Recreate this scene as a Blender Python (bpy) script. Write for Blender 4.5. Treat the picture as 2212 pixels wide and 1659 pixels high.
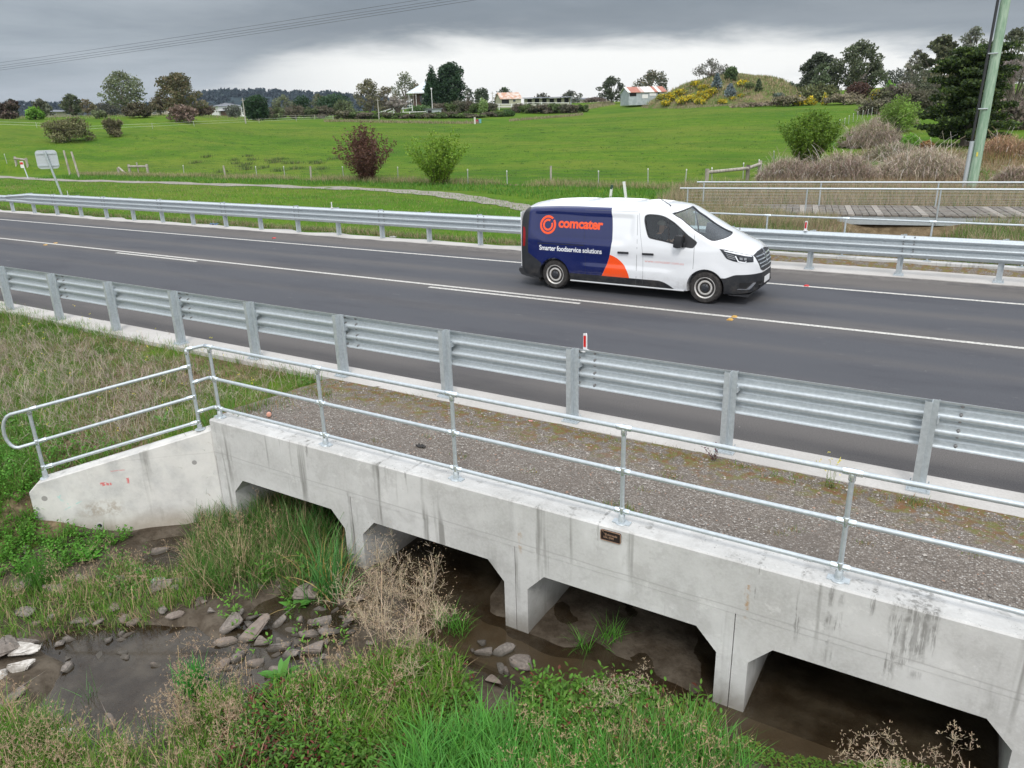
import bpy, bmesh, math, random
import numpy as np
from mathutils import Vector, Matrix
from mathutils.bvhtree import BVHTree
from mathutils.geometry import tessellate_polygon
R=math.radians; PI=math.pi
S=bpy.context.scene; COL=S.collection
for o in list(bpy.data.objects): bpy.data.objects.remove(o)
rng=np.random.default_rng(7); random.seed(7)
# ------------------------------------------------------------------ camera
F_PX=1629.06; PITCH,ROLL,YAW,CH=.3381,-.0279,-.5576,3.7269
_cy,_sy=math.cos(YAW),math.sin(YAW)
CF=np.array([_sy*math.cos(PITCH),_cy*math.cos(PITCH),-math.sin(PITCH)])
_r=np.array([_cy,-_sy,0.]); _u=np.cross(_r,CF)
CR=math.cos(ROLL)*_r+math.sin(ROLL)*_u; CU=-math.sin(ROLL)*_r+math.cos(ROLL)*_u
CC=np.array([0,0,CH])
cam=bpy.data.cameras.new('camera'); camo=bpy.data.objects.new('camera',cam); COL.objects.link(camo)
m=Matrix([[CR[i],CU[i],-CF[i],CC[i]] for i in range(3)]+[[0,0,0,1]]); camo.matrix_world=m
cam.sensor_width=36; cam.lens=36*F_PX/2212; cam.clip_start=.1; cam.clip_end=9000
S.camera=camo
# ------------------------------------------------------------------ world: overcast sky
SUN_EL,SUN_AZ=R(50),R(152)      # azimuth measured from +Y towards +X
W=bpy.data.worlds.new('World'); S.world=W; W.use_nodes=True
nt=W.node_tree; nt.nodes.clear()
class X:                                  # tiny node-expression helper
    def __init__(s,t,k): s.t=t; s.k=k
    def _m(s,op,b=None,c=None,clamp=False):
        n=s.t.nodes.new('ShaderNodeMath'); n.operation=op; n.use_clamp=clamp
        for i,v in enumerate((s,b,c)):
            if v is None: continue
            if isinstance(v,X): s.t.links.new(v.k,n.inputs[i])
            else: n.inputs[i].default_value=v
        return X(s.t,n.outputs[0])
    def __add__(s,b): return s._m('ADD',b)
    def __sub__(s,b): return s._m('SUBTRACT',b)
    def __mul__(s,b): return s._m('MULTIPLY',b)
    def __truediv__(s,b): return s._m('DIVIDE',b)
    __radd__=__add__; __rmul__=__mul__
    def __rsub__(s,b): return (s*-1.)+b
    def abs(s): return s._m('ABSOLUTE')
    def max(s,b): return s._m('MAXIMUM',b)
    def min(s,b): return s._m('MINIMUM',b)
    def step(s,a,b):                      # smoothstep from a to b (a may exceed b)
        n=s.t.nodes.new('ShaderNodeMapRange'); n.interpolation_type='SMOOTHSTEP'
        s.t.links.new(s.k,n.inputs[0])
        if a<b: n.inputs[1].default_value=a;n.inputs[2].default_value=b;n.inputs[3].default_value=0;n.inputs[4].default_value=1
        else: n.inputs[1].default_value=b;n.inputs[2].default_value=a;n.inputs[3].default_value=1;n.inputs[4].default_value=0
        return X(s.t,n.outputs[0])
def mixc(t,f,a,b,mode='MIX'):
    n=t.nodes.new('ShaderNodeMix'); n.data_type='RGBA'; n.blend_type=mode
    for i,v in ((0,f),(6,a),(7,b)):
        if isinstance(v,X): t.links.new(v.k,n.inputs[i])
        elif i==0: n.inputs[0].default_value=v
        else: n.inputs[i].default_value=(*v,1) if len(v)==3 else v
    return X(t,n.outputs[2])
def noise(t,vec,scale,detail=3,rough=.55,dist=0,out=0):
    n=t.nodes.new('ShaderNodeTexNoise'); n.inputs['Scale'].default_value=scale; n.inputs['Detail'].default_value=detail
    n.inputs['Roughness'].default_value=rough; n.inputs['Distortion'].default_value=dist
    if vec is not None: t.links.new(vec.k,n.inputs['Vector'])
    return X(t,n.outputs[out])
def voro(t,vec,scale,out=0,feat='F1',rnd=1):
    n=t.nodes.new('ShaderNodeTexVoronoi'); n.feature=feat; n.inputs['Scale'].default_value=scale; n.inputs['Randomness'].default_value=rnd
    if vec is not None: t.links.new(vec.k,n.inputs['Vector'])
    return X(t,n.outputs[out])
def coord(t,which='Object'):
    n=t.nodes.new('ShaderNodeTexCoord'); return X(t,n.outputs[which])
def sep(t,v):
    n=t.nodes.new('ShaderNodeSeparateXYZ'); t.links.new(v.k,n.inputs[0]); return [X(t,n.outputs[i]) for i in range(3)]
def comb(t,*a):
    n=t.nodes.new('ShaderNodeCombineXYZ')
    for i,v in enumerate(a):
        if isinstance(v,X): t.links.new(v.k,n.inputs[i])
        else: n.inputs[i].default_value=v
    return X(t,n.outputs[0])
def vmul(t,v,s):
    n=t.nodes.new('ShaderNodeVectorMath'); n.operation='MULTIPLY'; t.links.new(v.k,n.inputs[0]); n.inputs[1].default_value=s; return X(t,n.outputs[0])
d=coord(nt,'Generated'); dx,dy,dz=sep(nt,d)
el=dz._m('ARCSINE')*(180/PI); az=dx._m('ARCTAN2',dy)*(180/PI)
zz=dz.max(.0)+.06
pv=comb(nt,dx/zz,dy/zz,0.)
n1=noise(nt,pv,.32,5,.55,.4); n2=noise(nt,pv,1.1,4,.6,.3)
n3=noise(nt,vmul(nt,d,(3,3,16)),1.6,5,.6,.3); n4=noise(nt,vmul(nt,d,(5,5,22)),2.2,4,.6)
cl=((n1*.75+n2*.25)).step(.38,.66)
base=mixc(nt,cl,(.205,.240,.275),(.37,.405,.44))
# darker belt on the underside of the cloud just above the bright gap, lighter towards the left horizon
belt=(el+n4*3.).step(3.5,6.)*(el+n4*2.).step(11.,7.)*(az.step(-62.,-42.))
base=mixc(nt,belt*.6,base,(.190,.208,.228))
low=el.step(7.,0.5)
base=mixc(nt,low*.75,base,(.40,.44,.49))
edge=el+ (n3-.5)*3.4 + az.step(-34.,-6.)*1.2 + az.step(-8.,6.)*1.4 + az.step(-42.,-60.)*5.0
gap=edge.step(6.3,4.1)*az.step(-60.,-40.)
wis=(n3).step(.50,.72)*az.step(-26.,-4.)*.65
bright=mixc(nt,wis,(.84,.84,.82),(.40,.42,.46))
base=mixc(nt,gap,base,bright)
base=mixc(nt,(az.step(14.,32.)+az.step(-85.,-110.)).min(1.)*el.step(9.,3.)*.5,base,(.5,.52,.55))
up=el.step(14.,42.)
base=mixc(nt,up,base,(1.42,1.48,1.56))
back=(dy*.85-dx*.53).step(-.15,-.55)
base=mixc(nt,back*el.step(-2.,4.),base,(1.22,1.25,1.30))
sky=nt.nodes.new('ShaderNodeTexSky'); sky.sky_type='NISHITA'; sky.sun_disc=False; sky.sun_elevation=SUN_EL; sky.sun_rotation=SUN_AZ
skm=vmul(nt,X(nt,sky.outputs[0]),(.08,.08,.08))
final=mixc(nt,.93,skm,base)
bg=nt.nodes.new('ShaderNodeBackground'); nt.links.new(final.k,bg.inputs[0]); bg.inputs[1].default_value=1.0
wo=nt.nodes.new('ShaderNodeOutputWorld'); nt.links.new(bg.outputs[0],wo.inputs[0])
W.cycles.sampling_method='MANUAL'; W.cycles.sample_map_resolution=512
sun=bpy.data.lights.new('sun','SUN'); sun.energy=1.3; sun.angle=R(14); sun.color=(1,.96,.9)
so=bpy.data.objects.new('sun',sun); COL.objects.link(so)
sd=Vector((math.sin(SUN_AZ)*math.cos(SUN_EL),math.cos(SUN_AZ)*math.cos(SUN_EL),math.sin(SUN_EL)))
so.rotation_euler=sd.to_track_quat('Z','Y').to_euler()
S.view_settings.view_transform='Standard'; S.view_settings.look='None'; S.view_settings.gamma=1; S.view_settings.exposure=.32
S.render.engine='CYCLES'; S.cycles.max_bounces=6; S.cycles.transparent_max_bounces=16; S.cycles.transmission_bounces=6
# ------------------------------------------------------------------ materials
def mat(name,fn=None,col=(.5,.5,.5),rough=.6,metal=0,spec=.5,**kw):
    m=bpy.data.materials.new(name); m.use_nodes=True; t=m.node_tree; b=t.nodes['Principled BSDF']
    b.inputs['Base Color'].default_value=(*col,1); b.inputs['Roughness'].default_value=rough; b.inputs['Metallic'].default_value=metal
    b.inputs['Specular IOR Level'].default_value=spec
    for k,v in kw.items(): b.inputs[k.replace('_',' ')].default_value=v
    if fn: fn(t,b)
    return m
def setc(t,b,c,key='Base Color'): t.links.new(c.k,b.inputs[key])
def bump(t,b,h,s=.3,d=.01):
    n=t.nodes.new('ShaderNodeBump'); n.inputs['Strength'].default_value=s; n.inputs['Distance'].default_value=d
    t.links.new(h.k,n.inputs['Height']); t.links.new(n.outputs[0],b.inputs['Normal'])
def noisy(c1,c2,scale=8,detail=4,rough=.6,metal=0,bs=0,bd=.01,spec=.4,stretch=(1,1,1)):
    def fn(t,b):
        v=vmul(t,coord(t),stretch); n=noise(t,v,scale,detail)
        setc(t,b,mixc(t,n.step(.35,.65),c1,c2))
        if bs: bump(t,b,n,bs,bd)
    return lambda name: mat(name,fn,rough=rough,metal=metal,spec=spec)
def attr(t,name='Col'):
    n=t.nodes.new('ShaderNodeAttribute'); n.attribute_name=name; return X(t,n.outputs[0])
def f_foliage(t,b):
    c=attr(t); v=coord(t)
    setc(t,b,c)
    tr=t.nodes.new('ShaderNodeBsdfTranslucent'); t.links.new(c.k,tr.inputs[0])
    mx=t.nodes.new('ShaderNodeMixShader'); mx.inputs[0].default_value=.33
    t.links.new(b.outputs[0],mx.inputs[1]); t.links.new(tr.outputs[0],mx.inputs[2])
    t.links.new(mx.outputs[0],t.nodes['Material Output'].inputs[0])
M={}
M['foliage']=mat('foliage',f_foliage,rough=.55,spec=.3)
M['drystem']=mat('dry_stem',lambda t,b:setc(t,b,attr(t)),rough=.8,spec=.2)
M['bark']=noisy((.10,.08,.06),(.22,.19,.16),3,5,.9,stretch=(3,3,.6))('bark')
M['palebark']=noisy((.34,.31,.27),(.17,.14,.12),2.2,4,.85,stretch=(2,2,.5))('pale_bark')
def f_galv(t,b):
    v=coord(t); n=noise(t,v,26,4,.6); n2=noise(t,v,2.5,3,.5); c=voro(t,v,60,1)
    col=mixc(t,n.step(.35,.65),(.445,.49,.515),(.515,.56,.585)); col=mixc(t,n2.step(.45,.8)*.22,col,(.38,.43,.45))
    setc(t,b,col); setc(t,b,n*.25+.28,'Roughness'); 
M['galv']=mat('galvanised_steel',f_galv,metal=.45,rough=.4)
M['galvbright']=mat('bright_zinc',lambda t,b:setc(t,b,mixc(t,noise(t,coord(t),30,3).step(.4,.6),(.62,.68,.72),(.75,.8,.83))),metal=.75,rough=.22)
M['bolt']=mat('bolt_steel',None,(.22,.22,.22),.5,.5)
def f_conc(t,b):
    v=coord(t); x,y,z=sep(t,v)
    n=noise(t,v,1.3,5,.6); f=noise(t,v,38,3,.6); n2=noise(t,v,5,4,.6,.6)
    c=mixc(t,n.step(.3,.7),(.43,.425,.41),(.58,.575,.56)); c=mixc(t,n2.step(.5,.75)*.45,c,(.36,.355,.34)); c=mixc(t,noise(t,v,.7,4,.6).step(.5,.7)*.4,c,(.40,.385,.36)); c=mixc(t,noise(t,vmul(t,v,(1,1,.3)),2.6,5,.65).step(.55,.75)*.4,c,(.72,.72,.71))
    c=mixc(t,f.step(.35,.65)*.30,c,(.58,.58,.57)); c=mixc(t,noise(t,v,2.1,6,.75).step(.52,.60)*.30,c,(.34,.33,.315)); c=mixc(t,noise(t,v,3.3,6,.75).step(.58,.64)*.35,c,(.68,.67,.65))
    # vertical rain streaks hanging from the top edge
    s=noise(t,vmul(t,v,(1,1,.045)),7.,3,.65); s2=noise(t,vmul(t,v,(1,1,.3)),3.1,4,.6)
    st=s.step(.56,.70)*s2.step(.40,.60)
    c=mixc(t,st*.8,c,(.20,.195,.18))
    dr=noise(t,vmul(t,v,(1,1,.10)),26.,4,.7); drm=dr.step(.44,.58)
    blots=((x+1.35).abs().step(.09,.02)*.0)
    for (cx,w,z0) in ((-.57,.03,-.62),(-.50,.035,-.60),(-.10,.06,-.60),(.0,.07,-.45),(.09,.06,-.50),(.16,.04,-.25),(-.27,.03,-.05),(-2.62,.02,-.25),(-4.9,.025,-.15),(-1.15,.025,-.30),(-6.4,.03,-.2),(-5.3,.03,-.05),(-.80,.03,-.50)):
        blots=blots+((x-cx+ (n2-.5)*.05).abs().step(w,w*.25)*z.step(z0,z0+.12)*drm)
    c=mixc(t,blots.min(1.)*.60*n2.step(.3,.55),c,(.095,.09,.08))
    # rust runs
    rs=((x+1.22+(n2-.5)*.06).abs().step(.03,.0)*z.step(-.45,-.3)*z.step(.1,-.05)*.8 + (x+3.47+(n2-.5)*.06).abs().step(.03,.0)*z.step(-.5,-.3)*z.step(-.05,-.2)*.6)
    c=mixc(t,rs*noise(t,v,18,3).step(.4,.6),c,(.36,.22,.10))
    # day joints
    j=((z+.30+(noise(t,v,2.)-.5)*.03).abs().step(.012,.0))*.5*y.step(5.75,5.65)
    c=mixc(t,j,c,(.30,.29,.28))
    # damp, dirty feet
    c=mixc(t,(z+(n2-.5)*.25).step(-1.05,-1.38)*.65,c,(.16,.14,.11))
    # lichen specks on the upstand top
    sp=noise(t,v,55,2,.6).step(.64,.70)*n2.step(.5,.6)*z.step(.1,.15)
    c=mixc(t,sp*.8,c,(.10,.10,.10))
    setc(t,b,c); bump(t,b,f*.5+n2,.25,.01)
M['concrete']=mat('weathered_concrete',f_conc,rough=.85,spec=.3)
def f_kerb(t,b):
    v=coord(t); n=noise(t,v,.9,5,.6); f=noise(t,v,45,3,.6); sp=voro(t,v,9)
    c=mixc(t,n.step(.3,.7),(.43,.41,.385),(.53,.51,.485)); c=mixc(t,f.step(.4,.62)*.3,c,(.36,.34,.32))
    c=mixc(t,sp.step(.05,.03)*.7*noise(t,v,3).step(.5,.55),c,(.12,.11,.10)); setc(t,b,c); bump(t,b,f,.15,.005)
M['kerb']=mat('kerb_concrete',f_kerb,rough=.85,spec=.3)
M['whitepaint']=mat('road_paint',lambda t,b:setc(t,b,mixc(t,noise(t,coord(t),22,4,.7).step(.42,.60),(.60,.585,.54),(.33,.32,.30))),rough=.6)
def f_asph(t,b):
    v=coord(t); x,y,z=sep(t,v)
    f=noise(t,v,70,3,.7); w=noise(t,vmul(t,v,(.12,1,1)),1.6,4,.6)
    c=mixc(t,f.step(.3,.7),(.048,.050,.058),(.100,.102,.112))
    # dusty crown, lane edges and shoulders (brownish), dark wheel paths
    dust=((y-14.27+(w-.5)*.5).abs().step(.85,.0))*.75
    dust=dust+(y+(w-.5)*.7).step(11.3,10.4)*.9+(y+(w-.5)*.6).step(17.6,18.4)*1.
    dust=dust+((y-12.5+(w-.5)*.5).abs().step(.45,.0))*.30+((y-16.0+(w-.5)*.5).abs().step(.5,.0))*.45
    c=mixc(t,dust.min(1.)*.80,c,mixc(t,f.step(.3,.7),(.100,.090,.083),(.165,.150,.138)))
    c=mixc(t,(y+(w-.5)).step(18.6,19.3)*noise(t,v,3,5,.7).step(.4,.6)*.6,c,(.20,.185,.17))
    c=mixc(t,noise(t,vmul(t,v,(.35,1,1)),5,5,.75).step(.60,.72)*.4,c,(.17,.165,.16)); c=mixc(t,noise(t,vmul(t,v,(.25,1,1)),.9,5,.7).step(.45,.7)*.35,c,(.035,.036,.045)); c=mixc(t,voro(t,v,2.3).step(.03,.015)*.6,c,(.35,.34,.32))
    setc(t,b,c); bump(t,b,f,.35,.006)
M['asphalt']=mat('asphalt',f_asph,rough=.85,spec=.25)
def f_gravel(t,b):
    v=coord(t); a=voro(t,v,62,1); e=voro(t,v,62,0); n=noise(t,v,1.6,4,.6); h=sep(t,a)[0]; f=noise(t,v,110,2)
    c=mixc(t,h.step(.15,.95),(.145,.125,.105),(.31,.275,.24)); c=mixc(t,h.step(.90,.97),c,(.46,.44,.41)); c=mixc(t,noise(t,v,.8,5,.7).step(.45,.65)*.5,c,(.24,.21,.185))
    c=mixc(t,e.step(.30,.6)*.6,c,(.09,.075,.065)); c=mixc(t,n.step(.45,.7)*.45,c,(.12,.10,.085))
    y=sep(t,v)[1]
    moss=(y+(n-.5)*1.3+(noise(t,v,9,4)-.5)*.6).step(7.0,7.6)*noise(t,v,6,4,.6).step(.42,.58)
    moss2=(y+(n-.5)*.5).step(6.15,5.95)*noise(t,v,4,4,.6).step(.5,.62)*.8
    mc=mixc(t,noise(t,v,14,3).step(.4,.6),(.17,.085,.035),(.14,.14,.035))
    c=mixc(t,(moss+moss2).min(1.)*.85,c,mc)
    setc(t,b,c); bump(t,b,e*-1.+f*.2,.6,.01)
M['gravel']=mat('gravel',f_gravel,rough=.9,spec=.2)
M['black']=mat('black_plastic',None,(.022,.023,.026),.45)
M['rubber']=mat('rubber',lambda t,b:setc(t,b,mixc(t,noise(t,coord(t),14,3).step(.4,.7),(.028,.026,.025),(.055,.05,.047))),rough=.8,spec=.3)
# ------------------------------------------------------------------ mesh helpers
class MB:
    def __init__(s): s.v=[]; s.f=[]; s.c=[]
    def add(s,vs,fs,col=None):
        o=len(s.v); s.v+= [tuple(p) for p in vs]; s.f+=[tuple(i+o for i in f) for f in fs]
        if col is not None: s.c+= [col]*len(vs)
    def box(s,a,b,M4=None,col=None):
        (x0,y0,z0),(x1,y1,z1)=a,b
        vs=[(x0,y0,z0),(x1,y0,z0),(x1,y1,z0),(x0,y1,z0),(x0,y0,z1),(x1,y0,z1),(x1,y1,z1),(x0,y1,z1)]
        if M4 is not None: vs=[M4@Vector(p) for p in vs]
        s.add(vs,[(0,3,2,1),(4,5,6,7),(0,1,5,4),(1,2,6,5),(2,3,7,6),(3,0,4,7)],col)
    def bar(s,p,q,w,h,up=(0,0,1)):           # rectangular bar
        p,q=Vector(p),Vector(q); d=(q-p); L=d.length; d.normalize(); r=d.cross(Vector(up))
        if r.length<1e-4: r=Vector((1,0,0))
        r.normalize(); u=r.cross(d)
        s.box((-w/2,0,-h/2),(w/2,L,h/2),Matrix([[r[i],d[i],u[i],p[i]] for i in range(3)]+[[0,0,0,1]]))
    def tube(s,pts,rad,n=10,cap=True,col=None,closed=False):
        P=[Vector(p) for p in pts]; k=len(P)
        if isinstance(rad,(int,float)): rad=[rad]*k
        ref=None; rings=[]
        for i in range(k):
            if closed: t=P[(i+1)%k]-P[i-1]
            else: t=(P[min(i+1,k-1)]-P[max(i-1,0)])
            t.normalize()
            if ref is None:
                ref=t.orthogonal().normalized()
            else:
                ref=(ref-t*ref.dot(t)); ref.normalize()
            b=t.cross(ref)
            rings.append([P[i]+(ref*math.cos(2*PI*j/n)+b*math.sin(2*PI*j/n))*rad[i] for j in range(n)])
        vs=[p for r in rings for p in r]; fs=[]
        for i in range(k if closed else k-1):
            i2=(i+1)%k
            for j in range(n): fs.append((i*n+j,i*n+(j+1)%n,i2*n+(j+1)%n,i2*n+j))
        if cap and not closed: fs.append(tuple(range(n-1,-1,-1))); fs.append(tuple((k-1)*n+j for j in range(n)))
        s.add(vs,fs,col)
    def lathe(s,prof,M4,n=32):               # prof = [(r,z)], axis Z of M4
        k=len(prof); vs=[M4@Vector((r*math.cos(2*PI*j/n),r*math.sin(2*PI*j/n),z)) for r,z in prof for j in range(n)]
        fs=[(i*n+j,i*n+(j+1)%n,(i+1)*n+(j+1)%n,(i+1)*n+j) for i in range(k-1) for j in range(n)]
        fs.append(tuple(range(n-1,-1,-1))); fs.append(tuple((k-1)*n+j for j in range(n)))
        s.add(vs,fs)
    def prism(s,poly,M4,h0,h1):              # polygon in local XY extruded in Z
        n=len(poly); vs=[M4@Vector((x,y,h0)) for x,y in poly]+[M4@Vector((x,y,h1)) for x,y in poly]
        tr=tessellate_polygon([[Vector((x,y,0)) for x,y in poly]])
        a=sum(poly[i][0]*poly[(i+1)%n][1]-poly[(i+1)%n][0]*poly[i][1] for i in range(n))
        fs=[]
        for t in tr:
            c=sum(poly[t[i]][0]*poly[t[(i+1)%3]][1]-poly[t[(i+1)%3]][0]*poly[t[i]][1] for i in range(3))
            if c<0: t=t[::-1]
            fs.append(tuple(t[::-1])); fs.append(tuple(i+n for i in t))
        for i in range(n):
            j=(i+1)%n; q=(i,j,j+n,i+n); fs.append(q if a>0 else q[::-1])
        s.add(vs,fs)
    def build(s,name,m,parent=None,smooth=None):
        me=bpy.data.meshes.new(name); me.from_pydata(s.v,[],s.f); me.materials.append(m)
        if s.c and len(s.c)==len(s.v):
            ca=me.color_attributes.new('Col','FLOAT_COLOR','POINT'); ca.data.foreach_set('color',np.array([(*c,1) for c in s.c],np.float32).ravel())
        if smooth is not None:
            me.shade_smooth()
            if smooth<180: me.set_sharp_from_angle(angle=R(smooth))
        return link(name,me,parent)
def link(name,me,parent=None):
    o=bpy.data.objects.new(name,me); COL.objects.link(o)
    if parent is not None: o.parent=parent; o.matrix_parent_inverse=parent.matrix_world.inverted() if False else Matrix()
    return o
def npmesh(name,V,Fq,m,cols=None,parent=None,smooth=False,smooth_ang=None):
    V=np.asarray(V,np.float32).reshape(-1,3); Fq=np.asarray(Fq,np.int32); nv=Fq.shape[1]; nf=len(Fq)
    me=bpy.data.meshes.new(name); me.vertices.add(len(V)); me.vertices.foreach_set('co',V.ravel())
    me.loops.add(nf*nv); me.loops.foreach_set('vertex_index',Fq.ravel())
    me.polygons.add(nf); me.polygons.foreach_set('loop_start',np.arange(0,nf*nv,nv,dtype=np.int32)); me.polygons.foreach_set('loop_total',np.full(nf,nv,np.int32))
    if smooth: me.polygons.foreach_set('use_smooth',np.ones(nf,bool))
    me.materials.append(m); me.update(calc_edges=True)
    if cols is not None:
        c=np.concatenate([np.asarray(cols,np.float32),np.ones((len(V),1),np.float32)],1)
        ca=me.color_attributes.new('Col','FLOAT_COLOR','POINT'); ca.data.foreach_set('color',c.ravel())
    return link(name,me,parent)
def empty(name,loc=(0,0,0),rz=0):
    o=bpy.data.objects.new(name,None); COL.objects.link(o); o.location=loc; o.rotation_euler=(0,0,rz); o.empty_display_size=.2; return o
def tag(o,label=None,cat=None,group=None,kind=None):
    if label: o['label']=label
    if cat: o['category']=cat
    if group: o['group']=group
    if kind: o['kind']=kind
    return o
def copy_tree(o,parent=None):
    c=o.copy(); COL.objects.link(c)
    if parent is not None: c.parent=parent
    for ch in list(o.children): copy_tree(ch,c)
    return c
# ------------------------------------------------------------------ pixel geometry used to find where things stand
def ray(px,py): return CF+CR*(px-1106)/F_PX-CU*(py-829.5)/F_PX
def onz(px,py,z):
    r=ray(px,py); return CC+r*(z-CH)/r[2]
def ony(px,py,y):
    r=ray(px,py); return CC+r*y/r[1]
def atd(px,py,dd):
    r=ray(px,py); return CC+r*dd/np.linalg.norm(r[:2])
# ------------------------------------------------------------------ terrain
WATER=-1.365
def npoly(pts,z): return np.array([onz(px,py,z)[:2] for px,py in pts])
def sdf(P,x,y):                           # >0 inside
    d=np.full(x.shape,1e9); ins=np.zeros(x.shape,bool); n=len(P)
    for i in range(n):
        ax,ay=P[i]; bx,by=P[(i+1)%n]; ex,ey=bx-ax,by-ay
        t=np.clip(((x-ax)*ex+(y-ay)*ey)/(ex*ex+ey*ey+1e-12),0,1)
        d=np.minimum(d,np.hypot(x-ax-t*ex,y-ay-t*ey))
        c=((ay>y)!=(by>y))&(x<(bx-ax)*(y-ay)/(by-ay+1e-12)+ax); ins^=c
    return np.where(ins,d,-d)
WP=[npoly(p,-1.37) for p in (
 [(60,1400),(150,1352),(300,1345),(430,1352),(470,1385),(430,1440),(380,1462),(400,1530),(330,1600),(210,1640),(80,1600),(50,1560),(110,1490),(140,1440)],
 [(470,1385),(560,1300),(640,1270),(790,1262),(830,1300),(800,1340),(740,1400),(690,1440),(620,1470),(540,1520),(450,1560),(400,1500),(430,1440)],
 [(300,1170),(440,1150),(440,1190),(400,1250),(330,1270),(290,1220)],
 [(420,1560),(520,1500),(560,1540),(520,1659),(400,1659)])]
WP.append(np.array([(-5.6,5.9),(-4.35,5.05),(-3.0,4.75),(-1.6,4.95),(-.9,5.1),(.2,5.0),(4,4.8),(4,23),(-7.9,23),(-7.9,7.2)]))
TB=[(-400,150,268,300,256),(0,150,260,300,252),(380,150,250,300,247),(550,160,262,300,250),(730,150,264,230,244),(1000,150,265,230,230),(1250,170,246,230,223),(1400,170,236,230,217),(1500,160,232,230,212),(1900,150,222,230,190),(2250,120,224,230,178)]
TAZ=[];TT=[]
for px,r1,y1,r2,y2 in TB:
    q=ray(px,250); TAZ.append(math.atan2(q[0],q[1])); TT.append((r1,atd(px,y1,r1)[2],r2,atd(px,y2,r2)[2]))
TAZ=np.array(TAZ);TT=np.array(TT)
def sm(t): t=np.clip(t,0,1); return t*t*(3-2*t)
def wob(x,y,s,k=0):                       # cheap smooth noise
    return (np.sin(x*s+1.3*k+1.7*np.sin(y*s*.7+k))+np.sin(y*s*1.13-2.1*k+1.5*np.sin(x*s*.83+2*k))+np.sin((x+y)*s*.61+k*3.3))/3
WD=np.array([-.745,-.667]); WN=np.array([-.667,.745])   # wing wall direction, normal towards the road
def H(x,y):
    x=np.asarray(x,float);y=np.asarray(y,float); x,y=np.broadcast_arrays(x,y)
    az=np.arctan2(x,y); r=np.hypot(x,y)
    r1,z1,r2,z2=[np.interp(az,TAZ,TT[:,i]) for i in range(4)]
    r0=np.minimum(45/np.maximum(np.cos(az),.1),85.); r0=np.minimum(r0,r1-20)
    t=np.clip((r-r0)/(r1-r0),0,1); z=-.3+(z1+.3)*t**1.15
    z=np.where(r>r1,z1+(z2-z1)*np.clip((r-r1)/(r2-r1),0,1),z)
    fade=sm((az+2.0)/.6)*sm((1.4-az)/.6); z=-.3+(z+.3)*fade
    z=z+wob(x,y,.11)*.12*sm((r-48)/30)
    # far verge and far creek bed
    zv=-.06-.24*sm((y-20.3)/2.5)
    z=np.where(y<43,np.where(y<23,zv,-.3),z)
    z=z+.05*wob(x,y,1.1)*sm((y-20.4)/1.)*sm((80-y)/30)
    nw=sm((y-22.2)/1.5); far=sm((x+9.0-4.2*nw)/1.6)*sm((5.-4.9*nw-x)/1.5)*sm((y-20.95)/.35)*sm((33-y)/3.)
    z=z-far*.95
    road=(y>=7.9)&(y<=20.4); z=np.where(road,-.06,z)
    # near side ------------------------------------------------------
    w=sm((-x-8.14)/1.73)
    zup=-.05-.135*np.maximum(0,8.-y)*w+.02*wob(x,y,3.)*sm((8.2-y))
    # creek side of the wing line
    bed=np.full(x.shape,-1.30)
    for P in WP: bed=np.minimum(bed,-1.30-.15*sm((sdf(P,x,y)+.10)/.28))
    bed=bed+.018*wob(x,y,5.5)+.012*wob(x,y,13.,2)+.095*sm((wob(x*.9,y*.45,1.5,4)-.12)/.35)*sm((y-5.3)/.5)*sm((14-y)/3)*sm((x+7.9)/.3)
    bank=sm((-x-9.0)/1.6)*.55*sm((y-2.2)/1.8)+sm((-x-11.5)/4.)*.5*sm((y-1.)/4)
    bank=bank+.35*sm((1.7-y)/1.8)
    zcr=bed+bank
    s=(x+8.14)*WN[0]+(y-5.64)*WN[1]       # distance behind wing face
    wall=sm((s-.05)/.12)
    soft=sm((s+.9)/1.6)
    k=np.where(x>-9.87,wall,wall+(soft-wall)*sm((-9.87-x)/.25))
    k=np.where(x<-9.95,soft,k)
    zn=zcr+(zup-zcr)*k
    inside=(x>-8.14)&(x<3.2); lim=sm((x+8.10)/.1)*sm((3.2-x)/.1)
    zn=np.where((y<5.7)&inside,zcr,zn)
    z=np.where(y<7.9,np.where(inside&(y>5.6),bed,zn),z)
    cul=(y>=7.9)&(y<=20.95)&inside
    z=np.where(cul,z+(np.minimum(bed,-1.40)-z)*lim,z)
    return z
def gnd(px,py,lo=2.,hi=900.):
    r=ray(px,py); h=np.linalg.norm(r[:2]); ts=np.geomspace(lo,hi,1500)/h
    P=CC[None]+r[None]*ts[:,None]; b=P[:,2]-H(P[:,0],P[:,1]); i=int(np.argmax(b<0)) if (b<0).any() else len(ts)-1
    if i==0: return P[0]
    a,c=ts[i-1],ts[i]
    for _ in range(25):
        mid=(a+c)/2; p=CC+r*mid
        if p[2]<H(p[0],p[1]): c=mid
        else: a=mid
    p=CC+r*c; p[2]=H(p[0],p[1]); return p
def h1(x,y): return float(H(np.array([x]),np.array([y]))[0])
def axis(segs):
    o=[]
    for a,b,n in segs: o+=list(np.linspace(a,b,n,endpoint=False))
    return np.array(o+[segs[-1][1]])
gx=axis([(-4000,-1000,8),(-1000,-320,14),(-320,-150,34),(-150,-60,60),(-60,-26,50),(-26,-14,48),(-14,4,240),(4,14,20),(14,60,24),(60,200,20),(200,1500,12)])
gy=axis([(-1500,-60,8),(-60,-2,16),(-2,8.4,139),(8.4,20,12),(20,24,20),(24,46,44),(46,110,80),(110,260,75),(260,420,20),(420,1200,14),(1200,5000,10)])
GX,GY=np.meshgrid(gx,gy); GZ=H(GX,GY); nx,ny=len(gx),len(gy)
idx=np.arange(nx*ny).reshape(ny,nx)
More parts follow.
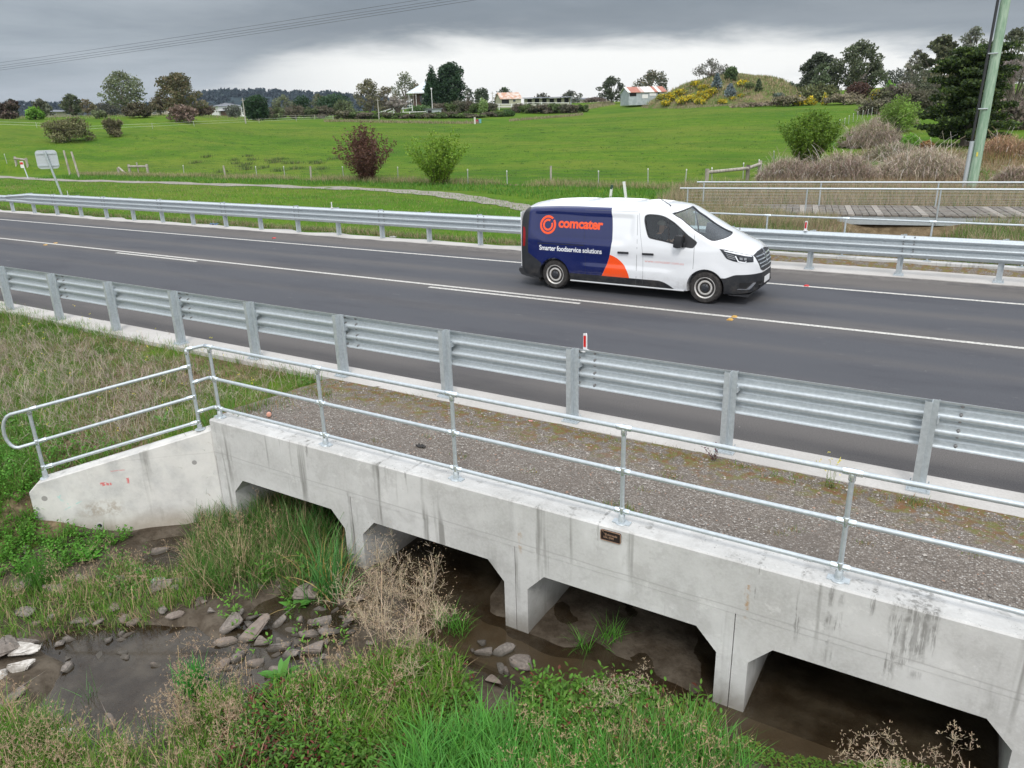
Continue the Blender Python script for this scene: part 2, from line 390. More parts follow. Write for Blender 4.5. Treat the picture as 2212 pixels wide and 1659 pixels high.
Fq=np.stack([idx[:-1,:-1],idx[:-1,1:],idx[1:,1:],idx[1:,:-1]],-1).reshape(-1,4)
# zones: R green pasture, G dry growth, B mud
gr=np.ones_like(GX); 
dry=np.zeros_like(GX); mud=np.zeros_like(GX)
near=GY<8.3
mud=np.where(near&(GZ<-1.0)&(GX>-13),sm((-1.12-GZ)/.12),0)
dry=np.where(near,.55+.4*wob(GX,GY,1.7),0)*(1-mud)
ry=GY-42.3
dry=np.where((GY>=8.3)&(GY<44),.12+.25*sm((wob(GX,GY,.55)-.1)/.5),dry)
dry=np.maximum(dry,.75*sm(1-np.abs(GY-43.2+.4*wob(GX,GY,.4))/1.3)*(GX<-15)*(GX>-72))
dry=np.maximum(dry,sm((GX+13.5+1.5*wob(GX,GY,.5))/3)*sm((GY-20.5)/1.5)*sm((62-GY)/10)*.9*sm((30-GX)/10))
mud=np.where((GX>-8.2)&(GX<3.3)&(GY>5.6)&(GY<34)&(GZ<-.9),1,mud)
cols=np.stack([gr,np.clip(dry,0,1),mud],-1).reshape(-1,3)
def f_ground(t,b):
    z=attr(t,'Col'); s=t.nodes.new('ShaderNodeSeparateColor'); t.links.new(z.k,s.inputs[0]); dry,mud=X(t,s.outputs[1]),X(t,s.outputs[2])
    v=coord(t); n=noise(t,v,.035,5,.6); n2=noise(t,v,.3,5,.65); n3=noise(t,v,3.,4,.7); n4=noise(t,v,20.,3,.7)
    g=mixc(t,n.step(.35,.65),(.068,.140,.014),(.105,.175,.018))
    g=mixc(t,n2.step(.45,.66)*.65,g,(.14,.185,.026)); ny=noise(t,vmul(t,v,(.6,1.,1.)),.13,5,.7); g=mixc(t,ny.step(.48,.62)*.6,g,(.035,.095,.014)); g=mixc(t,noise(t,vmul(t,v,(.7,1,1)),1.1,5,.75).step(.50,.66)*.75,g,(.045,.105,.014)); g=mixc(t,n3.step(.42,.66)*.6,g,(.050,.125,.014)); 
    tus=noise(t,vmul(t,v,(.5,1,1)),.8,5,.7).step(.62,.70); g=mixc(t,tus*.55,g,(.045,.095,.02))
    big=noise(t,vmul(t,v,(.35,1,1)),.07,6,.7); g=mixc(t,big.step(.46,.60)*.55,g,(.135,.165,.030)); g=mixc(t,noise(t,vmul(t,v,(.4,1,1)),.45,5,.75).step(.50,.62)*.5,g,(.040,.095,.016)); g=mixc(t,n4.step(.4,.7)*.2,g,(.12,.19,.026))
    d=mixc(t,n3.step(.3,.7),(.115,.085,.05),(.24,.185,.115)); d=mixc(t,n4.step(.4,.6)*.5,d,(.07,.05,.03))
    mm=mixc(t,n3.step(.35,.65),(.060,.047,.034),(.115,.095,.073)); mm=mixc(t,n4.step(.5,.7)*.4,mm,(.03,.024,.018)); mm=mixc(t,noise(t,v,1.1,4,.6).step(.52,.66)*.45,mm,(.15,.125,.095))
    dm=(dry+(n3-.5)*.7+(n2-.5)*.5).step(.35,.65)
    c=mixc(t,dm,g,d); c=mixc(t,(mud+(n4-.5)*.3).step(.3,.7),c,mm); setc(t,b,c)
    setc(t,b,mud*-.5+.95,'Roughness'); bump(t,b,n3+n4*.4,.5,.04)
M['ground']=mat('ground',f_ground,rough=.95,spec=.03)
g=npmesh('ground',np.stack([GX,GY,GZ],-1),Fq,M['ground'],cols,smooth=True); tag(g,kind='structure')
# water sheet in the creek
def f_water(t,b):
    v=coord(t); n=noise(t,v,2.2,4,.6); c=mixc(t,n.step(.35,.65),(.040,.030,.018),(.085,.068,.045)); setc(t,b,c)
    b.inputs['IOR'].default_value=1.33
    bump(t,b,noise(t,v,9.,2),.06,.02)
    tr=t.nodes.new('ShaderNodeBsdfTransparent'); tr.inputs[0].default_value=(.62,.52,.40,1)
    fr=t.nodes.new('ShaderNodeMixShader'); t.links.new((n.step(.3,.8)*.3+.30).k,fr.inputs[0])
    gl=t.nodes.new('ShaderNodeBsdfGlossy'); gl.inputs['Roughness'].default_value=.06
    lw=t.nodes.new('ShaderNodeFresnel'); lw.inputs[0].default_value=1.33
    m2=t.nodes.new('ShaderNodeMixShader')
    t.links.new(tr.outputs[0],fr.inputs[1]); t.links.new(b.outputs[0],fr.inputs[2])
    t.links.new(lw.outputs[0],m2.inputs[0]); t.links.new(fr.outputs[0],m2.inputs[1]); t.links.new(gl.outputs[0],m2.inputs[2])
    t.links.new(m2.outputs[0],t.nodes['Material Output'].inputs[0])
M['water']=mat('creek_water',f_water,rough=.12)
mb=MB(); mb.add([(-12.5,1.2,WATER),(3.1,1.2,WATER),(3.1,33,WATER),(-8.1,33,WATER),(-8.1,5.7,WATER),(-12.5,3.4,WATER)],[(0,1,2,3,4,5)])
w=mb.build('creek_water',M['water']); tag(w,kind='structure')
# ------------------------------------------------------------------ road, kerbs, markings
def sheet(name,x0,x1,y0,y1,z,m,th=.0,seg=1,ragged=0,step=2.):
    xs=np.arange(x0,x1+step,step); mb=MB(); 
    top=[];n=len(xs)
    lo=[y0+(ragged*abs(wob(np.array(x),np.array(y0),2.3)) if ragged else 0) for x in xs]
    hi=[y1+(ragged*1.4*float(wob(np.array(x),np.array(y1),2.9,1)) if ragged<0 else 0) for x in xs]
    vs=[(x,float(l),z) for x,l in zip(xs,lo)]+[(x,float(h),z) for x,h in zip(xs,hi)]
    fs=[(i,i+1,n+i+1,n+i) for i in range(n-1)]
    if th:
        vs+=[(x,float(l),z-th) for x,l in zip(xs,lo)]+[(x,float(h),z-th) for x,h in zip(xs,hi)]
        fs+=[(2*n+i,2*n+i+1,i+1,i) for i in range(n-1)]+[(n+i,n+i+1,3*n+i+1,3*n+i) for i in range(n-1)]
        fs+=[(2*n,0,n,3*n),(n-1,3*n-1,4*n-1,2*n-1)]
    mb.add(vs,fs); o=mb.build(name,m); tag(o,kind='structure'); return o
sheet('road',-700,300,8.5,19.5,0,M['asphalt'],step=20)
sheet('kerb',-15.2,14,7.92,8.49,.012,M['kerb'],th=.2,step=2.)
sheet('kerb',-60.2,-15.3,7.97,8.49,.007,M['kerb'],th=.2,step=1)
sheet('kerb',-9.5,16,19.48,20.5,.015,M['kerb'],th=.2)
sheet('kerb',-75,-9.86,19.42,20.0,.009,M['kerb'],th=.12,ragged=-.16,step=.35)
P=M['whitepaint']
for (a,b,c,d) in ((-700,300,14.21,14.33),(-700,300,17.59,17.71),(-700,300,10.69,10.79)): sheet('road_marking',a,b,c,d,.005,P,step=20)
e0,e1=onz(252,546,0),onz(388,562,0); sheet('road_marking',e0[0],e1[0],13.96,14.08,.005,P)
e0,e1=onz(912,625,0),onz(1148,651,0); sheet('road_marking',e0[0],e1[0],13.96,14.08,.005,P)
# ------------------------------------------------------------------ box culvert under the road
LW=.28; PITCHC=2.235; X0=-8.15; NC=5; XE=X0+NC*PITCHC+LW
CUL=empty('culvert',(0,0,0)); tag(CUL,'pale grey weathered concrete box culvert with square cells carrying the road over the creek','culvert')
def XZ(y): return Matrix(((1,0,0,0),(0,0,-1,y),(0,1,0,0),(0,0,0,1)))   # local (x,y)->(X,Z), local z -> -Y
# each precast crown unit: slab + two half legs + haunches, 15.3 m long towards the far side
ZB,ZT,ZO,HC=-1.5,.03,-.61,.21
for k in range(NC):
    a=X0+k*PITCHC+(0 if k==0 else LW/2); b=X0+(k+1)*PITCHC+(LW if k==NC-1 else LW/2)
    l=X0+k*PITCHC+LW; r=X0+(k+1)*PITCHC
    g=.004
    poly=[(a+g,ZB),(l,ZB),(l,ZO-HC),(l+HC*.93,ZO),(r-HC*.93,ZO),(r,ZO-HC),(r,ZB),(b-g,ZB),(b-g,-.36),(a+g,-.36)]
    mb=MB(); mb.prism(poly[:],XZ(5.64),-15.50,-.0); mb.build('cell',M['concrete'],CUL)
mb=MB(); mb.box((X0,5.65,-.36),(XE,8.1,-.08)); mb.box((X0,8.1,-.36),(XE,19.9,-.09)); mb.box((X0,19.9,-.36),(XE,21.13,-.08)); mb.build('deck_slab',M['concrete'],CUL)
def upstand(y0,y1,top,name):
    mb=MB(); c=.015
    # bevelled section extruded along X
    prof=[(y0,-.358),(y1,-.358),(y1,top),(y0+c,top),(y0,top-c)]
    MX=Matrix(((0,0,1,0),(1,0,0,0),(0,1,0,0),(0,0,0,1)))
    mb.prism(prof,MX,X0-.0,XE); return mb.build(name,M['concrete'],CUL)
upstand(5.636,5.93,.16,'headwall'); 
mb=MB(); c=.0
MX=Matrix(((0,0,1,0),(1,0,0,0),(0,1,0,0),(0,0,0,1)))
mb.prism([(21.15,-.358),(21.15,.16),(20.86,.16),(20.86,-.358)],MX,X0,XE); mb.build('headwall',M['concrete'],CUL)
mb=MB(); mb.box((X0-.0,5.06,-1.62),(XE,5.634,-1.40)); mb.build('apron',M['concrete'],CUL)
# gravel verges lying on the culvert
def gravel_sheet(x0,x1,y0,y1,z0,z1,name='gravel_verge'):
    xs=np.arange(x0,x1+.001,.12); ys=np.linspace(y0,y1,14); gx_,gy_=np.meshgrid(xs,ys)
    gz=z0+(z1-z0)*(gy_-y0)/(y1-y0)+.010*wob(gx_,gy_,4.)+.006*wob(gx_,gy_,17.)
    n=len(xs);i=np.arange(n*len(ys)).reshape(len(ys),n); q=np.stack([i[:-1,:-1],i[:-1,1:],i[1:,1:],i[1:,:-1]],-1).reshape(-1,4)
    o=npmesh(name,np.stack([gx_,gy_,gz],-1),q,M['gravel'],smooth=True); tag(o,kind='structure')
gravel_sheet(-8.28,5,5.86,7.96,.125,.004)
gravel_sheet(-8.6,5,20.45,20.95,.01,.12)
# loose stones lying on the verge (uncountable)
ns=5200; xs=rng.uniform(-8.1,3.5,ns); ys=5.90+rng.random(ns)*2.0
V=[];Fa=[];cc=[]
base=np.array([(1,0,0),(-1,0,0),(0,1,0),(0,-1,0),(0,0,1),(0,0,-1)],float); tri=np.array([(0,2,4),(2,1,4),(1,3,4),(3,0,4)])
sz=rng.uniform(.004,.012,ns)*np.where(rng.random(ns)<.06,1.8,1); 
for i in range(ns):
    a=rng.random()*6.28; ca,sa=math.cos(a),math.sin(a); b=base*sz[i]*rng.uniform(.6,1.4,(6,3)); b=np.stack([b[:,0]*ca-b[:,1]*sa,b[:,0]*sa+b[:,1]*ca,b[:,2]*.7],-1)
    z=.125-.121*(ys[i]-5.86)/2.1; V.append(b+np.array([xs[i],ys[i],z+sz[i]*.3])); Fa.append(tri+6*i)
    t=rng.random(); c=np.array([.33,.30,.27])*(.45+.9*t) if rng.random()<.8 else np.array([.30,.20,.15]); cc.append(np.repeat(c[None],6,0))
M['stones']=mat('stones',lambda t,b:setc(t,b,attr(t)),rough=.85)
o=npmesh('loose_stones',np.concatenate(V),np.concatenate(Fa),M['stones'],np.concatenate(cc)); tag(o,'pale loose stone chips scattered over the gravel verge behind the headwall','stones',kind='stuff')
# ------------------------------------------------------------------ wing wall
def f_wing(t,b):
    f_conc(t,b)
    v=coord(t); x,y,z=sep(t,v); c=X(t,b.inputs['Base Color'].links[0].from_socket)
    s=(x+8.14)*WD[0]+(y-5.64)*WD[1]       # metres along the wing from the corner
    n=noise(t,v,16,4,.7); n2=noise(t,v,3.,4,.6); n5=noise(t,v,60,2)
    c=mixc(t,n2.step(.3,.65)*.6,c,(.72,.70,.66))
    c=mixc(t,(z+(n2-.5)*.35).step(-.95,-1.30)*.5,c,(.40,.33,.24))
    c=mixc(t,(s-1.5+(n2-.5)*.8).abs().step(.35,.05)*(z+.95).abs().step(.16,.03)*n.step(.42,.6)*.55,c,(.30,.23,.16))
    # faint red and turquoise paint scribbles
    r1=((s-1.40).abs().step(.075,.06)*(z+.60).abs().step(.030,.020)*n.step(.42,.5))+((s-1.13).abs().step(.022,.012)*(z+.58).abs().step(.055,.045)*n.step(.45,.55))+((s-1.22).abs().step(.10,.08)*(z+.43).abs().step(.012,.006)*n.step(.47,.55)*.5)
    c=mixc(t,r1.min(1.)*.85,c,(.62,.10,.10))
    ring=((((s-1.93)*(s-1.93)+(z+.74)*(z+.74))._m('SQRT')-.055).abs().step(.012,.004))*(s-z*.6).step(2.36,2.40)
    tail=((z+.86+(s-1.85)*.45).abs().step(.013,.004)*(s-1.85).abs().step(.13,.11))+((z+.80-(s-1.93)*1.2).abs().step(.02,.006)*(s-1.95).abs().step(.06,.05))
    c=mixc(t,(ring+tail).min(1.)*n.step(.4,.55)*.5,c,(.22,.60,.55))
    for (ps,pz,rr) in ((2.16,-.72,.040),(.28,-.42,.035)):
        c=mixc(t,((s-ps)*(s-ps)+(z-pz)*(z-pz))._m('SQRT').step(rr,rr*.8)*.8,c,(.22,.21,.20))
    setc(t,b,c)
M['wing']=mat('wing_wall_concrete',f_wing,rough=.85,spec=.3)
mb=MB(); c0=Vector((-8.14,5.63,0)); wd=Vector((WD[0],WD[1],0)); wn=Vector((WN[0],WN[1],0)); L=2.32; T=.24
pr=[(0,-1.75),(L,-1.75),(L,-.62),(L-.12,-.50),(.05,.0),(0,.0)]
MW=Matrix([[wd[i],(0,0,1)[i],wn[i],c0[i]] for i in range(3)]+[[0,0,0,1]])
mb.prism(pr,MW,0,T); W_=mb.build('wing_wall',M['wing']); tag(W_,'pale concrete wing wall with sloping top and faint red paint, angled off the left end of the culvert','wall')
bv=W_.modifiers.new('b','BEVEL'); bv.width=.012; bv.limit_method='ANGLE'
# weep hole pipe on the face
pw=c0+wd*1.58+Vector((0,0,-1.19)); MP=Matrix([[wd[i],(0,0,1)[i],-wn[i],(pw-wn*.0)[i]] for i in range(3)]+[[0,0,0,1]])
mb=MB(); mb.lathe([(.045,-.02),(.045,.006),(.030,.006),(.028,-.03)],MP,24); mb.build('weep_hole',M['concrete'],None)
wh=bpy.data.objects['weep_hole']; wh.parent=W_
mb=MB(); mb.lathe([(.0279,-.01),(.0279,.003),(.001,.003)],MP,20); q=mb.build('drain_opening',M['black'],wh)
# ------------------------------------------------------------------ guardrails
def thrie(n,y,z0,s):                       # 3-corrugation (n=3) or 2-corrugation (n=2) profile, bulging to side s
    out=[]; cw=.194/1.15 if n==3 else .155; H_=cw*n
    k=12*n
    for i in range(k+1):
        u=i/12; ph=(u%1); 
        w=math.cos(2*PI*ph); out.append((y+s*.041*max(-1,min(1,-1.35*w)),z0+H_*i/k))
    return out
def rail_mesh(prof,xs,th=.0035,s=1,yoff=None,zoff=None):
    mb=MB(); n=len(prof); V=[];
    for k,x in enumerate(xs):
        dy=yoff(x) if yoff else 0; dz=zoff(x) if zoff else 0
        V+= [(x,p+dy,q+dz) for p,q in prof]+[(x,p+dy+th*s,q+dz) for p,q in prof]
    Fs=[]
    for k in range(len(xs)-1):
        a=k*2*n;b=a+2*n
        for i in range(n-1):
            Fs.append((a+i,b+i,b+i+1,a+i+1)); Fs.append((a+n+i,a+n+i+1,b+n+i+1,b+n+i))
        Fs.append((a,a+n,b+n,b)); Fs.append((a+n-1,b+n-1,b+2*n-1,a+2*n-1))
    for a in (0,(len(xs)-1)*2*n):
        for i in range(n-1): Fs.append((a+i,a+i+1,a+n+i+1,a+n+i))
    mb.add(V,Fs); return mb
def post_mesh(x,y,z,h,base=True,s=1,tilt=0):          # Z-section rolled post with base plate and bolts
    mb=MB(); t=.006; w=.055; d=.10
    sec=[(-w,-d/2),(0,-d/2),(0,d/2-t),(w,d/2-t),(w,d/2),(-t,d/2),(-t,-d/2+t),(-w,-d/2+t)]
    sec=[(-.062,-.02),(-.062,-.05),(-.056,-.05),(-.056,-.028),(.0,-.028),(.0,.044),(.062,.044),(.062,.066),(.056,.066),(.056,.050),(-.006,.050),(-.006,-.022)]
    sec=[(-.062,-.052),(.003,-.052),(.003,.046),(.060,.046),(.060,.070),(.055,.070),(.055,.051),(-.003,.051),(-.003,-.047),(-.057,-.047),(-.057,-.030),(-.062,-.030)]
    mb.prism(sec,Matrix.Translation((x,y,z)),0,h)
    return mb
def plate(x,y,z):
    mb=MB(); mb.box((x-.11,y-.10,z),(x+.11,y+.10,z+.018)); 
    for sx,sy in ((-.085,-.07),(.085,-.07),(-.085,.075),(.085,.075)): mb.lathe([(.013,0),(.013,.02),(.007,.02),(.007,.055),(.0,.055)],Matrix.Translation((x+sx,y+sy,z+.018)),8)
    return mb
NG=empty('guardrail',(-8,8.1,0)); tag(NG,'galvanised three-ridge crash barrier on the near side of the road, seen from its back','guardrail')
OFF=Vector((-8,8.1,0))
def kid(mb,name,m,parent,off,smooth=None):
    mb.v=[tuple(Vector(p)-off) for p in mb.v]; return mb.build(name,m,parent,smooth)
YP=8.10; posts=[-18.146+2*n for n in range(-7,14)]
prof=thrie(3,8.225,.462,1)
ends=[posts[0]-1]+[p+.16 for p in posts[::2]]+[posts[-1]+1.5]
for i in range(len(ends)-1):
    xs=np.linspace(ends[i]-.16,ends[i+1]+.16,5); o=.004*(i%2)
    kid(rail_mesh([(a+o,b) for a,b in prof],xs),'rail_panel',M['galv'],NG,OFF,50)
for k,x in enumerate(posts):
    p=kid(post_mesh(x,YP,0,.985),'post',M['galv'],NG,OFF)
    if -14<x<4: kid(plate(x,YP,.012),'base_plate',M['galv'],p,OFF)
    mb=MB(); mb.box((x+.064,YP+.03,.735),(x+.082,YP+.13,.80)); mb.box((x-.05,YP+.055,.6),(x+.05,YP+.095,.78)); kid(mb,'bracket',M['galv'],p,OFF)
mb=MB()
for e in ends[1:-1]:
    for dx_ in (-.12,.10):
        for zz in (.50,.605,.665,.77,.835,.93):
            yb=8.225+.0; MY=Matrix(((1,0,0,e+dx_),(0,0,-1,yb-.0),(0,1,0,zz),(0,0,0,1)))
            mb.lathe([(.019,-.01),(.019,.016),(.011,.02),(.0105,.034),(.0,.036)],MY,8)
    
o=kid(mb,'bolts',M['bolt'],NG,OFF); o['kind']='stuff'
FG=empty('guardrail',(-8,19.7,0)); tag(FG,'galvanised crash barrier along the far side of the road behind the white van','guardrail')
OFF=Vector((-8,19.7,0))
lp=[-41.305+2*n for n in range(-9,16)]; rp=[-9.45,-7.47,-5.48]+[-3.493+2*n for n in range(0,8)]
XT=-38.3
prof=thrie(3,19.58,.45,-1); prof2=thrie(2,19.58,.45+.10,-1)
allp=lp+rp; ends=[-39.4]+[p+.14 for p in (lp[lp.__len__()-16+2:]+rp) ][::2]+[14]
ends=[e for e in ends if e>-39.5]
for i in range(len(ends)-1):
    xs=np.linspace(ends[i]-.14,ends[i+1]+.14,5); o=-.004*(i%2)
    kid(rail_mesh([(a+o,b) for a,b in prof],xs,s=-1),'rail_panel',M['galv'],FG,OFF,50)
# transition panel and two-ridge rail further left, flaring away
fl=lambda x: (max(0,-46-x)**1.5)*.004
trans=MB(); n=37
pa=prof; pb=thrie(2,19.58,.50,-1)
def resample(p,n):
    a=np.array(p); t=np.linspace(0,len(a)-1,n); i=np.minimum(t.astype(int),len(a)-2); f=(t-i)[:,None]; return a[i]*(1-f)+a[i+1]*f
A,B=resample(pb,n),resample(pa,n)
V=[(-41.4,*p) for p in A]+[(-39.4,*p) for p in B]; V+=[(a,b-.0+(-.004),c) for a,b,c in V]
trans.add(V,[(i,i+1,n+i+1,n+i) for i in range(n-1)]+[(2*n+i,3*n+i,3*n+i+1,2*n+i+1) for i in range(n-1)]); kid(trans,'transition_panel',M['galv'],FG,OFF,50)
kid(rail_mesh(pb,np.linspace(-61,-41.4,18),s=-1,yoff=fl,zoff=lambda x:-.0*(x+41)),'rail_panel',M['galv'],FG,OFF,50)
for x in allp:
    yo=fl(x); h=.97 if x>-39.8 else .84
    p=kid(post_mesh(x,19.70+yo,0,h),'post',M['galv'],FG,OFF)
    if x>-9: kid(plate(x,19.70,.015),'base_plate',M['galv'],p,OFF)
mb=MB()
for e in ends[1:-1]:
    for dx_ in (-.12,.10):
        for zz in (.50,.605,.665,.77,.835,.93):
            MY=Matrix(((1,0,0,e+dx_),(0,0,1,19.57),(0,1,0,zz),(0,0,0,1)))
            MY=Matrix(((1,0,0,e+dx_),(0,0,-1,19.575),(0,1,0,zz),(0,0,0,1)))
            mb.lathe([(.019,0),(.016,.012),(.0,.018)],MY,8)
o=kid(mb,'bolts',M['bolt'],FG,OFF); o['kind']='stuff'
# delineators fixed to the rails
M['red']=mat('red_reflector',None,(.62,.012,.015),.3); M['white']=mat('white_plastic',None,(.78,.78,.78),.5)
def delineator(x,y,z,label,red=True,w=.065,h=.23):
    e=empty('reflector_marker',(x,y,z)); tag(e,label,'reflector','reflector markers on the crash barriers')
    mb=MB(); mb.prism([(-w/2,0),(w/2,0),(w/2,h*.86),(w/2-.01,h),(-w/2,h*.93)],Matrix(((1,0,0,0),(0,0,-1,0),(0,1,0,0),(0,0,0,1))),-.006,.006); mb.box((-w/2,-.05,-.012),(w/2,.05,0)); mb.build('blade',M['white'],e)
    if red:
        mb=MB(); mb.prism([(-w/2+.011,.045),(w/2-.011,.045),(w/2-.011,h*.80),(w/2-.016,h*.86),(-w/2+.011,h*.82)],Matrix(((1,0,0,0),(0,0,-1,0),(0,1,0,0),(0,0,0,1))),.0075,.0105); mb.build('reflector',M['red'],e)
    e.rotation_euler=(0,0,R(-24)); return e
delineator(-4.03,8.23,.945,'red and white reflector blade on top of the near barrier, below the van')
delineator(*[float(v) for v in (ony(1740,498,19.6)[0],19.6,.97)],'red reflector blade on the far barrier, right of the van')
for px,l in ((153,'white reflector tab on the far barrier at its bend near the road sign'),(717,'white reflector tab on the far barrier, below the dark red bush'),(1242,'white reflector tab on the far barrier, just above the van roof')):
    delineator(float(ony(px,450,19.6)[0]),19.6,.965,l,False,h=.2)
# ------------------------------------------------------------------ tubular handrails
def fit_collar(mb,c,axis,r=.034,l=.10):
    c=Vector(c); a=Vector(axis).normalized(); mb.tube([c-a*l/2,c-a*(l/2-.008),c+a*(l/2-.008),c+a*l/2],[r*.86,r,r,r*.86],12)
HR=empty('handrail',(-8.08,5.76,.16)); tag(HR,'three-rail galvanised tube handrail standing on the near headwall and stepping down the wing wall','handrail')
OFF=Vector((-8.08,5.76,.16)); YH=5.76; hp=[-9.9657+1.8831*n for n in range(1,8)]; ZR=(.284,.69,1.117)
r_=.0215
fb=MB()
for x in hp:
    mb=MB(); mb.tube([(x,YH,.17),(x,YH,1.10)],.021,14); p=kid(mb,'post',M['galv'],HR,OFF,40)
    mb=MB(); mb.lathe([(.062,0),(.064,.006),(.060,.012),(.034,.016),(.030,.085),(.026,.09)],Matrix.Translation((x,YH,.16))@Matrix.Scale(1.35,4,(1,0,0)) if False else Matrix.Translation((x,YH,.16)),20)
    mb.box((x-.085,YH-.036,.1605),(x+.085,YH+.036,.172)); kid(mb,'base_flange',M['galv'],p,OFF,40)
    for z in ZR:
        for s in ((-1,1) if z<1.1 else (0,)): fit_collar(fb,(x+s*.045,YH,z),(1,0,0),.0285,.06 if s else .15)
        fit_collar(fb,(x,YH,z-(.04 if z>1.1 else 0)),(0,0,1),.0275,.085 if z<1.1 else .07)
for z in ZR:
    mb=MB(); mb.tube([(hp[0],YH,z),(hp[-1]+.6,YH,z)],r_,14); kid(mb,'rail',M['galv'],HR,OFF,40)
# corner post on the wing and sloping rails
cp=c0+wd*.16+wn*.12; cp.z=-.01; wp=c0+wd*2.13+wn*.12; wp.z=-.49
mb=MB(); mb.tube([cp,(cp.x,cp.y,1.06)],.0225,14); p=kid(mb,'post',M['galv'],HR,OFF,40)
mb=MB(); mb.lathe([(.062,0),(.064,.008),(.034,.014),(.030,.06)],Matrix.Translation(cp),20); kid(mb,'base_flange',M['galv'],p,OFF,40)
for z,zc in zip(ZR,(.235,.635,1.085)):
    A=Vector((cp.x,cp.y,zc)); C2=Vector((hp[0],YH,z)); B_=Vector((hp[0]-.10,YH-.01,z))
    pts=[A,A+(B_-A)*.25,B_,C2]
    mb=MB(); mb.tube(pts,r_,12); kid(mb,'rail',M['galv'],HR,OFF,50)
    fit_collar(fb,A+(B_-A)*.22,B_-A,.028,.08); fit_collar(fb,(hp[0]-.05,YH,z),(1,0,0),.028,.07)
wt=wp+Vector((0,0,.93)); mb=MB(); mb.tube([wp,wt],.0225,14); p=kid(mb,'post',M['galv'],HR,OFF,40)
mb=MB(); mb.lathe([(.066,0),(.068,.008),(.034,.014),(.030,.10)],Matrix.Translation(wp),20); kid(mb,'base_flange',M['galv'],p,OFF,40)
fit_collar(fb,wt-Vector((0,0,.01)),(0,0,1),.033,.07)
sl=[]
for zc,zw in ((.86,.47),(.45,.02),(.10,-.34)):
    A=Vector((cp.x,cp.y,zc)); B_=Vector((wp.x,wp.y,zw)); sl.append((A,B_))
u=(sl[0][1]-sl[0][0]).normalized()
# rails run on the near face of the posts; the top one loops back into the middle one beyond the end post
n2=-wn*.045
A,B_=sl[0]; A2,B2=sl[1]
E1=B_+u*.20; E2=B2+u*.20
loop=[A+n2*.0,B_+n2,E1+n2]
for k in range(1,8):
    a=PI*k/8; mid=(E1+E2)/2; hv=(E1-E2)/2
    loop.append(mid+hv*math.cos(a)+u*.13*math.sin(a)+n2)
loop+=[E2+n2,B2+n2*.6]
mb=MB(); mb.tube(loop,r_,12); kid(mb,'rail',M['galv'],HR,OFF,60)
for A,B_ in sl[1:]:
    mb=MB(); mb.tube([A,B_],r_,12); kid(mb,'rail',M['galv'],HR,OFF,60)
for A,B_ in sl:
    fit_collar(fb,A+(B_-A).normalized()*.06,B_-A,.028,.09); fit_collar(fb,A,(0,0,1),.028,.06)
    fit_collar(fb,B_-(B_-A).normalized()*.08+(n2 if A is sl[0][0] else Vector()),B_-A,.028,.09); 
fit_collar(fb,sl[1][1]+Vector((0,0,0)),(0,0,1),.029,.07); fit_collar(fb,sl[2][1],(0,0,1),.029,.07)
fit_collar(fb,(cp.x,cp.y,1.05),(0,0,1),.028,.07)
kid(fb,'fittings',M['galvbright'],HR,OFF,40)['kind']='stuff'
# far headwall handrail
FH=empty('handrail',(-4.91,21,.16)); tag(FH,'galvanised tube handrail on the far headwall beyond the road, in front of the footbridge','handrail')
OFF=Vector((-4.91,21,.16)); fb=MB()
fp=[-4.91-1.95*k for k in range(1,-5,-1)]
for x in fp:
    mb=MB(); mb.tube([(x,21,.17),(x,21,1.10)],.023,10); p=kid(mb,'post',M['galv'],FH,OFF,40)
    mb=MB(); mb.box((x-.09,20.96,.161),(x+.09,21.04,.18)); kid(mb,'base_flange',M['galv'],p,OFF)
    for z in ZR: fit_collar(fb,(x,21,z),(1,0,0),.031,.16)
for z in ZR:
    mb=MB(); mb.tube([(fp[0],21,z),(fp[-1]+.8,21,z)],.0235,10); kid(mb,'rail',M['galv'],FH,OFF,40)
kid(fb,'fittings',M['galvbright'],FH,OFF,40)['kind']='stuff'
# ------------------------------------------------------------------ cast plaque on the headwall
def text_mesh(body,size,extr=.0,align='LEFT',bold=0,space=1.0):
    cu=bpy.data.curves.new('t','FONT'); cu.body=body; cu.size=size; cu.extrude=extr; cu.align_x=align; cu.offset=bold; cu.resolution_u=3; cu.space_character=space
    o=bpy.data.objects.new('t',cu); COL.objects.link(o); dg=bpy.context.evaluated_depsgraph_get(); me=bpy.data.meshes.new_from_object(o.evaluated_get(dg))
    bpy.data.objects.remove(o); bpy.data.curves.remove(cu)
    v=[tuple(p.co) for p in me.vertices]; f=[tuple(p.vertices) for p in me.polygons]; bpy.data.meshes.remove(me); return v,f
pc=ony(1320,1158,5.636); PL=empty('plaque',(pc[0],5.634,pc[2])); tag(PL,'small dark cast plaque with bronze rim and lettering on the face of the headwall','plaque')
M['bronze']=mat('bronze',None,(.50,.31,.22),.45,.5); M['plaqueback']=mat('plaque_back',None,(.025,.016,.016),.5,.2)
def rrect(w,h,r,n=5):
    return [(sx*(w/2-r)+r*math.cos(a),sy*(h/2-r)+r*math.sin(a)) for sx,sy,a0 in ((1,1,0),(-1,1,90),(-1,-1,180),(1,-1,270)) for a in [R(a0+90*k/n) for k in range(n+1)]]
FX=Matrix(((1,0,0,0),(0,0,-1,0),(0,1,0,0),(0,0,0,1)))
mb=MB(); mb.prism(rrect(.205,.108,.016),FX,0,.010); mb.build('plate',M['plaqueback'],PL)
mb=MB(); n=24; o_,i_=rrect(.205,.108,.016),rrect(.193,.096,.011); n=len(o_)
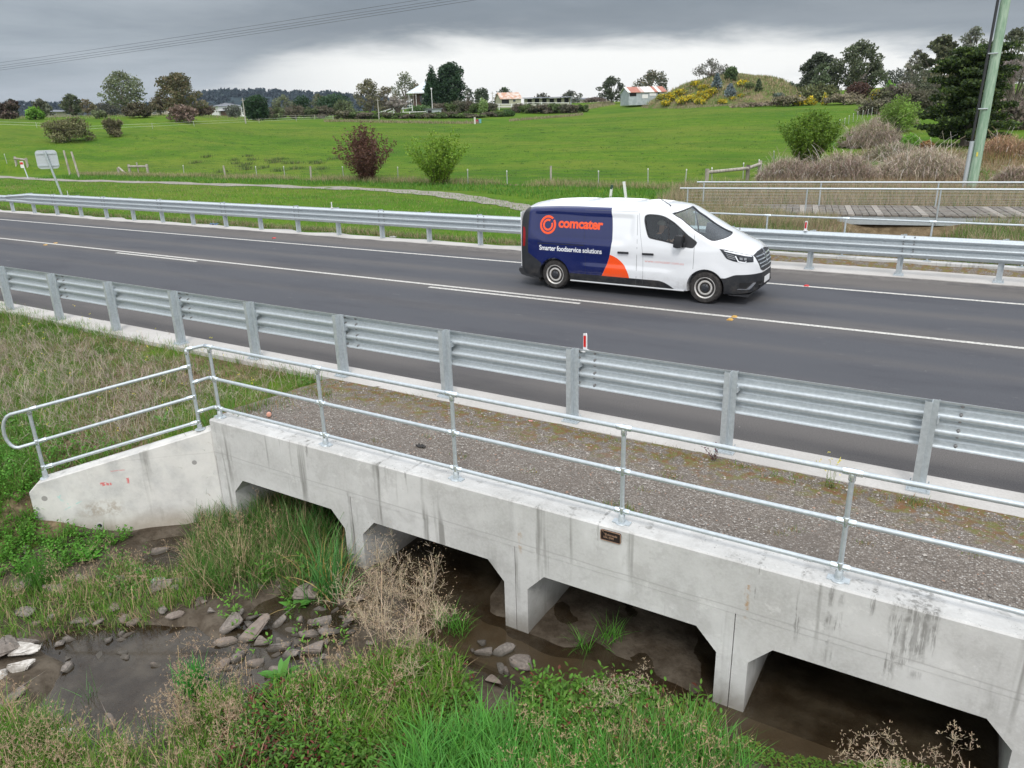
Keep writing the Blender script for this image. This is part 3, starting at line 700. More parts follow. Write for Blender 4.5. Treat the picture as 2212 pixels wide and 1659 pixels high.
mb.add([FX@Vector((*p,.0105)) for p in o_]+[FX@Vector((*p,.0145)) for p in o_]+[FX@Vector((*p,.0145)) for p in i_]+[FX@Vector((*p,.0105)) for p in i_],[(a*n+i,a*n+(i+1)%n,(a+1)*n+(i+1)%n,(a+1)*n+i) for a in range(3) for i in range(n)]); mb.build('rim',M['bronze'],PL)
def ptext(body,size,x,y,name,bold=.0006):
    v,f=text_mesh(body,size,.001,bold=bold); mb=MB(); mb.add([FX@Vector((a+x,b+y,.0118+c)) for a,b,c in v],f); mb.build(name,M['bronze'],PL)
ptext('vicroads',.030,-.034,.004,'lettering'); ptext('S.N. 2795',.026,-.070,-.026,'lettering'); 
mb=MB(); mb.prism([(-.088,.042),(-.078,.042),(-.046,-.002),(-.046,.008)],FX,.0105,.0128)
mb.prism([(-.060,.018),(-.052,.026),(-.043,.026),(-.040,.020),(-.042,-.002),(-.047,-.002),(-.046,.018)],FX,.0105,.0126); mb.build('emblem',M['bronze'],PL)
# ------------------------------------------------------------------ delivery van
VO=Vector((-8.17,16.04,0))
VAN=empty('delivery_van',VO); tag(VAN,'white delivery van with dark blue and orange livery driving right along the road','van')
_zw=[.18,.25,.35,.5,.9,1.1,1.3,1.5,1.7,1.85,2.]; _ww=[.885,.93,.955,.972,.975,.968,.945,.908,.862,.825,.79]
_pu=[-.92,-.90,-.86,-.78,-.6,0,2.8,3.2,3.6,3.9,4.1,4.22,4.32,4.40,4.46,4.50]; _pw=[.88,.93,.965,.988,1,1,1,.995,.975,.94,.885,.82,.73,.62,.48,.36]
_tu=[-.92,-.88,-.82,-.6,0,1,2,2.55,2.68,3.0,3.3,3.55,3.8,4.0,4.2,4.3,4.38,4.44,4.48,4.50]
_te=[1.50,1.66,1.75,1.795,1.83,1.85,1.85,1.82,1.785,1.60,1.43,1.29,1.205,1.14,1.06,1.0,.93,.82,.70,.60]
_cu=[-.92,-.88,-.82,-.6,0,1,2,2.5,2.72,2.85,3.0,3.4,3.8,3.93,4.1,4.2,4.3,4.38,4.44,4.48,4.50]
_tc=[1.58,1.76,1.86,1.905,1.945,1.97,1.96,1.935,1.905,1.86,1.78,1.56,1.34,1.265,1.21,1.165,1.11,1.03,.90,.77,.66]
_bu=[-.92,-.80,-.5,4.1,4.35,4.46,4.50]; _tb=[.30,.235,.22,.22,.24,.30,.40]
def ip(x,a,b): return float(np.interp(x,a,b))
def sst(a,b,x): t=min(1,max(0,(x-a)/(b-a))); return t*t*(3-2*t)
def wid(u,z):
    w=ip(z,_zw,_ww)*ip(u,_pu,_pw)
    # recessed cargo panel, swage line, wheel arch lips
    r=sst(-.60,-.52,u)*sst(1.90,1.82,u)*sst(1.10+max(0,-(u+.25))*.5,1.16+max(0,-(u+.25))*.5,z)*sst(1.735,1.70,z)
    r*=1-sst(1.62,1.86,u+ (1.3-z)*.5)*sst(1.35,1.2,z)
    w-=.026*r
    for cu in (0,3.50):
        d=math.hypot(u-cu,z-.335); w+=.014*sst(.60,.42,d)
    w-=.020*sst(.60,.66,z)*sst(1.02,.80,z)*sst(.45,.9,abs(u))*sst(3.0,2.6,u)*sst(-.9,-.5,u)
    if 2.2<u: w+=.010*sst(2.2,3.,u)*sst(3.9,3.4,u)*sst(.75,.95,z)*sst(1.2,1.05,z)
    return w
def ring(u,ins=0,zlo=None):
    zb=ip(u,_bu,_tb) if zlo is None else zlo; ze=ip(u,_tu,_te)-ins; zc=ip(u,_cu,_tc)-ins
    h=[(0,zb),(.45,zb),(.80*(wid(u,zb)-ins),zb)]
    zs=np.linspace(zb+.015,ze-.075,34); 
    h+=[(wid(u,z)-ins,z) for z in zs]
    w=wid(u,ze)-ins
    h+=[(wid(u,ze-.05)-ins-.004,ze-.05),(wid(u,ze-.03)-ins-.012,ze-.028),(w-.026,ze-.010),(w-.046,ze+.000)]
    y0=w-.046
    for k in range(1,12):
        y=y0*(1-k/11); h.append((y,zc-(zc-ze)*(y/y0)**2.1))
    pts=[(u,y,z) for y,z in h]+[(u,-y,z) for y,z in reversed(h[1:-1])]
    return pts
def loft(us,ins=0,zlo=None):
    mb=MB(); rs=[ring(u,ins,zlo) for u in us]; n=len(rs[0]); V=[p for r in rs for p in r]; Fs=[]
    for i in range(len(rs)-1):
        for j in range(n): Fs.append((i*n+j,i*n+(j+1)%n,(i+1)*n+(j+1)%n,(i+1)*n+j))
    Fs.append(tuple(range(n-1,-1,-1))); Fs.append(tuple((len(rs)-1)*n+j for j in range(n))); mb.add(V,Fs); return mb
us=sorted(set([-.92,-.905,-.89,-.87,-.85,-.82,-.78]+list(np.round(np.arange(-.75,4.2,.045),3))+[4.2,4.24,4.28,4.31,4.34,4.37,4.395,4.42,4.44,4.46,4.475,4.49,4.50]))
bodyM=loft(us)
BV=BVHTree.FromPolygons([Vector(v)+VO for v in bodyM.v],bodyM.f)
def hit(px,py):
    r=Vector(ray(px,py)).normalized(); h=BV.ray_cast(Vector(CC),r)
    return h[0],h[1]
def C1(X_,Y_): return ((2450+X_*.27125)/1.82278,(780+Y_*.27125)/1.82278)
def C2(X_,Y_): return ((2030+X_*.23508)/1.82278,(780+Y_*.23508)/1.82278)
def C4(X_,Y_): return ((1950+X_*.5199)/1.82278,(740+Y_*.5199)/1.82278)
def catmull(P,n=4,closed=True):
    o=[];k=len(P)
    for i in range(k if closed else k-1):
        a,b,c,d=[np.array(P[(i+j)%k] if closed else P[min(max(i+j,0),k-1)],float) for j in (-1,0,1,2)]
        for t in np.linspace(0,1,n,endpoint=False): o.append(tuple(.5*((2*b)+(-a+c)*t+(2*a-5*b+4*c-d)*t*t+(-a+3*b-3*c+d)*t**3)))
    if not closed: o.append(tuple(P[-1]))
    return o
def tri2d(poly,mx=6.):
    bm=bmesh.new(); vs=[bm.verts.new((x,y,0)) for x,y in poly]; bm.faces.new(vs); bmesh.ops.triangulate(bm,faces=bm.faces[:])
    for _ in range(5):
        e=[e for e in bm.edges if e.calc_length()>mx]
        if not e: break
        bmesh.ops.subdivide_edges(bm,edges=e,cuts=1,use_grid_fill=False); bmesh.ops.triangulate(bm,faces=[f for f in bm.faces if len(f.verts)>3])
    v=[(q.co.x,q.co.y) for q in bm.verts]; bm.verts.index_update(); f=[tuple(a.index for a in q.verts) for q in bm.faces]
    be=[(e.verts[0].index,e.verts[1].index) for e in bm.edges if e.is_boundary]; bm.free(); return v,f,be
def patch(name,poly,m,parent=None,off=.004,th=.004,smoothc=0,mirror=False,mx=5.,both=False):
    if smoothc: poly=catmull(poly,smoothc)
    v,f,be=tri2d(poly,mx); P=[];N=[]
    last=None
    for x,y in v:
        p,nn=hit(x,y)
        if p is None: p,nn=(last if last else (Vector((0,0,0)),Vector((0,-1,0))))
        last=(p,nn); P.append(p-VO); N.append(nn if nn.y<0.2 or True else nn)
    res=[]
    for sgn in ((1,-1) if both else ((-1,) if mirror else (1,))):
        T=[p+q*off for p,q in zip(P,N)]; B=[p+q*(off-th) for p,q in zip(P,N)]
        V=[(p.x,p.y*sgn,p.z) for p in T+B]; n=len(P)
        ff=[]
        for t in f:
            a,b,c=[T[i] for i in t]; nn=(b-a).cross(c-a)
            if nn.dot(N[t[0]])<0: t=t[::-1]
            if sgn<0: t=t[::-1]
            ff.append(t); ff.append(tuple(i+n for i in t[::-1]))
        ff+=[(a,b,b+n,a+n) for a,b in be]
        if th==0: V=V[:n]; ff=[q for q in ff if max(q)<n]
        mb=MB(); mb.add(V,ff); res.append(mb.build(name,m,parent or VAN,180 if th==0 else 35))
    return res[0] if len(res)==1 else res
def strip(name,pts,w,m,off=.0012,parent=None,mirror=True,sub=6):
    P=[];pts=[np.array(p,float) for p in pts]; q=[]
    for a,b in zip(pts[:-1],pts[1:]):
        for t in np.linspace(0,1,sub,endpoint=False): q.append(a+(b-a)*t)
    q.append(pts[-1]); H_=[hit(*p) for p in q]; H_=[h for h in H_ if h[0] is not None]
    for sgn in ((1,-1) if mirror else (1,)):
        mb=MB(); V=[]
        for i,(p,n) in enumerate(H_):
            a=H_[max(i-1,0)][0];b=H_[min(i+1,len(H_)-1)][0]; t=(b-a).normalized(); s=t.cross(n).normalized()*w/2; c=p-VO+n*off
            for k in (c-s,c+s): V.append((k.x,k.y*sgn,k.z))
        mb.add(V,[(2*i,2*i+1,2*i+3,2*i+2) for i in range(len(H_)-1)]); mb.build(name,m,parent or VAN)
# --- paint
def f_paint(t,b):
    v=coord(t); x,y,z=sep(t,v); e=.004
    near=(y)._m('LESS_THAN',0.)
    # right-hand limit of the blue
    up=(z-1.22).max(0.); dn=(1.22-z).max(0.)
    lim=1.405-(up*up*.20)-(dn*dn*.34)
    edge=(lim-x).step(-e,e)
    blue=edge*(z).step(1.862+e,1.862-e)*y.abs().step(.70,.72)
    dxo=(x-1.20)/.64; dzo=(z-.30)/.60
    orange=(1.-(dxo*dxo+dzo*dzo)).step(-.008,.008)*edge._m('LESS_THAN',.5)*y.abs().step(.8,.82)
    c=mixc(t,blue,(.74,.755,.775),(.005,.012,.085)); c=mixc(t,orange,c,(.88,.085,.012))
    # black lower cladding and rear pillar
    slant=(x*.55+.335+ (.0))                      # rear lower diagonal
    rear=(x).step(-.690+e,-.690-e)*z.step(1.80,1.79)
    rl=((z+ (x+.36)*.60)-.60).step(e,-e)*x.step(-.33,-.34)
    side=(z.step(.405+e,.405-e))*x.step(.30,.31)*(x+ (z-.30)*1.2*0.).step(2.86,2.84)
    arc=((x-2.45).max(0.)); side=(z+arc*arc*1.05).step(.405+e,.405-e)*x.step(.2,.21)*x.step(2.98,2.97)
    bl=(z-((x-3.86).step(.0,.26)*.075)).step(.560+e,.560-e)*x.step(3.70,3.71)
    low=z.step(.262,.258)*x.step(3.6,3.61)
    blk=(rear+rl+side+bl)._m('MINIMUM',1.)
    c=mixc(t,blk,c,(.022,.024,.028)); setc(t,b,c)
    setc(t,b,blk*.35+.14,'Roughness'); setc(t,b,(1.-blk)*.45,'Coat Weight')
    dirt=noise(t,v,6,4,.7).step(.4,.7)*z.step(.7,.25)
    c2=mixc(t,dirt*.25,c,(.16,.14,.12)); setc(t,b,c2)
    t.links.new(z.step(.0,1.).k,b.inputs['Coat Roughness']) if False else None
M['paint']=mat('van_paint',f_paint,rough=.2,spec=.32,Coat_Roughness=.05)
M['rib']=mat('white_rib',None,(.78,.79,.81),.25)
def f_glass(t,b):
    tr=t.nodes.new('ShaderNodeBsdfTransparent'); tr.inputs[0].default_value=(.70,.76,.75,1)
    gl=t.nodes.new('ShaderNodeBsdfGlossy'); gl.inputs['Roughness'].default_value=.02; gl.inputs[0].default_value=(.9,.95,1,1)
    fr=t.nodes.new('ShaderNodeFresnel'); fr.inputs[0].default_value=1.52; mx=t.nodes.new('ShaderNodeMixShader')
    f2=X(t,fr.outputs[0])*1.15; t.links.new(f2.k,mx.inputs[0]); t.links.new(tr.outputs[0],mx.inputs[1]); t.links.new(gl.outputs[0],mx.inputs[2]); t.links.new(mx.outputs[0],t.nodes['Material Output'].inputs[0])
M['glass']=mat('tinted_glass',f_glass)
M['seam']=mat('panel_gap',None,(.10,.105,.11),.7); M['seamdark']=mat('blue_panel_gap',None,(.004,.006,.02),.6)
# --- window outlines in the photograph projected onto the body
win=[C1(*p) for p in [(322,330),(328,272),(352,243),(400,233),(470,236),(545,245),(620,268),(680,300),(760,352),(830,415),(900,482),(960,540),(1030,592),(1086,642),(1062,690),(1020,728),(940,720),(830,692),(700,658),(560,622),(410,588),(372,552),(352,490),(334,410)]]
ws=[C1(*p) for p in [(722,226),(800,200),(900,165),(990,130),(1036,114),(1120,190),(1220,255),(1340,345),(1450,415),(1540,462),(1605,490),(1590,530),(1530,570),(1440,602),(1330,626),(1250,600),(1160,540),(1060,478),(960,395),(860,310)]]
winS=catmull(win,2); 
def prism_cut(poly2d,depth_out,depth_in,dirv=None,mirror=False,shrink=1.0):
    c=np.mean(poly2d,0); pts=[]
    for p in poly2d:
        q=c+(np.array(p)-c)*shrink; h=hit(*q)
        if h[0] is not None: pts.append(h[0]-VO)
    d=Vector(dirv).normalized(); n=len(pts); V=[p+d*depth_out for p in pts]+[p-d*depth_in for p in pts]
    if mirror: V=[Vector((p.x,-p.y,p.z)) for p in V]
    me=bpy.data.meshes.new('cut'); bm=bmesh.new(); vv=[bm.verts.new(p) for p in V]
    bm.faces.new(vv[:n]); bm.faces.new(vv[n:][::-1])
    for i in range(n): bm.faces.new((vv[i],vv[(i+1)%n],vv[n+(i+1)%n],vv[n+i]))
    bmesh.ops.triangulate(bm,faces=[f for f in bm.faces if len(f.verts)>4]); bmesh.ops.recalc_face_normals(bm,faces=bm.faces); bm.to_mesh(me); bm.free()
    o=bpy.data.objects.new('cut',me); COL.objects.link(o); return o
def apply_bool(o,cuts):
    for c in cuts:
        md=o.modifiers.new('b','BOOLEAN'); md.operation='DIFFERENCE'; md.solver='EXACT'; md.object=c
        dg=bpy.context.evaluated_depsgraph_get(); dg.update(); me=bpy.data.meshes.new_from_object(o.evaluated_get(dg)); o.modifiers.clear(); old=o.data; o.data=me; bpy.data.meshes.remove(old)
        bpy.data.objects.remove(c)
def fixn(mb):
    me=bpy.data.meshes.new('c'); me.from_pydata(mb.v,[],mb.f); bm=bmesh.new(); bm.from_mesh(me); bmesh.ops.recalc_face_normals(bm,faces=bm.faces); bm.to_mesh(me); bm.free(); return me
body=bpy.data.objects.new('body',fixn(bodyM)); COL.objects.link(body)
cuts=[]
inner=bpy.data.objects.new('cut',fixn(loft([1.98,2.2,2.4,2.6,2.68,2.8,3.0,3.2,3.4,3.55,3.7,3.8,3.86],.055,.55))); COL.objects.link(inner); cuts.append(inner)
for cu in (0,3.50):
    mb=MB(); mb.lathe([(.385,-1.2),(.385,1.2)],Matrix.Translation((cu,0,.335))@Matrix.Rotation(R(90),4,'X'),56)
    mb2=MB(); mb2.lathe([(.385,.60),(.385,1.2)],Matrix.Translation((cu,0,.335))@Matrix.Rotation(R(90),4,'X'),56); 
    mb3=MB(); mb3.lathe([(.385,-1.2),(.385,-.60)],Matrix.Translation((cu,0,.335))@Matrix.Rotation(R(90),4,'X'),56)
    for q in (mb2,mb3): o=bpy.data.objects.new('cut',fixn(q)); COL.objects.link(o); cuts.append(o)
cuts.append(prism_cut(winS,.15,.30,(0,-1,.12))); cuts.append(prism_cut(winS,.15,.30,(0,-1,.12),mirror=True))
cuts.append(prism_cut(ws,.25,.25,(.62,0,.78)))
apply_bool(body,cuts); body.data.materials.clear(); body.data.materials.append(M['paint']); body.name='body'; body.parent=VAN
body.data.shade_smooth(); body.data.set_sharp_from_angle(angle=R(38))
print('body faces',len(body.data.polygons))
# glass panes and their dark surrounds
def frame(name,poly,wd_,m,off=.003,mirror=False,parent=None):
    c=np.mean(poly,0); n=len(poly); out=[]
    # ring between the outline and an inset copy
    P=[]; 
    for i in range(n):
        a=np.array(poly[i-1]);b=np.array(poly[(i+1)%n]);t=(b-a);t/=np.linalg.norm(t)+1e-9; nn=np.array([-t[1],t[0]])
        if nn@(c-np.array(poly[i]))<0: nn=-nn
        P.append((np.array(poly[i]),np.array(poly[i])+nn*wd_))
    rs=[]
    for sgn in ((1,-1) if mirror else (1,)):
        V=[];ok=True
        for a,b in P:
            for q in (a,b):
                h=hit(*q); 
                if h[0] is None: h=hit(*(q+(c-q)*.03))
                p=h[0]-VO+h[1]*off; V.append((p.x,p.y*sgn,p.z))
        mb=MB(); mb.add(V,[(2*i,2*i+1,(2*i+3)%(2*n),(2*i+2)%(2*n)) for i in range(n)]); rs.append(mb.build(name,m,parent or VAN))
    return rs
wa,wb=patch('side_window',winS,M['glass'],off=-.006,th=.0,both=True)
frame('window_seal',winS,3.2,M['black'],mirror=False,parent=wa); 
# quarter panel behind the mirror and the window divider
qp=[C1(*p) for p in [(905,500),(960,540),(1030,592),(1086,642),(1062,690),(1020,728),(940,720),(900,710)]]
patch('mirror_base',qp,M['black'],off=.002,th=.003,both=True)
patch('window_divider',[C1(*p) for p in [(655,280),(672,292),(690,658),(668,650)]],M['black'],off=-.002,th=.003,both=True)
wsh=patch('windscreen',ws,M['glass'],off=-.006,th=.0)
frame('windscreen_seal',catmull(ws,2),2.,M['black'],parent=wsh,off=.002)
# --- seams
def near(pts): return [C4(*p) for p in pts]
strip('door_seam',[C2(2050,225),C2(2040,600),C2(2018,1325),C2(2010,1460)],.007,M['seam'])
strip('door_seam',[C1(1052,480),C1(1045,720),C1(1035,900),C1(1025,1030)],.007,M['seam'])
strip('door_seam',[C1(250,215),C1(262,500),C1(300,860),C1(300,1000),C1(292,1250)],.005,M['seam'])
strip('door_seam',[C2(1170,160),C2(1160,400),C2(1155,700),C2(1165,1000),C2(1170,1250),C2(1190,1350)],.006,M['seamdark'])
strip('door_seam',[C2(1170,197),C2(1600,212),C2(2050,228)],.006,M['seam'])
strip('slide_rail',[C2(370,752),C2(700,770),C2(1140,792)],.022,M['seamdark'],off=.002)
strip('slide_rail',[C2(360,712),C2(740,735),C2(1140,752)],.005,M['seamdark'],off=.002)
# --- door handles, mirrors
M['lampglass']=mat('lamp_glass',None,(.55,.58,.62),.08,.6); M['chrome']=mat('chrome',None,(.75,.77,.8),.12,.9); M['lampwhite']=mat('lamp_white',None,(.85,.87,.9),.25)
M['darklamp']=mat('lamp_housing',None,(.035,.038,.045),.2)
for p in ([(930,480),(1010,484),(1010,498),(930,494)],[(1115,491),(1200,496),(1200,510),(1115,505)]):
    for o in patch('door_handle',near(p),M['black'],off=.032,th=.022,both=True): pass
for s in (-1,1):
    mb=MB(); c=hit(*C1(905,630))[0]-VO; cx,cy,cz=2.93,-1.05,1.27
    bm=bmesh.new(); bmesh.ops.create_cube(bm,size=1); bmesh.ops.subdivide_edges(bm,edges=bm.edges[:],cuts=3,use_grid_fill=True)
    for v_ in bm.verts:
        p=v_.co; q=Vector((p.x*.17,p.y*.17,p.z*.27)); k=p.normalized()*.5; f_=.42
        q=Vector((q.x*(1-f_)+k.x*.20*f_,q.y*(1-f_)+k.y*.2*f_,q.z*(1-f_)+k.z*.31*f_)); q.x+=q.z*.10
        v_.co=q+Vector((cx,cy,cz))
    V=[(v_.co.x,v_.co.y*(1 if s<0 else -1),v_.co.z) for v_ in bm.verts]; bm.verts.index_update(); Fz=[tuple(v_.index for v_ in f_.verts) for f_ in bm.faces]; bm.free()
    if s>0: Fz=[f_[::-1] for f_ in Fz]
    mb.add(V,Fz); o=mb.build('wing_mirror',M['black'],VAN,60)
    mb=MB(); mb.bar((cx+.06,s*1.0,cz-.08),(cx+.12,s*.90,cz-.08),.09,.09); mb.build('mirror_arm',M['black'],o)
# --- lamps
hl=[C1(*p) for p in [(1410,738),(1500,750),(1650,785),(1800,818),(1885,830),(1905,860),(1905,930),(1800,936),(1770,945),(1690,935),(1600,915),(1520,885),(1490,850),(1450,790)]]
H1=patch('headlight',hl,M['darklamp'],off=.004,th=.01,both=True)
for hh,sg in zip(H1,(0,1)):
    for poly,mm in (([(1470,758),(1650,792),(1800,826),(1880,838),(1878,852),(1790,842),(1640,812),(1490,775)],'lampwhite'),
                    ([(1500,800),(1620,830),(1625,842),(1508,812)],'lampglass'),([(1512,828),(1632,858),(1636,870),(1522,842)],'lampglass'),([(1526,856),(1642,886),(1646,896),(1534,870)],'lampglass'),
                    ([(1632,838),(1652,842),(1690,915),(1775,930),(1800,915),(1802,930),(1775,946),(1680,930)],'lampwhite'),
                    ([(1700,862),(1745,866),(1748,900),(1706,896)],'lampglass'),([(1765,870),(1805,872),(1800,905),(1768,902)],'lampglass')):
        o=patch('lamp_element',[C1(*p) for p in poly],M[mm],hh,off=.0065,th=.002,mirror=bool(sg))
patch('tail_light',[C2(*p) for p in [(130,470),(160,490),(168,560),(166,700),(158,800),(124,800),(126,600)]],mat('red_lamp',None,(.25,.006,.008),.15),off=.004,th=.004,both=True)
patch('indicator_strip',[C1(*p) for p in [(1668,1322),(1800,1322),(1850,1280),(1905,1225),(1938,1222),(1900,1275),(1850,1322),(1810,1330),(1672,1330)]],M['chrome'],off=.01,th=.01,both=True)
patch('fog_recess',[C1(*p) for p in [(1705,1228),(1880,1230),(1850,1262),(1795,1310),(1690,1300)]],mat('recess',None,(.008,.008,.009),.7),off=.003,th=.003,both=True)
# --- grille, emblem, bumper grille, plate: on the nose, facing forwards
def nose(name,yz,m,off=.005,parent=None,th=.004):
    v,f,be=tri2d(yz,.05) ; P=[];N=[]
    for y,z in v:
        h=BV.ray_cast(Vector((8,y,z))+VO,Vector((-1,0,0))); p,nn=(h[0]-VO,h[1]) if h[0] is not None else (Vector((4.4,y,z)),Vector((1,0,0))); P.append(p+nn*off); N.append(nn)
    n=len(P); V=P+[p-q*th for p,q in zip(P,N)]; ff=[]
    for t in f:
        a,b,c=[P[i] for i in t]
        if (b-a).cross(c-a).dot(N[t[0]])<0: t=t[::-1]
        ff.append(t)
    ff+=[(a,b,b+n,a+n) for a,b in be]; mb=MB(); mb.add(V,ff); return mb.build(name,m,parent or VAN,35)
GR=nose('grille',[(-.56,1.0),(-.30,1.045),(0,1.06),(.30,1.045),(.56,1.0),(.50,.86),(.42,.70),(.30,.66),(-.30,.66),(-.42,.70),(-.50,.86)],M['black'])
for zz,w in ((.96,.50),(.89,.48),(.82,.45),(.75,.40)): nose('grille_bar',[(-w,zz-.012),(w,zz-.012),(w,zz+.012),(-w,zz+.012)],M['chrome'],.012,GR)
EB=nose('emblem',[(0,1.08),(.075,.93),(0,.78),(-.075,.93)],M['chrome'],.018); nose('emblem_hollow',[(0,1.02),(.035,.93),(0,.84),(-.035,.93)],M['black'],.021,EB)
nose('bumper_grille',[(-.55,.34),(.55,.34),(.60,.47),(-.60,.47)],mat('mesh_black',None,(.01,.01,.011),.6),.004)
nose('number_plate',[(-.20,.40),(.20,.40),(.20,.52),(-.20,.52)],M['white'],.018,None,.01)
mb=MB()
for yy_ in (-.55,-.33,-.11,.11,.33,.55):
    for a_,b_ in ((-.45,.55),(.72,1.72),(1.85,2.35)):
        pa=[]
        for k in range(9):
            u_=a_+(b_-a_)*k/8; h_=BV.ray_cast(Vector((u_,yy_,4))+VO,Vector((0,0,-1)))[0]-VO; pa.append(h_+Vector((0,0,.000)))
        mb.tube(pa,[.004]+[.011]*7+[.004],6)
mb.build('roof_ribs',M['rib'],VAN,60)
# --- roof antenna, towbar step, sills, mud flaps, rear bumper
mb=MB(); mb.tube([(2.52,-.45,1.90),(2.50,-.45,1.925),(2.22,-.45,2.08)],[.018,.010,.004],8); mb.build('antenna',M['black'],VAN)
mb=MB(); mb.tube([(.40,-.945,.235),(3.06,-.945,.235)],.018,8); mb.tube([(.40,.945,.235),(3.06,.945,.235)],.018,8); mb.build('sill_rail',mat('silver_trim',None,(.62,.63,.63),.3,.5),VAN)
mb=MB(); mb.box((-1.22,-.42,.36),(-.93,.42,.385)); 
for k in range(9): mb.box((-1.22,-.42+k*.1,.386),(-.95,-.395+k*.1,.40))
mb.build('rear_step',M['galvbright'],VAN)
mb=MB()
for s in (-1,1): mb.box((-.42,s*.72-.0,.14),(-.405,s*.93,.42))
mb.build('mud_flap',M['rubber'],VAN)
mb=MB(); pr_=[(-.97,.36),(-.90,.27),(-.52,.20),(-.40,.20),(-.40,.26),(-.88,.42),(-.96,.42)]
mb.prism(pr_,XZ(0),-.93,.93); mb.build('bumper',M['black'],VAN)
mb=MB(); mb.box((-.935,-.86,.45),(-.918,-.02,1.70)); mb.box((-.935,.02,.45),(-.918,.86,1.70)); mb.build('rear_door',mat('white_enamel',None,(.78,.79,.8),.2),VAN)
mb=MB(); mb.box((-.86,-.82,.215),(-.3,.82,.30)); mb.box((.42,-.85,.19),(3.05,.85,.23)); mb.box((3.95,-.80,.19),(4.35,.80,.22)); mb.build('underbody',M['black'],VAN)
# --- wheels
M['rim']=mat('steel_rim',lambda t,b:setc(t,b,mixc(t,noise(t,coord(t),30,3).step(.4,.7),(.62,.61,.59),(.50,.46,.42))),metal=.35,rough=.45)
def wheel(cu,s):
    Wm=Matrix.Translation((cu,s*.945,.335))@Matrix.Rotation(R(90) if s<0 else R(-90),4,'X')   # local z points outwards
    wh=empty('wheel'); wh.parent=VAN; wh.matrix_local=Wm
    I=Matrix.Identity(4)
    mb=MB(); mb.lathe([(.200,-.20),(.30,-.20),(.325,-.18),(.335,-.14),(.335,-.06),(.327,-.02),(.30,.008),(.25,.012),(.222,.004),(.210,-.012),(.200,-.02)],I,48); mb.build('tyre',M['rubber'],wh,40)
    mb=MB(); mb.lathe([(.205,-.19),(.213,-.02),(.222,.001),(.216,.005),(.204,-.004),(.190,-.03),(.182,-.034),(.165,-.022),(.125,-.016),(.105,-.024),(.0,-.026)],I,40); rm=mb.build('rim',M['rim'],wh,35)
    mb=MB()
    for k in range(10):
        a=2*PI*k/10; mb.lathe([(.011,-.06),(.011,-.0245),(.0,-.0245)],Matrix.Translation((.158*math.cos(a),.158*math.sin(a),.004))@Matrix.Scale(1.25,4,(-math.sin(a),math.cos(a),0)),10)
    mb.build('rim_holes',M['black'],rm)
    mb=MB(); mb.lathe([(.082,-.03),(.080,-.010),(.070,.0),(.04,.006),(.036,.012),(.0,.013)],I,28)
    for k in range(5):
        a=2*PI*k/5; mb.lathe([(.016,-.02),(.014,.006),(.0,.008)],Matrix.Translation((.066*math.cos(a),.066*math.sin(a),0)),8)
    mb.build('hub_cap',M['darklamp'],wh,35)
for cu in (0,3.50):
    for s in (-1,1): wheel(cu,s)
# --- lettering and roundel on the side
M['orange']=mat('orange_film',None,(.88,.085,.012),.3); M['wtext']=mat('white_film',None,(.8,.82,.85),.3); M['ftext']=mat('faint_red_film',None,(.74,.38,.36),.35)
def side_pt(u,z,off=.003):
    h=BV.ray_cast(Vector((u,-3,z))+VO,Vector((0,1,0))); return h[0]-VO+h[1]*off
def side_text(body_,u0,u1,z0,zh,m,bold,name='lettering',sp=1.0):
    v,f=text_mesh(body_,1.,0,bold=bold,space=sp); xs=[p[0] for p in v]; ys=[p[1] for p in v]; x0,x1=min(xs),max(xs)
    sx=(u1-u0)/(x1-x0); P=[side_pt(u0+(p[0]-x0)*sx,z0+p[1]*zh) for p in v]; mb=MB(); mb.add(P,f); return mb.build(name,m,VAN)
side_text('comcater',.07,1.165,1.405,.285,M['orange'],.035,sp=.95)
side_text('Smarter foodservice solutions',-.385,1.175,.885,.155,M['wtext'],.016,sp=.95)
side_text('www.comcater.com.au',2.17,3.04,.775,.085,M['ftext'],.0)
def arcring(cu,cz,r0,r1,a0,a1,name='roundel'):
    n=40; mb=MB(); V=[]
    for k in range(n+1):
        a=R(a0+(a1-a0)*k/n)
        for r in (r0,r1): V.append(side_pt(cu+r*math.cos(a),cz+r*math.sin(a)*1.0))
    mb.add(V,[(2*k,2*k+1,2*k+3,2*k+2) for k in range(n)]); mb.build(name,M['orange'],VAN)
arcring(-.195,1.445,.155,.205,50,396); arcring(-.195,1.445,.085,.130,62,384)
# --- cabin
M['cabin']=mat('cabin_plastic',None,(.06,.062,.068),.7); M['seat']=mat('seat_cloth',None,(.035,.037,.042),.9)
mb=MB(); mb.prism([(3.0,.55),(3.0,.95),(3.05,1.10),(3.25,1.16),(3.80,1.12),(3.80,.55)],XZ(0),-.86,.86); mb.build('dashboard',M['cabin'],VAN)
mb=MB(); mb.box((1.99,-.80,.56),(2.03,.80,1.74)); mb.build('bulkhead',M['cabin'],VAN)
for s,w in ((-.45,.25),(.40,.42)):
    mb=MB(); mb.prism([(2.12,.60),(2.62,.62),(2.66,.70),(2.60,.76),(2.32,.74),(2.22,1.32),(2.12,1.36),(2.08,1.30)],XZ(s),-w,w); mb.prism([(2.10,1.37),(2.19,1.37),(2.17,1.56),(2.10,1.56)],XZ(s),-.12,.12); mb.build('seat',M['seat'],VAN)
mb=MB(); sc=Vector((2.90,-.45,1.16)); ax=Vector((.55,0,-.83)).normalized(); e1=Vector((0,1,0)); e2=ax.cross(e1)
mb.tube([sc+(e1*math.cos(a)+e2*math.sin(a))*.19 for a in np.linspace(0,2*PI,28,endpoint=False)],.016,8,closed=True)
for a in (0,PI,PI/2*3): mb.tube([sc+ax*.02,sc+(e1*math.cos(a)+e2*math.sin(a))*.19],.012,6)
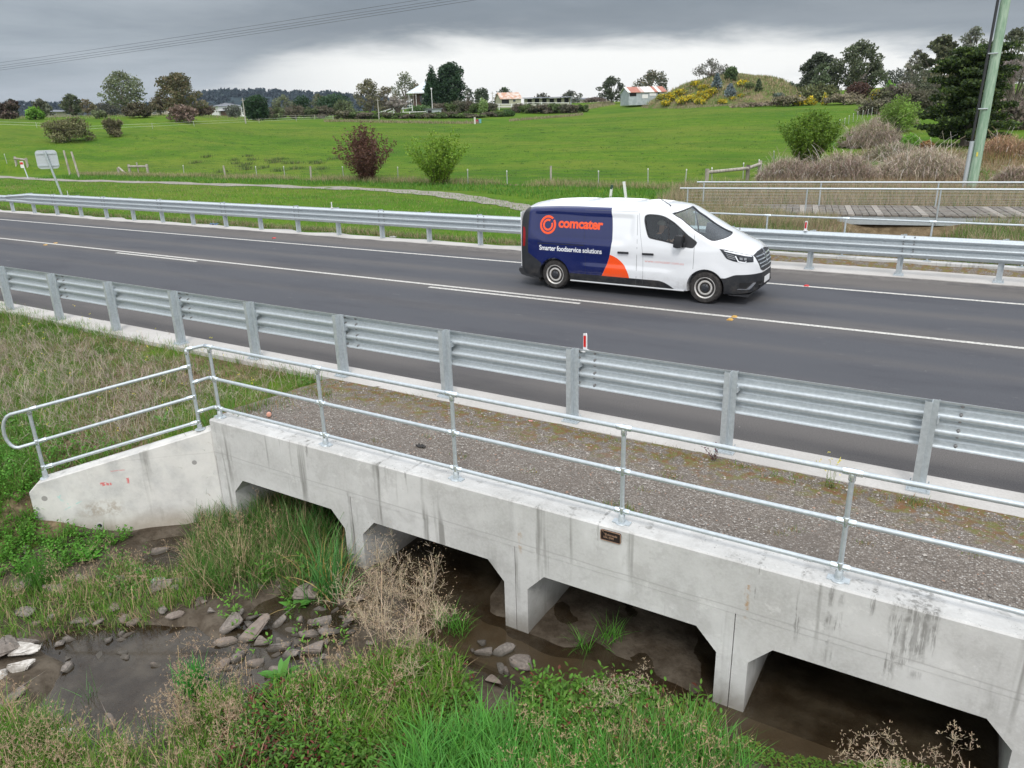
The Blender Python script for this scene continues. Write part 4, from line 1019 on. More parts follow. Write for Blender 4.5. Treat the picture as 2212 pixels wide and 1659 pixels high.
mb.tube([sc,sc+ax*.25],.03,8); mb.build('steering_wheel',M['black'],VAN)
# --- driver: one skinned figure seated behind the wheel
def skin_person(name,joints,edges,m,off):
    me=bpy.data.meshes.new(name); me.from_pydata([j[0] for j in joints],edges,[]); o=bpy.data.objects.new(name,me); COL.objects.link(o)
    md=o.modifiers.new('s','SKIN'); md.use_smooth_shade=True; ss=o.modifiers.new('ss','SUBSURF'); ss.levels=1; ss.render_levels=1
    for i,j in enumerate(joints): me.skin_vertices[0].data[i].radius=(j[1],j[2] if len(j)>2 else j[1])
    me.skin_vertices[0].data[0].use_root=True
    dg=bpy.context.evaluated_depsgraph_get(); dg.update(); me2=bpy.data.meshes.new_from_object(o.evaluated_get(dg)); bpy.data.objects.remove(o); me2.materials.clear(); me2.materials.append(m); me2.shade_smooth(); return me2
DR=Vector((2.36,-.45,.80))+VO
PE=empty('person',DR); tag(PE,'driver in dark navy short-sleeved shirt sitting in the van cab holding the wheel','person')
M['skin']=mat('skin',None,(.50,.29,.20),.5); M['navy']=mat('navy_cloth',None,(.016,.022,.035),.85); M['trouser']=mat('trousers',None,(.03,.03,.035),.9); M['hair']=mat('hair',None,(.30,.27,.24),.8)
# coordinates relative to the seat reference point (u,y,z)
J=[((0,0,0),.13,.16),((-.05,0,.18),.12,.16),((-.07,0,.36),.115,.19),((-.06,0,.46),.075,.12),((-.045,0,.53),.05,.05),((-.02,0,.60),.065,.06),((-.01,0,.68),.088,.075),((-.02,0,.74),.070,.062),
   ((-.06,.18,.45),.065),((.12,.24,.28),.047),((.36,.20,.43),.034),((.43,.17,.465),.030,.03),
   ((-.06,-.18,.45),.065),((.12,-.24,.29),.047),((.36,-.20,.44),.034),((.43,-.17,.475),.030,.03),
   ((.10,.10,-.02),.10),((.46,.13,.02),.075),((.66,.12,-.26),.05),((.10,-.10,-.02),.10),((.46,-.13,.02),.075),((.66,-.12,-.26),.05)]
E_=[(0,1),(1,2),(2,3),(3,4),(4,5),(5,6),(6,7),(3,8),(8,9),(9,10),(10,11),(3,12),(12,13),(13,14),(14,15),(0,16),(16,17),(17,18),(0,19),(19,20),(20,21)]
me=skin_person('person_body',J,E_,M['skin'],DR); bd=link('body',me,PE)
# clothes: torso with short sleeves, and trousers, a few mm outside the body
Jc=[((0,0,-.02),.14,.17),((-.05,0,.18),.128,.168),((-.07,0,.36),.123,.198),((-.06,0,.475),.075,.11),((-.06,.18,.455),.074),((.06,.23,.34),.062),((-.06,-.18,.455),.074),((.06,-.23,.35),.062)]
bd2=link('shirt',skin_person('shirt',Jc,[(0,1),(1,2),(2,3),(3,4),(4,5),(3,6),(6,7)],M['navy'],DR),PE)
Jt=[((0,0,-.01),.142,.172),((.10,.10,-.02),.110),((.46,.13,.02),.085),((.66,.12,-.26),.062),((.10,-.10,-.02),.110),((.46,-.13,.02),.085),((.66,-.12,-.26),.062)]
link('trousers',skin_person('tr',Jt,[(0,1),(1,2),(2,3),(0,4),(4,5),(5,6)],M['trouser'],DR),PE)
# face, hair, fingers
mb=MB(); 
def ell(mb,c,r,n=12,zmin=-1):
    V=[];Fs=[]
    for i in range(n+1):
        th=PI*i/n
        for j in range(2*n): V.append((c[0]+r[0]*math.sin(th)*math.cos(PI*j/n),c[1]+r[1]*math.sin(th)*math.sin(PI*j/n),c[2]+r[2]*max(zmin,math.cos(th))))
    for i in range(n):
        for j in range(2*n): Fs.append((i*2*n+j,(i+1)*2*n+j,(i+1)*2*n+(j+1)%(2*n),i*2*n+(j+1)%(2*n)))
    mb.add(V,Fs)
ell(mb,(-.03,0,.71),(.100,.083,.10),10,zmin=-.1); mb.build('hair',M['hair'],PE,180)
mb=MB(); mb.prism([(.065,.69),(.098,.655),(.066,.645)],XZ(0),-.012,.012); ell(mb,(.0,.078,.665),(.018,.008,.028),6); ell(mb,(.0,-.078,.665),(.018,.008,.028),6); ell(mb,(.062,0,.625),(.012,.022,.006),6); mb.build('face',M['skin'],PE,180)
mb=MB(); ell(mb,(.066,.028,.695),(.007,.011,.006),6); ell(mb,(.066,-.028,.695),(.007,.011,.006),6); mb.build('eyes',M['black'],PE,180)
mb=MB()
for s in (1,-1):
    b0=Vector((.43,s*.17,.465))
    for k in range(4):
        p=b0+Vector((.02,s*(.012-.012*k)-0,.02-.016*k)); mb.tube([p,p+Vector((.045,s*.004,.012)),p+Vector((.068,s*.006,-.008)),p+Vector((.058,s*.004,-.030))],[.0095,.009,.008,.007],7)
    p=b0+Vector((.0,-s*.02,.015)); mb.tube([p,p+Vector((.03,-s*.02,.018)),p+Vector((.052,-s*.018,.012))],[.012,.010,.008],7)
mb.build('fingers',M['skin'],PE,180)
# ------------------------------------------------------------------ vegetation generators
def blades(P,L,Wd,az,lean,curl,col,seg=4,prof='grass',tip=None,roll=None):
    P=np.asarray(P,float); N=len(P); L=np.broadcast_to(L,N).astype(float);Wd=np.broadcast_to(Wd,N).astype(float)
    pos=P.copy(); rows=[]; ca,sa=np.cos(az),np.sin(az); roll=rng.normal(0,.5,N) if roll is None else roll
    sx,sy=-np.sin(az+roll),np.cos(az+roll); C=[]
    for k in range(seg+1):
        t=k/seg
        w=Wd*(max(.06,1-t**2) if prof=='grass' else (max(.05,math.sin(PI*min(1,(t*.92+.08)))**.7) if prof=='leaf' else 1.))*.5
        rows.append(np.stack([np.stack([pos[:,0]-sx*w,pos[:,1]-sy*w,pos[:,2]],-1),np.stack([pos[:,0]+sx*w,pos[:,1]+sy*w,pos[:,2]],-1)],1))
        c=col if tip is None else col*(1-t**2)+tip*t**2; C.append(np.repeat(c[:,None],2,1))
        th=lean+curl*((k+.5)/seg)**1.2; st=L/seg
        pos=pos+np.stack([np.sin(th)*ca*st,np.sin(th)*sa*st,np.cos(th)*st],-1)
    V=np.stack(rows,1).reshape(N,-1,3); C=np.stack(C,1).reshape(N,-1,3); m=2*(seg+1)
    q=np.array([(2*k,2*k+1,2*k+3,2*k+2) for k in range(seg)]); Fq=(q[None]+(np.arange(N)*m)[:,None,None]).reshape(-1,4)
    return V.reshape(-1,3),Fq,C.reshape(-1,3),pos
class Acc:
    def __init__(s): s.V=[];s.F=[];s.C=[];s.n=0
    def add(s,V,Fq,C): s.V.append(V);s.F.append(Fq+s.n);s.C.append(C);s.n+=len(V)
    def b(s,*a,**k): V,F_,C,p=blades(*a,**k); s.add(V,F_,C); return p
    def quads(s,P,size,col,flat=0.):
        N=len(P); a=rng.normal(size=(N,3)); a[:,2]*=(1-flat); a/=np.linalg.norm(a,axis=1,keepdims=True); b=rng.normal(size=(N,3)); b[:,2]*=(1-flat); b-=a*(a*b).sum(1,keepdims=True); b/=np.linalg.norm(b,axis=1,keepdims=True)+1e-9
        sz=np.broadcast_to(size,N)[:,None]*rng.uniform(.6,1.3,(N,1))*.5; a=a*sz*1.25;b=b*sz*.75
        V=np.stack([P-a,P-b,P+a,P+b],1).reshape(-1,3); s.add(V,np.arange(4*N).reshape(-1,4),np.repeat(col,4,0))
    def build(s,name,m,parent=None): return npmesh(name,np.concatenate(s.V),np.concatenate(s.F),m,np.concatenate(s.C),parent)
def cvar(c,N,v=.25,mix=None,p=0.):
    o=np.array(c)[None]*(1+v*rng.uniform(-1,1,(N,1)))*(1+.08*rng.uniform(-1,1,(N,3)))
    if mix is not None: k=rng.random(N)<p; o[k]=np.array(mix)*(1+v*rng.uniform(-1,1,(k.sum(),1)))
    return o
def inpoly(pts,N,z=None,Pw=None):
    Q=Pw if Pw is not None else np.array([onz(px,py,z)[:2] for px,py in pts])
    lo,hi=Q.min(0),Q.max(0); out=np.zeros((0,2))
    while len(out)<N:
        c=lo+(hi-lo)*rng.random((N*2,2)); c=c[sdf(Q,c[:,0],c[:,1])>0]; out=np.concatenate([out,c])
        if len(c)==0: break
    out=out[:N]; return np.concatenate([out,H(out[:,0],out[:,1])[:,None]-.01],1)
GRN=(.095,.265,.030);LIM=(.16,.35,.04);YEL=(.23,.27,.05);TAN=(.40,.30,.18);BRN=(.24,.16,.10);GRY=(.27,.23,.185);DKG=(.035,.095,.018);BLU=(.06,.19,.055)
def grassy(acc,P,h,col,w=.006,mix=None,p=0,lean=.35,curl=1.0,seg=4,v=.3,tip=None):
    N=len(P); acc.b(P,rng.uniform(.55,1.15,N)*h,w*rng.uniform(.7,1.3,N),rng.uniform(0,6.28,N),np.abs(rng.normal(0,lean,N)),rng.uniform(.2,1,N)*curl,cvar(col,N,v,mix,p),seg=seg,tip=tip)
def clumped(P,n,s):                        # n points gathered round each point
    Q=np.repeat(P,n,0); Q=Q+np.concatenate([rng.normal(0,s,(len(Q),2)),np.zeros((len(Q),1))],1); Q[:,2]=H(Q[:,0],Q[:,1])-.01; return Q
def twigs(acc,P,L,col,w=.004,n=5,lean=.7,curl=.9):    # branching dry stems
    N=len(P); az=rng.uniform(0,6.28,N); tipp=acc.b(P,rng.uniform(.6,1.2,N)*L,w,az,np.abs(rng.normal(0,lean,N)),rng.uniform(0,curl,N),cvar(col,N,.3),seg=4,prof='flat')
    Q=P+(tipp-P)*rng.uniform(.3,1,(N,1)); Q=np.repeat(Q,n,0); M_=len(Q)
    acc.b(Q,rng.uniform(.3,.8,M_)*L*.45,w*.6,rng.uniform(0,6.28,M_),rng.uniform(.1,1.5,M_),rng.uniform(-.3,.9,M_),cvar(col,M_,.35),seg=2,prof='flat')
def umbels(acc,P,hh,col,nray=14,r=.07,stem=None):
    N=len(P); az=rng.uniform(0,6.28,N); tp=acc.b(P,rng.uniform(.7,1.15,N)*hh,.0055,az,np.abs(rng.normal(0,.22,N)),rng.uniform(0,.45,N),cvar(stem or TAN,N,.2),seg=4,prof='flat')
    Q=np.repeat(tp,nray,0); M_=len(Q)
    t2=acc.b(Q,rng.uniform(.5,1.2,M_)*r,.0028,rng.uniform(0,6.28,M_),rng.uniform(.0,1.7,M_),rng.uniform(0,.4,M_),cvar(col,M_,.3),seg=1,prof='flat')
    Q=np.repeat(t2,5,0); M_=len(Q); acc.b(Q,rng.uniform(.5,1.3,M_)*r*.32,.0055,rng.uniform(0,6.28,M_),rng.uniform(0,2.4,M_),np.zeros(M_),cvar(col,M_,.35),seg=1)
def leafy(acc,P,hh,col,n=9,L=.075,W=.02,mix=None,p=0,stemc=(.16,.13,.05)):   # stems with alternate lance-shaped leaves
    N=len(P); az=rng.uniform(0,6.28,N); ln=np.abs(rng.normal(0,.45,N)); tp=acc.b(P,hh*rng.uniform(.6,1.2,N),.004,az,ln,rng.uniform(0,.4,N),cvar(stemc,N,.3),seg=3,prof='flat')
    for k in range(n):
        t=(k+1)/n; Q=P+(tp-P)*t; a=az+k*2.4+rng.normal(0,.3,N)
        acc.b(Q,L*rng.uniform(.7,1.2,N)*(1.15-.5*t),W*rng.uniform(.8,1.2,N),a,rng.uniform(.5,1.1,N),rng.uniform(.4,1.1,N),cvar(col,N,.3,mix,p),seg=3,prof='leaf',roll=rng.normal(0,.25,N))
def dock(acc,c,n=11,L=.30,W=.075,col=LIM):
    P=np.repeat(np.array([c]),n,0); az=np.linspace(0,6.28,n,endpoint=False)+rng.normal(0,.25,n)
    acc.b(P,L*rng.uniform(.65,1.15,n),W*rng.uniform(.8,1.2,n),az,rng.uniform(.15,.6,n),rng.uniform(.7,1.5,n),cvar(col,n,.2),seg=6,prof='leaf',roll=rng.normal(0,.15,n))
# ------------------------------------------------------------------ creek side planting (uncountable cover)
A=Acc()
# long soft bright grass in the foreground
fg=[(870,1640),(1000,1590),(1180,1585),(1330,1600),(1480,1640),(1590,1700),(1650,1820),(1500,2000),(860,2000),(820,1780)]
fgw=np.array([onz(px,py,-1.3)[:2] for px,py in fg])
P=inpoly(None,330,Pw=fgw); grassy(A,clumped(P,15,.045),.38,(.12,.29,.035),.012,(.30,.30,.08),.2,.42,1.3,5,.5,tip=np.array([(.12,.30,.05)])[0])
P=inpoly([(920,1620),(1040,1590),(1140,1640),(1160,1900),(900,1950),(850,1720)],150,-1.3); grassy(A,clumped(P,16,.05),.52,(.11,.33,.06),.015,(.12,.34,.05),.3,.32,1.2,5)
P=inpoly([(1180,1640),(1340,1600),(1500,1610),(1580,1660),(1600,1740),(1560,1950),(1180,1900)],190,-1.3); grassy(A,clumped(P,18,.05),.50,(.10,.30,.045),.013,YEL,.08,.35,1.3,5)
g_=A.build('grass',M['foliage']); tag(g_,'long soft bright green grass arching over the foreground edge of the creek','grass',kind='stuff')
A=Acc()   # smartweed / creeping leafy mat
mat_=[(560,1530),(640,1490),(720,1475),(800,1465),(900,1440),(980,1440),(1020,1500),(1090,1570),(1200,1510),(1330,1515),(1480,1550),(1550,1600),(1600,1700),(1600,1900),(420,1900),(480,1660)]
P=inpoly(mat_,2500,-1.3); leafy(A,P,.19,(.09,.20,.025),8,.075,.021,(.14,.045,.03),.10)
P=inpoly([(1140,1500),(1330,1490),(1490,1525),(1550,1575),(1500,1640),(1300,1620),(1130,1600)],1000,-1.3); leafy(A,P,.25,(.095,.21,.025),9,.085,.023,(.16,.05,.03),.08)
P=inpoly([(480,1540),(700,1470),(760,1540),(700,1659),(460,1690)],1500,-1.3); leafy(A,P,.15,(.07,.15,.03),7,.06,.018,(.17,.04,.035),.38)
g_=A.build('leafy_weeds',M['foliage']); tag(g_,'low leafy waterweeds with reddish stems matting the creek edge','weeds',kind='stuff')
A=Acc()   # mixed rougher grass
P=inpoly([(640,1500),(760,1470),(850,1420),(980,1440),(1000,1530),(880,1640),(640,1640),(600,1540)],330,-1.3); grassy(A,clumped(P,16,.04),.34,(.15,.31,.035),.011,TAN,.22,.45,1.2)
P=inpoly([(640,1300),(700,1220),(740,1270),(730,1300)],12,-1.33); grassy(A,clumped(P,8,.05),.75,(.11,.27,.06),.016,(.45,.33,.14),.25,.5,1.7,8)
P=inpoly([(560,1250),(700,1220),(730,1290),(600,1300)],26,-1.33); leafy(A,P,.2,(.10,.25,.03),6,.11,.035)
P=inpoly([(430,1130),(520,1090),(700,1080),(740,1200),(740,1270),(600,1290),(450,1300),(400,1220)],300,-1.32); grassy(A,clumped(P,24,.05),.42,(.08,.20,.03),.0065,TAN,.30,.4,1.2,5)
P=inpoly([(-60,1280),(100,1260),(260,1230),(420,1200),(460,1300),(300,1345),(80,1370),(-60,1420)],380,-1.3); grassy(A,clumped(P,16,.06),.20,(.13,.26,.035),.008,TAN,.25,.5,1.0)
P=inpoly([(-80,1560),(60,1520),(200,1600),(350,1640),(420,1540),(520,1480),(560,1600),(560,1850),(-80,1850)],340,-1.3); grassy(A,clumped(P,18,.05),.34,(.14,.28,.035),.009,TAN,.25,.45,1.2)
P=inpoly([(220,1210),(330,1190),(330,1300),(240,1300)],60,-1.3); leafy(A,P,.16,(.09,.22,.03),8,.06,.02)
P=inpoly([(1350,1560),(1560,1640),(1660,1780),(1500,1900),(1300,1680)],60,-1.3); grassy(A,clumped(P,10,.03),.55,TAN,.005,BRN,.4,.3,1.0)
# a few blades in and around the shallow water and rocks
P=inpoly([(480,1290),(760,1280),(760,1400),(500,1440)],26,-1.36); leafy(A,clumped(P,3,.03),.14,(.13,.30,.04),5,.07,.022)
P=np.array([(*ony(a,b,5.9)[:2],-1.36) for a,b in ((1010,1330),(1018,1320),(1300,1340),(1306,1335),(1252,1355),(1030,1322))]); P[:,2]=-1.37; P[:,1]=np.array([5.3,5.35,5.95,6.,5.7,5.3]); P[:,0]=np.array([-4.25,-4.15,-2.65,-2.6,-2.8,-4.05])
grassy(A,np.repeat(P,34,0)+np.concatenate([rng.normal(0,.05,(204,2)),np.zeros((204,1))],1),.30,(.10,.29,.035),.008,None,0,.5,1.2,5)
g_=A.build('rough_grass',M['foliage']); tag(g_,'rough mixed green and straw grass growing along the stony creek margin','grass',kind='stuff')
A=Acc()   # dead brown sedge and grass heads
P=inpoly([(-80,1590),(60,1560),(240,1620),(340,1640),(420,1520),(520,1470),(560,1560),(520,1700),(300,1850),(-80,1850)],170,-1.3); umbels(A,P,.34,(.31,.225,.145),12,.06)
P=inpoly([(380,1440),(520,1420),(560,1520),(450,1600),(350,1560)],50,-1.3); umbels(A,P,.30,(.31,.225,.145),12,.055)
P=inpoly([(640,1450),(760,1400),(900,1400),(960,1500),(800,1620),(660,1620)],60,-1.3); umbels(A,P,.36,(.33,.24,.15),10,.055)
P=inpoly([(0,1280),(220,1230),(420,1210),(440,1320),(200,1350),(0,1360)],70,-1.3); umbels(A,P,.30,(.33,.24,.155),10,.05)
P=inpoly([(1100,1600),(1460,1600),(1580,1680),(1560,1850),(1100,1850)],80,-1.3); umbels(A,P,.38,(.35,.26,.15),10,.05)
P=inpoly([(430,1180),(560,1130),(640,1260),(480,1310)],36,-1.3); umbels(A,P,.36,(.34,.25,.16),9,.055)
g_=A.build('dead_sedge',M['drystem']); tag(g_,'brown dead sedge heads scattered through the creek-side weeds','sedge',kind='stuff')
# duckweed mat
P=inpoly(None,15000,Pw=np.array([onz(px,py,-1.36)[:2] for px,py in [(1600,1585),(1700,1625),(1800,1640),(1960,1640),(2130,1690),(2260,1760),(2200,1950),(1500,1950),(1540,1650)]])); P[:,2]=WATER+.004
P=P[wob(P[:,0],P[:,1],6.)*.5+wob(P[:,0],P[:,1],14.,3)*.4+np.minimum(1,sdf(np.array([onz(px,py,-1.36)[:2] for px,py in [(1600,1585),(1700,1625),(1800,1640),(1960,1640),(2130,1690),(2260,1760),(2200,1950),(1500,1950),(1540,1650)]]),P[:,0],P[:,1])*7)>-.05]
A=Acc(); A.quads(P,.024,cvar((.10,.20,.03),len(P),.3,(.17,.20,.04),.2),flat=.93); g_=A.build('duckweed',M['foliage']); tag(g_,'small-leaved green duckweed mat floating on the dark creek water','duckweed',kind='stuff')
# ------------------------------------------------------------------ embankment left of the wing wall
EB_=np.array([(-8.35,7.9),(-8.35,5.9),(-9.9,4.45),(-10.4,3.6),(-14,2.6),(-19,3.0),(-22,8.0),(-14,8.0)])
A=Acc()
P=inpoly(None,4200,Pw=EB_); grassy(A,clumped(P,9,.06),.22,(.12,.25,.03),.007,(.30,.26,.12),.30,.5,1.0)
P=inpoly(None,700,Pw=np.array([(-9.9,4.4),(-9.6,3.9),(-11.5,2.6),(-16,2.6),(-18,4.6),(-12,5.2)])); grassy(A,clumped(P,16,.06),.26,(.085,.22,.025),.007,(.14,.25,.04),.25,.45,1.2)
P=inpoly(None,150,Pw=np.array([(-14,7.95),(-15.5,8.2),(-22,8.3),(-22,7.2),(-13,7.2)])); grassy(A,clumped(P,50,.10),.20,(.10,.22,.025),.006,YEL,.1,.5,1.2)
P=inpoly(None,1500,Pw=np.array([(-9.2,5.2),(-9.95,4.3),(-9.5,3.7),(-12.0,2.9),(-16,3.2),(-16,5.2)])); leafy(A,P,.14,(.09,.24,.025),7,.055,.024)
LB=np.array([(-9.95,4.25),(-9.80,4.0),(-9.40,4.35),(-8.9,4.75),(-8.8,4.3),(-8.9,3.7),(-9.6,2.9),(-11.,2.2),(-15,1.6),(-16,3.4),(-11,4.6)])
P=inpoly(None,3200,Pw=LB); leafy(A,P,.15,(.10,.27,.03),8,.055,.024); P=inpoly(None,420,Pw=LB); grassy(A,clumped(P,14,.05),.24,(.09,.25,.03),.0065,LIM,.3,.35,1.2)
# yellow flowers on fine stems
P=inpoly(None,170,Pw=EB_); N=len(P); tp=A.b(P,rng.uniform(.15,.4,N),.003,rng.uniform(0,6.28,N),np.abs(rng.normal(0,.3,N)),rng.uniform(0,.4,N),cvar((.16,.2,.05),N),seg=3,prof='flat'); A.quads(np.repeat(tp,3,0)+rng.normal(0,.018,(N*3,3)),.018,cvar((.75,.68,.08),N*3,.15))
g_=A.build('bank_grass',M['foliage']); tag(g_,'mixed green and faded grass with small yellow flowers on the bank beside the wing wall','grass',kind='stuff')
A=Acc()
P=inpoly(None,2200,Pw=EB_); P=P[(wob(P[:,0],P[:,1],1.5)+wob(P[:,0],P[:,1],.8,2)>-.25)]; twigs(A,P,.32,(.34,.28,.22),.0045,6,.9,1.2)
P=inpoly(None,2200,Pw=np.array([(-9.5,6.9),(-10.2,5.4),(-13,4.6),(-17,5.2),(-17,7.3),(-11,7.4)])); twigs(A,P,.42,(.33,.275,.22),.005,7,1.0,1.3)
P=inpoly(None,500,Pw=np.array([(-9.0,6.0),(-9.4,5.3),(-10.3,5.0),(-10.8,6.6),(-9.3,7.0)])); twigs(A,P,.3,(.36,.31,.25),.004,5,.9,1.3)
g_=A.build('dry_brush',M['drystem']); tag(g_,'tangled grey-brown dead stems lying over the grass of the near bank','brush',kind='stuff')
# growth in the verge gravel
A=Acc()
for (cx,cy,r,n,hh) in ((-2.55,6.02,.13,260,.10),(-7.75,7.2,.16,200,.10),(-8.25,6.25,.22,500,.16),(-1.9,7.75,.08,60,.06),(-.15,7.75,.12,120,.08),(-6.4,7.75,.2,150,.05),(-8.2,5.9,.2,300,.16),(-3.4,7.8,.10,60,.05),(-1.45,7.62,.10,60,.10),(1.0,7.6,.15,120,.07),(-7.95,6.6,.2,160,.08),(-8.25,6.9,.16,400,.12),(-8.2,7.35,.18,300,.08),(-8.3,6.5,.14,300,.13),(-8.1,7.7,.15,120,.06)):
    P=np.stack([cx+rng.normal(0,r,n),cy+rng.normal(0,r*.5,n),np.full(n,0.)],-1); P=P[P[:,1]>5.88]; P[:,2]=.118-.121*(np.clip(P[:,1],5.86,7.96)-5.86)/2.1
    P[P[:,0]<-8.14,2]=-.06; grassy(A,P,hh,(.11,.21,.03),.005,(.33,.2,.08),.3,.5,1.0)
for k in range(26):
    cx=rng.uniform(-7.9,2.5); cy=rng.uniform(6.2,7.7); n=40; P=np.stack([cx+rng.normal(0,.06,n),cy+rng.normal(0,.04,n),np.zeros(n)],-1); P[:,2]=.118-.121*(np.clip(P[:,1],5.86,7.96)-5.86)/2.1; grassy(A,P,.05,(.13,.20,.035),.005,(.3,.2,.08),.4,.7,1.,3); cy=7.72+rng.normal(0,.07); n=60; P=np.stack([cx+rng.normal(0,.12,n),cy+rng.normal(0,.035,n),np.full(n,.012)],-1); grassy(A,P,.035,(.20,.13,.045),.004,(.16,.18,.03),.4,.7,1.0,3)
P=np.stack([rng.uniform(-8,2.5,1400),7.66+rng.normal(0,.09,1400),np.full(1400,.02)],-1); grassy(A,P,.022,(.22,.11,.05),.004,(.16,.17,.03),.4,.9,1.,3)
g_=A.build('verge_moss',M['foliage']); tag(g_,'tufts of grass and rusty moss along the edge of the gravel verge','moss',kind='stuff')
def plant(name,label,cat,fn,loc,m='foliage',group=None):
    acc=Acc(); fn(acc,np.array([loc])); o=acc.build('stems',M[m]); e=empty(name,tuple(loc)); o.parent=e; o.matrix_parent_inverse=Matrix.Translation(-Vector(loc)); tag(e,label,cat,group); return e
def plant(name,label,cat,fn,loc,m='foliage',group=None):
    acc=Acc(); fn(acc,np.array([loc],float)); acc.V=[v-np.array(loc) for v in acc.V]; o=acc.build(name,M[m]); o.location=tuple(loc); tag(o,label,cat,group); return o
def yellowfl(a,P):
    n=9; Q=np.repeat(P,n,0)+rng.normal(0,.02,(n,3))*np.array([1,1,0]); tp=a.b(Q,rng.uniform(.2,.34,n),.004,rng.uniform(0,6.28,n),np.abs(rng.normal(0,.25,n)),rng.uniform(0,.3,n),cvar((.18,.22,.06),n),seg=3,prof='flat'); a.quads(np.repeat(tp,5,0)+rng.normal(0,.014,(n*5,3)),.018,cvar((.8,.72,.15),n*5,.1)); leafy(a,Q,.1,(.12,.2,.04),4,.04,.012)
p0=gnd(0,0) if False else None
plant('wildflower','spindly yellow-flowered weed at the gravel edge, left of the last near railing post','plant',yellowfl,(-.95,7.70,.0))
plant('weed','small purple-leaved weed at the gravel edge, right of the fourth handrail post','plant',lambda a,P:leafy(a,np.repeat(P,8,0)+rng.normal(0,.012,(8,3))*np.array([1,1,0]),.20,(.12,.05,.07),8,.04,.014),(-2.17,7.78,.0))
plant('weed','small upright green weed beside the kerb behind the first handrail post','plant',lambda a,P:leafy(a,np.repeat(P,7,0)+rng.normal(0,.02,(7,3))*np.array([1,1,0]),.22,(.10,.22,.04),7,.05,.022),(-8.35,7.55,-.03))
# ------------------------------------------------------------------ individual creek plants
def tuft(n,h,s,col,w,mixc_=None,p=0,lean=.3,curl=1.1):
    def f(a,P):
        Q=np.repeat(P,n,0)+np.concatenate([rng.normal(0,s,(n,2)),np.zeros((n,1))],1); grassy(a,Q,h,col,w,mixc_,p,lean,curl,6)
    return f
G=lambda px,py,z=-1.32:(lambda q:(q[0],q[1],h1(q[0],q[1])-.01))(onz(px,py,z))
plant('grass_tuft','vivid green upright grass tuft beside the shallow left-hand pool','grass tuft',tuft(230,.36,.06,(.085,.36,.055),.011,None,0,.22,.6),G(418,1480))
plant('grass_tuft','yellow-green drooping grass tuft right of the vivid tuft by the pool','grass tuft',tuft(230,.32,.08,(.15,.31,.03),.008,None,0,.45,1.3),G(475,1520))
plant('grass_tuft','dark green grass tuft in the bottom left corner among dead sedge','grass tuft',tuft(420,.36,.10,(.08,.22,.02),.007,TAN,.08,.4,1.2),G(75,1620))
plant('reed_clump','tall green reeds with straw-coloured bases standing against the culvert leg','reeds',tuft(130,.78,.10,(.08,.24,.06),.012,(.45,.30,.10),.14,.28,.7),G(715,1275))
plant('reed_clump','green reeds arching out of the mouth of the first culvert cell','reeds',tuft(330,.62,.20,(.085,.24,.05),.009,TAN,.22,.34,.9),(-6.75,5.75,-1.34))
plant('reed_clump','loose straw-tipped reed clump left of the first culvert cell','reeds',tuft(240,.55,.17,(.11,.22,.04),.008,TAN,.35,.42,1.0),G(520,1240))
plant('rush_clump','thin upright rushes on the bank at the left edge of the picture','rushes',tuft(300,.42,.09,(.075,.20,.03),.006,None,0,.25,.35),G(80,1240,-1.1))
plant('rush_clump','sparse thin rushes standing in the pool near the bottom left','rushes',tuft(24,.34,.07,(.12,.24,.05),.006,(.3,.2,.1),.2,.25,.3),G(320,1570))
plant('rush_clump','few pale rushes at the left rim of the pool','rushes',tuft(22,.34,.05,(.10,.25,.06),.006,None,0,.5,.4),G(185,1500))
docks=[(700,1560,'broad-leaved dock plant left of the bright foreground grass'),(740,1640,'large dock plant at the bottom edge left of the bright grass'),(1250,1560,'pair-leaved dock plant in the middle of the foreground weeds'),(1330,1600,'broad dock plant beside the reddish weeds right of centre foreground'),(1040,1650,'wide single-crowned dock within the bright foreground grass'),(640,1300,'small dock with one broad leaf at the foot of the reeds'),(610,1480,'low dock plant between the rocks and the dead sedge'),(1460,1570,'dock plant near the foot of the third culvert leg')]
for px,py,l in docks:
    plant('dock_plant',l,'dock plant',lambda a,P:[dock(a,P[0],13,.27,.075,(.10,.27,.045)),dock(a,P[0],7,.20,.06,(.12,.30,.05))],G(px,py))
plant('dock_plant','yellow-green dock plant floating against the foot of the third culvert leg','dock plant',lambda a,P:dock(a,P[0],7,.20,.07,(.14,.27,.03)),(-1.45,5.35,-1.36))
plant('dock_plant','rosette of long green leaves half way up the bank below the corner post','dock plant',lambda a,P:dock(a,P[0],9,.24,.04,(.12,.28,.05)),(-9.6,5.9,h1(-9.6,5.9)))
plant('dock_plant','leafy dock beside the base of the handrail corner post','dock plant',lambda a,P:dock(a,P[0],14,.20,.045,(.10,.26,.04)),(-8.42,5.98,h1(-8.42,5.98)))
plant('dock_plant','clump of upright leaves on the lower bank left of the wing wall','dock plant',lambda a,P:[dock(a,P[0]+np.array([dx_,dy_,0]),9,.20,.05,(.10,.28,.03)) for dx_,dy_ in ((0,0),(.07,.03),(-.06,.05))],G(180,1190,-1.15))
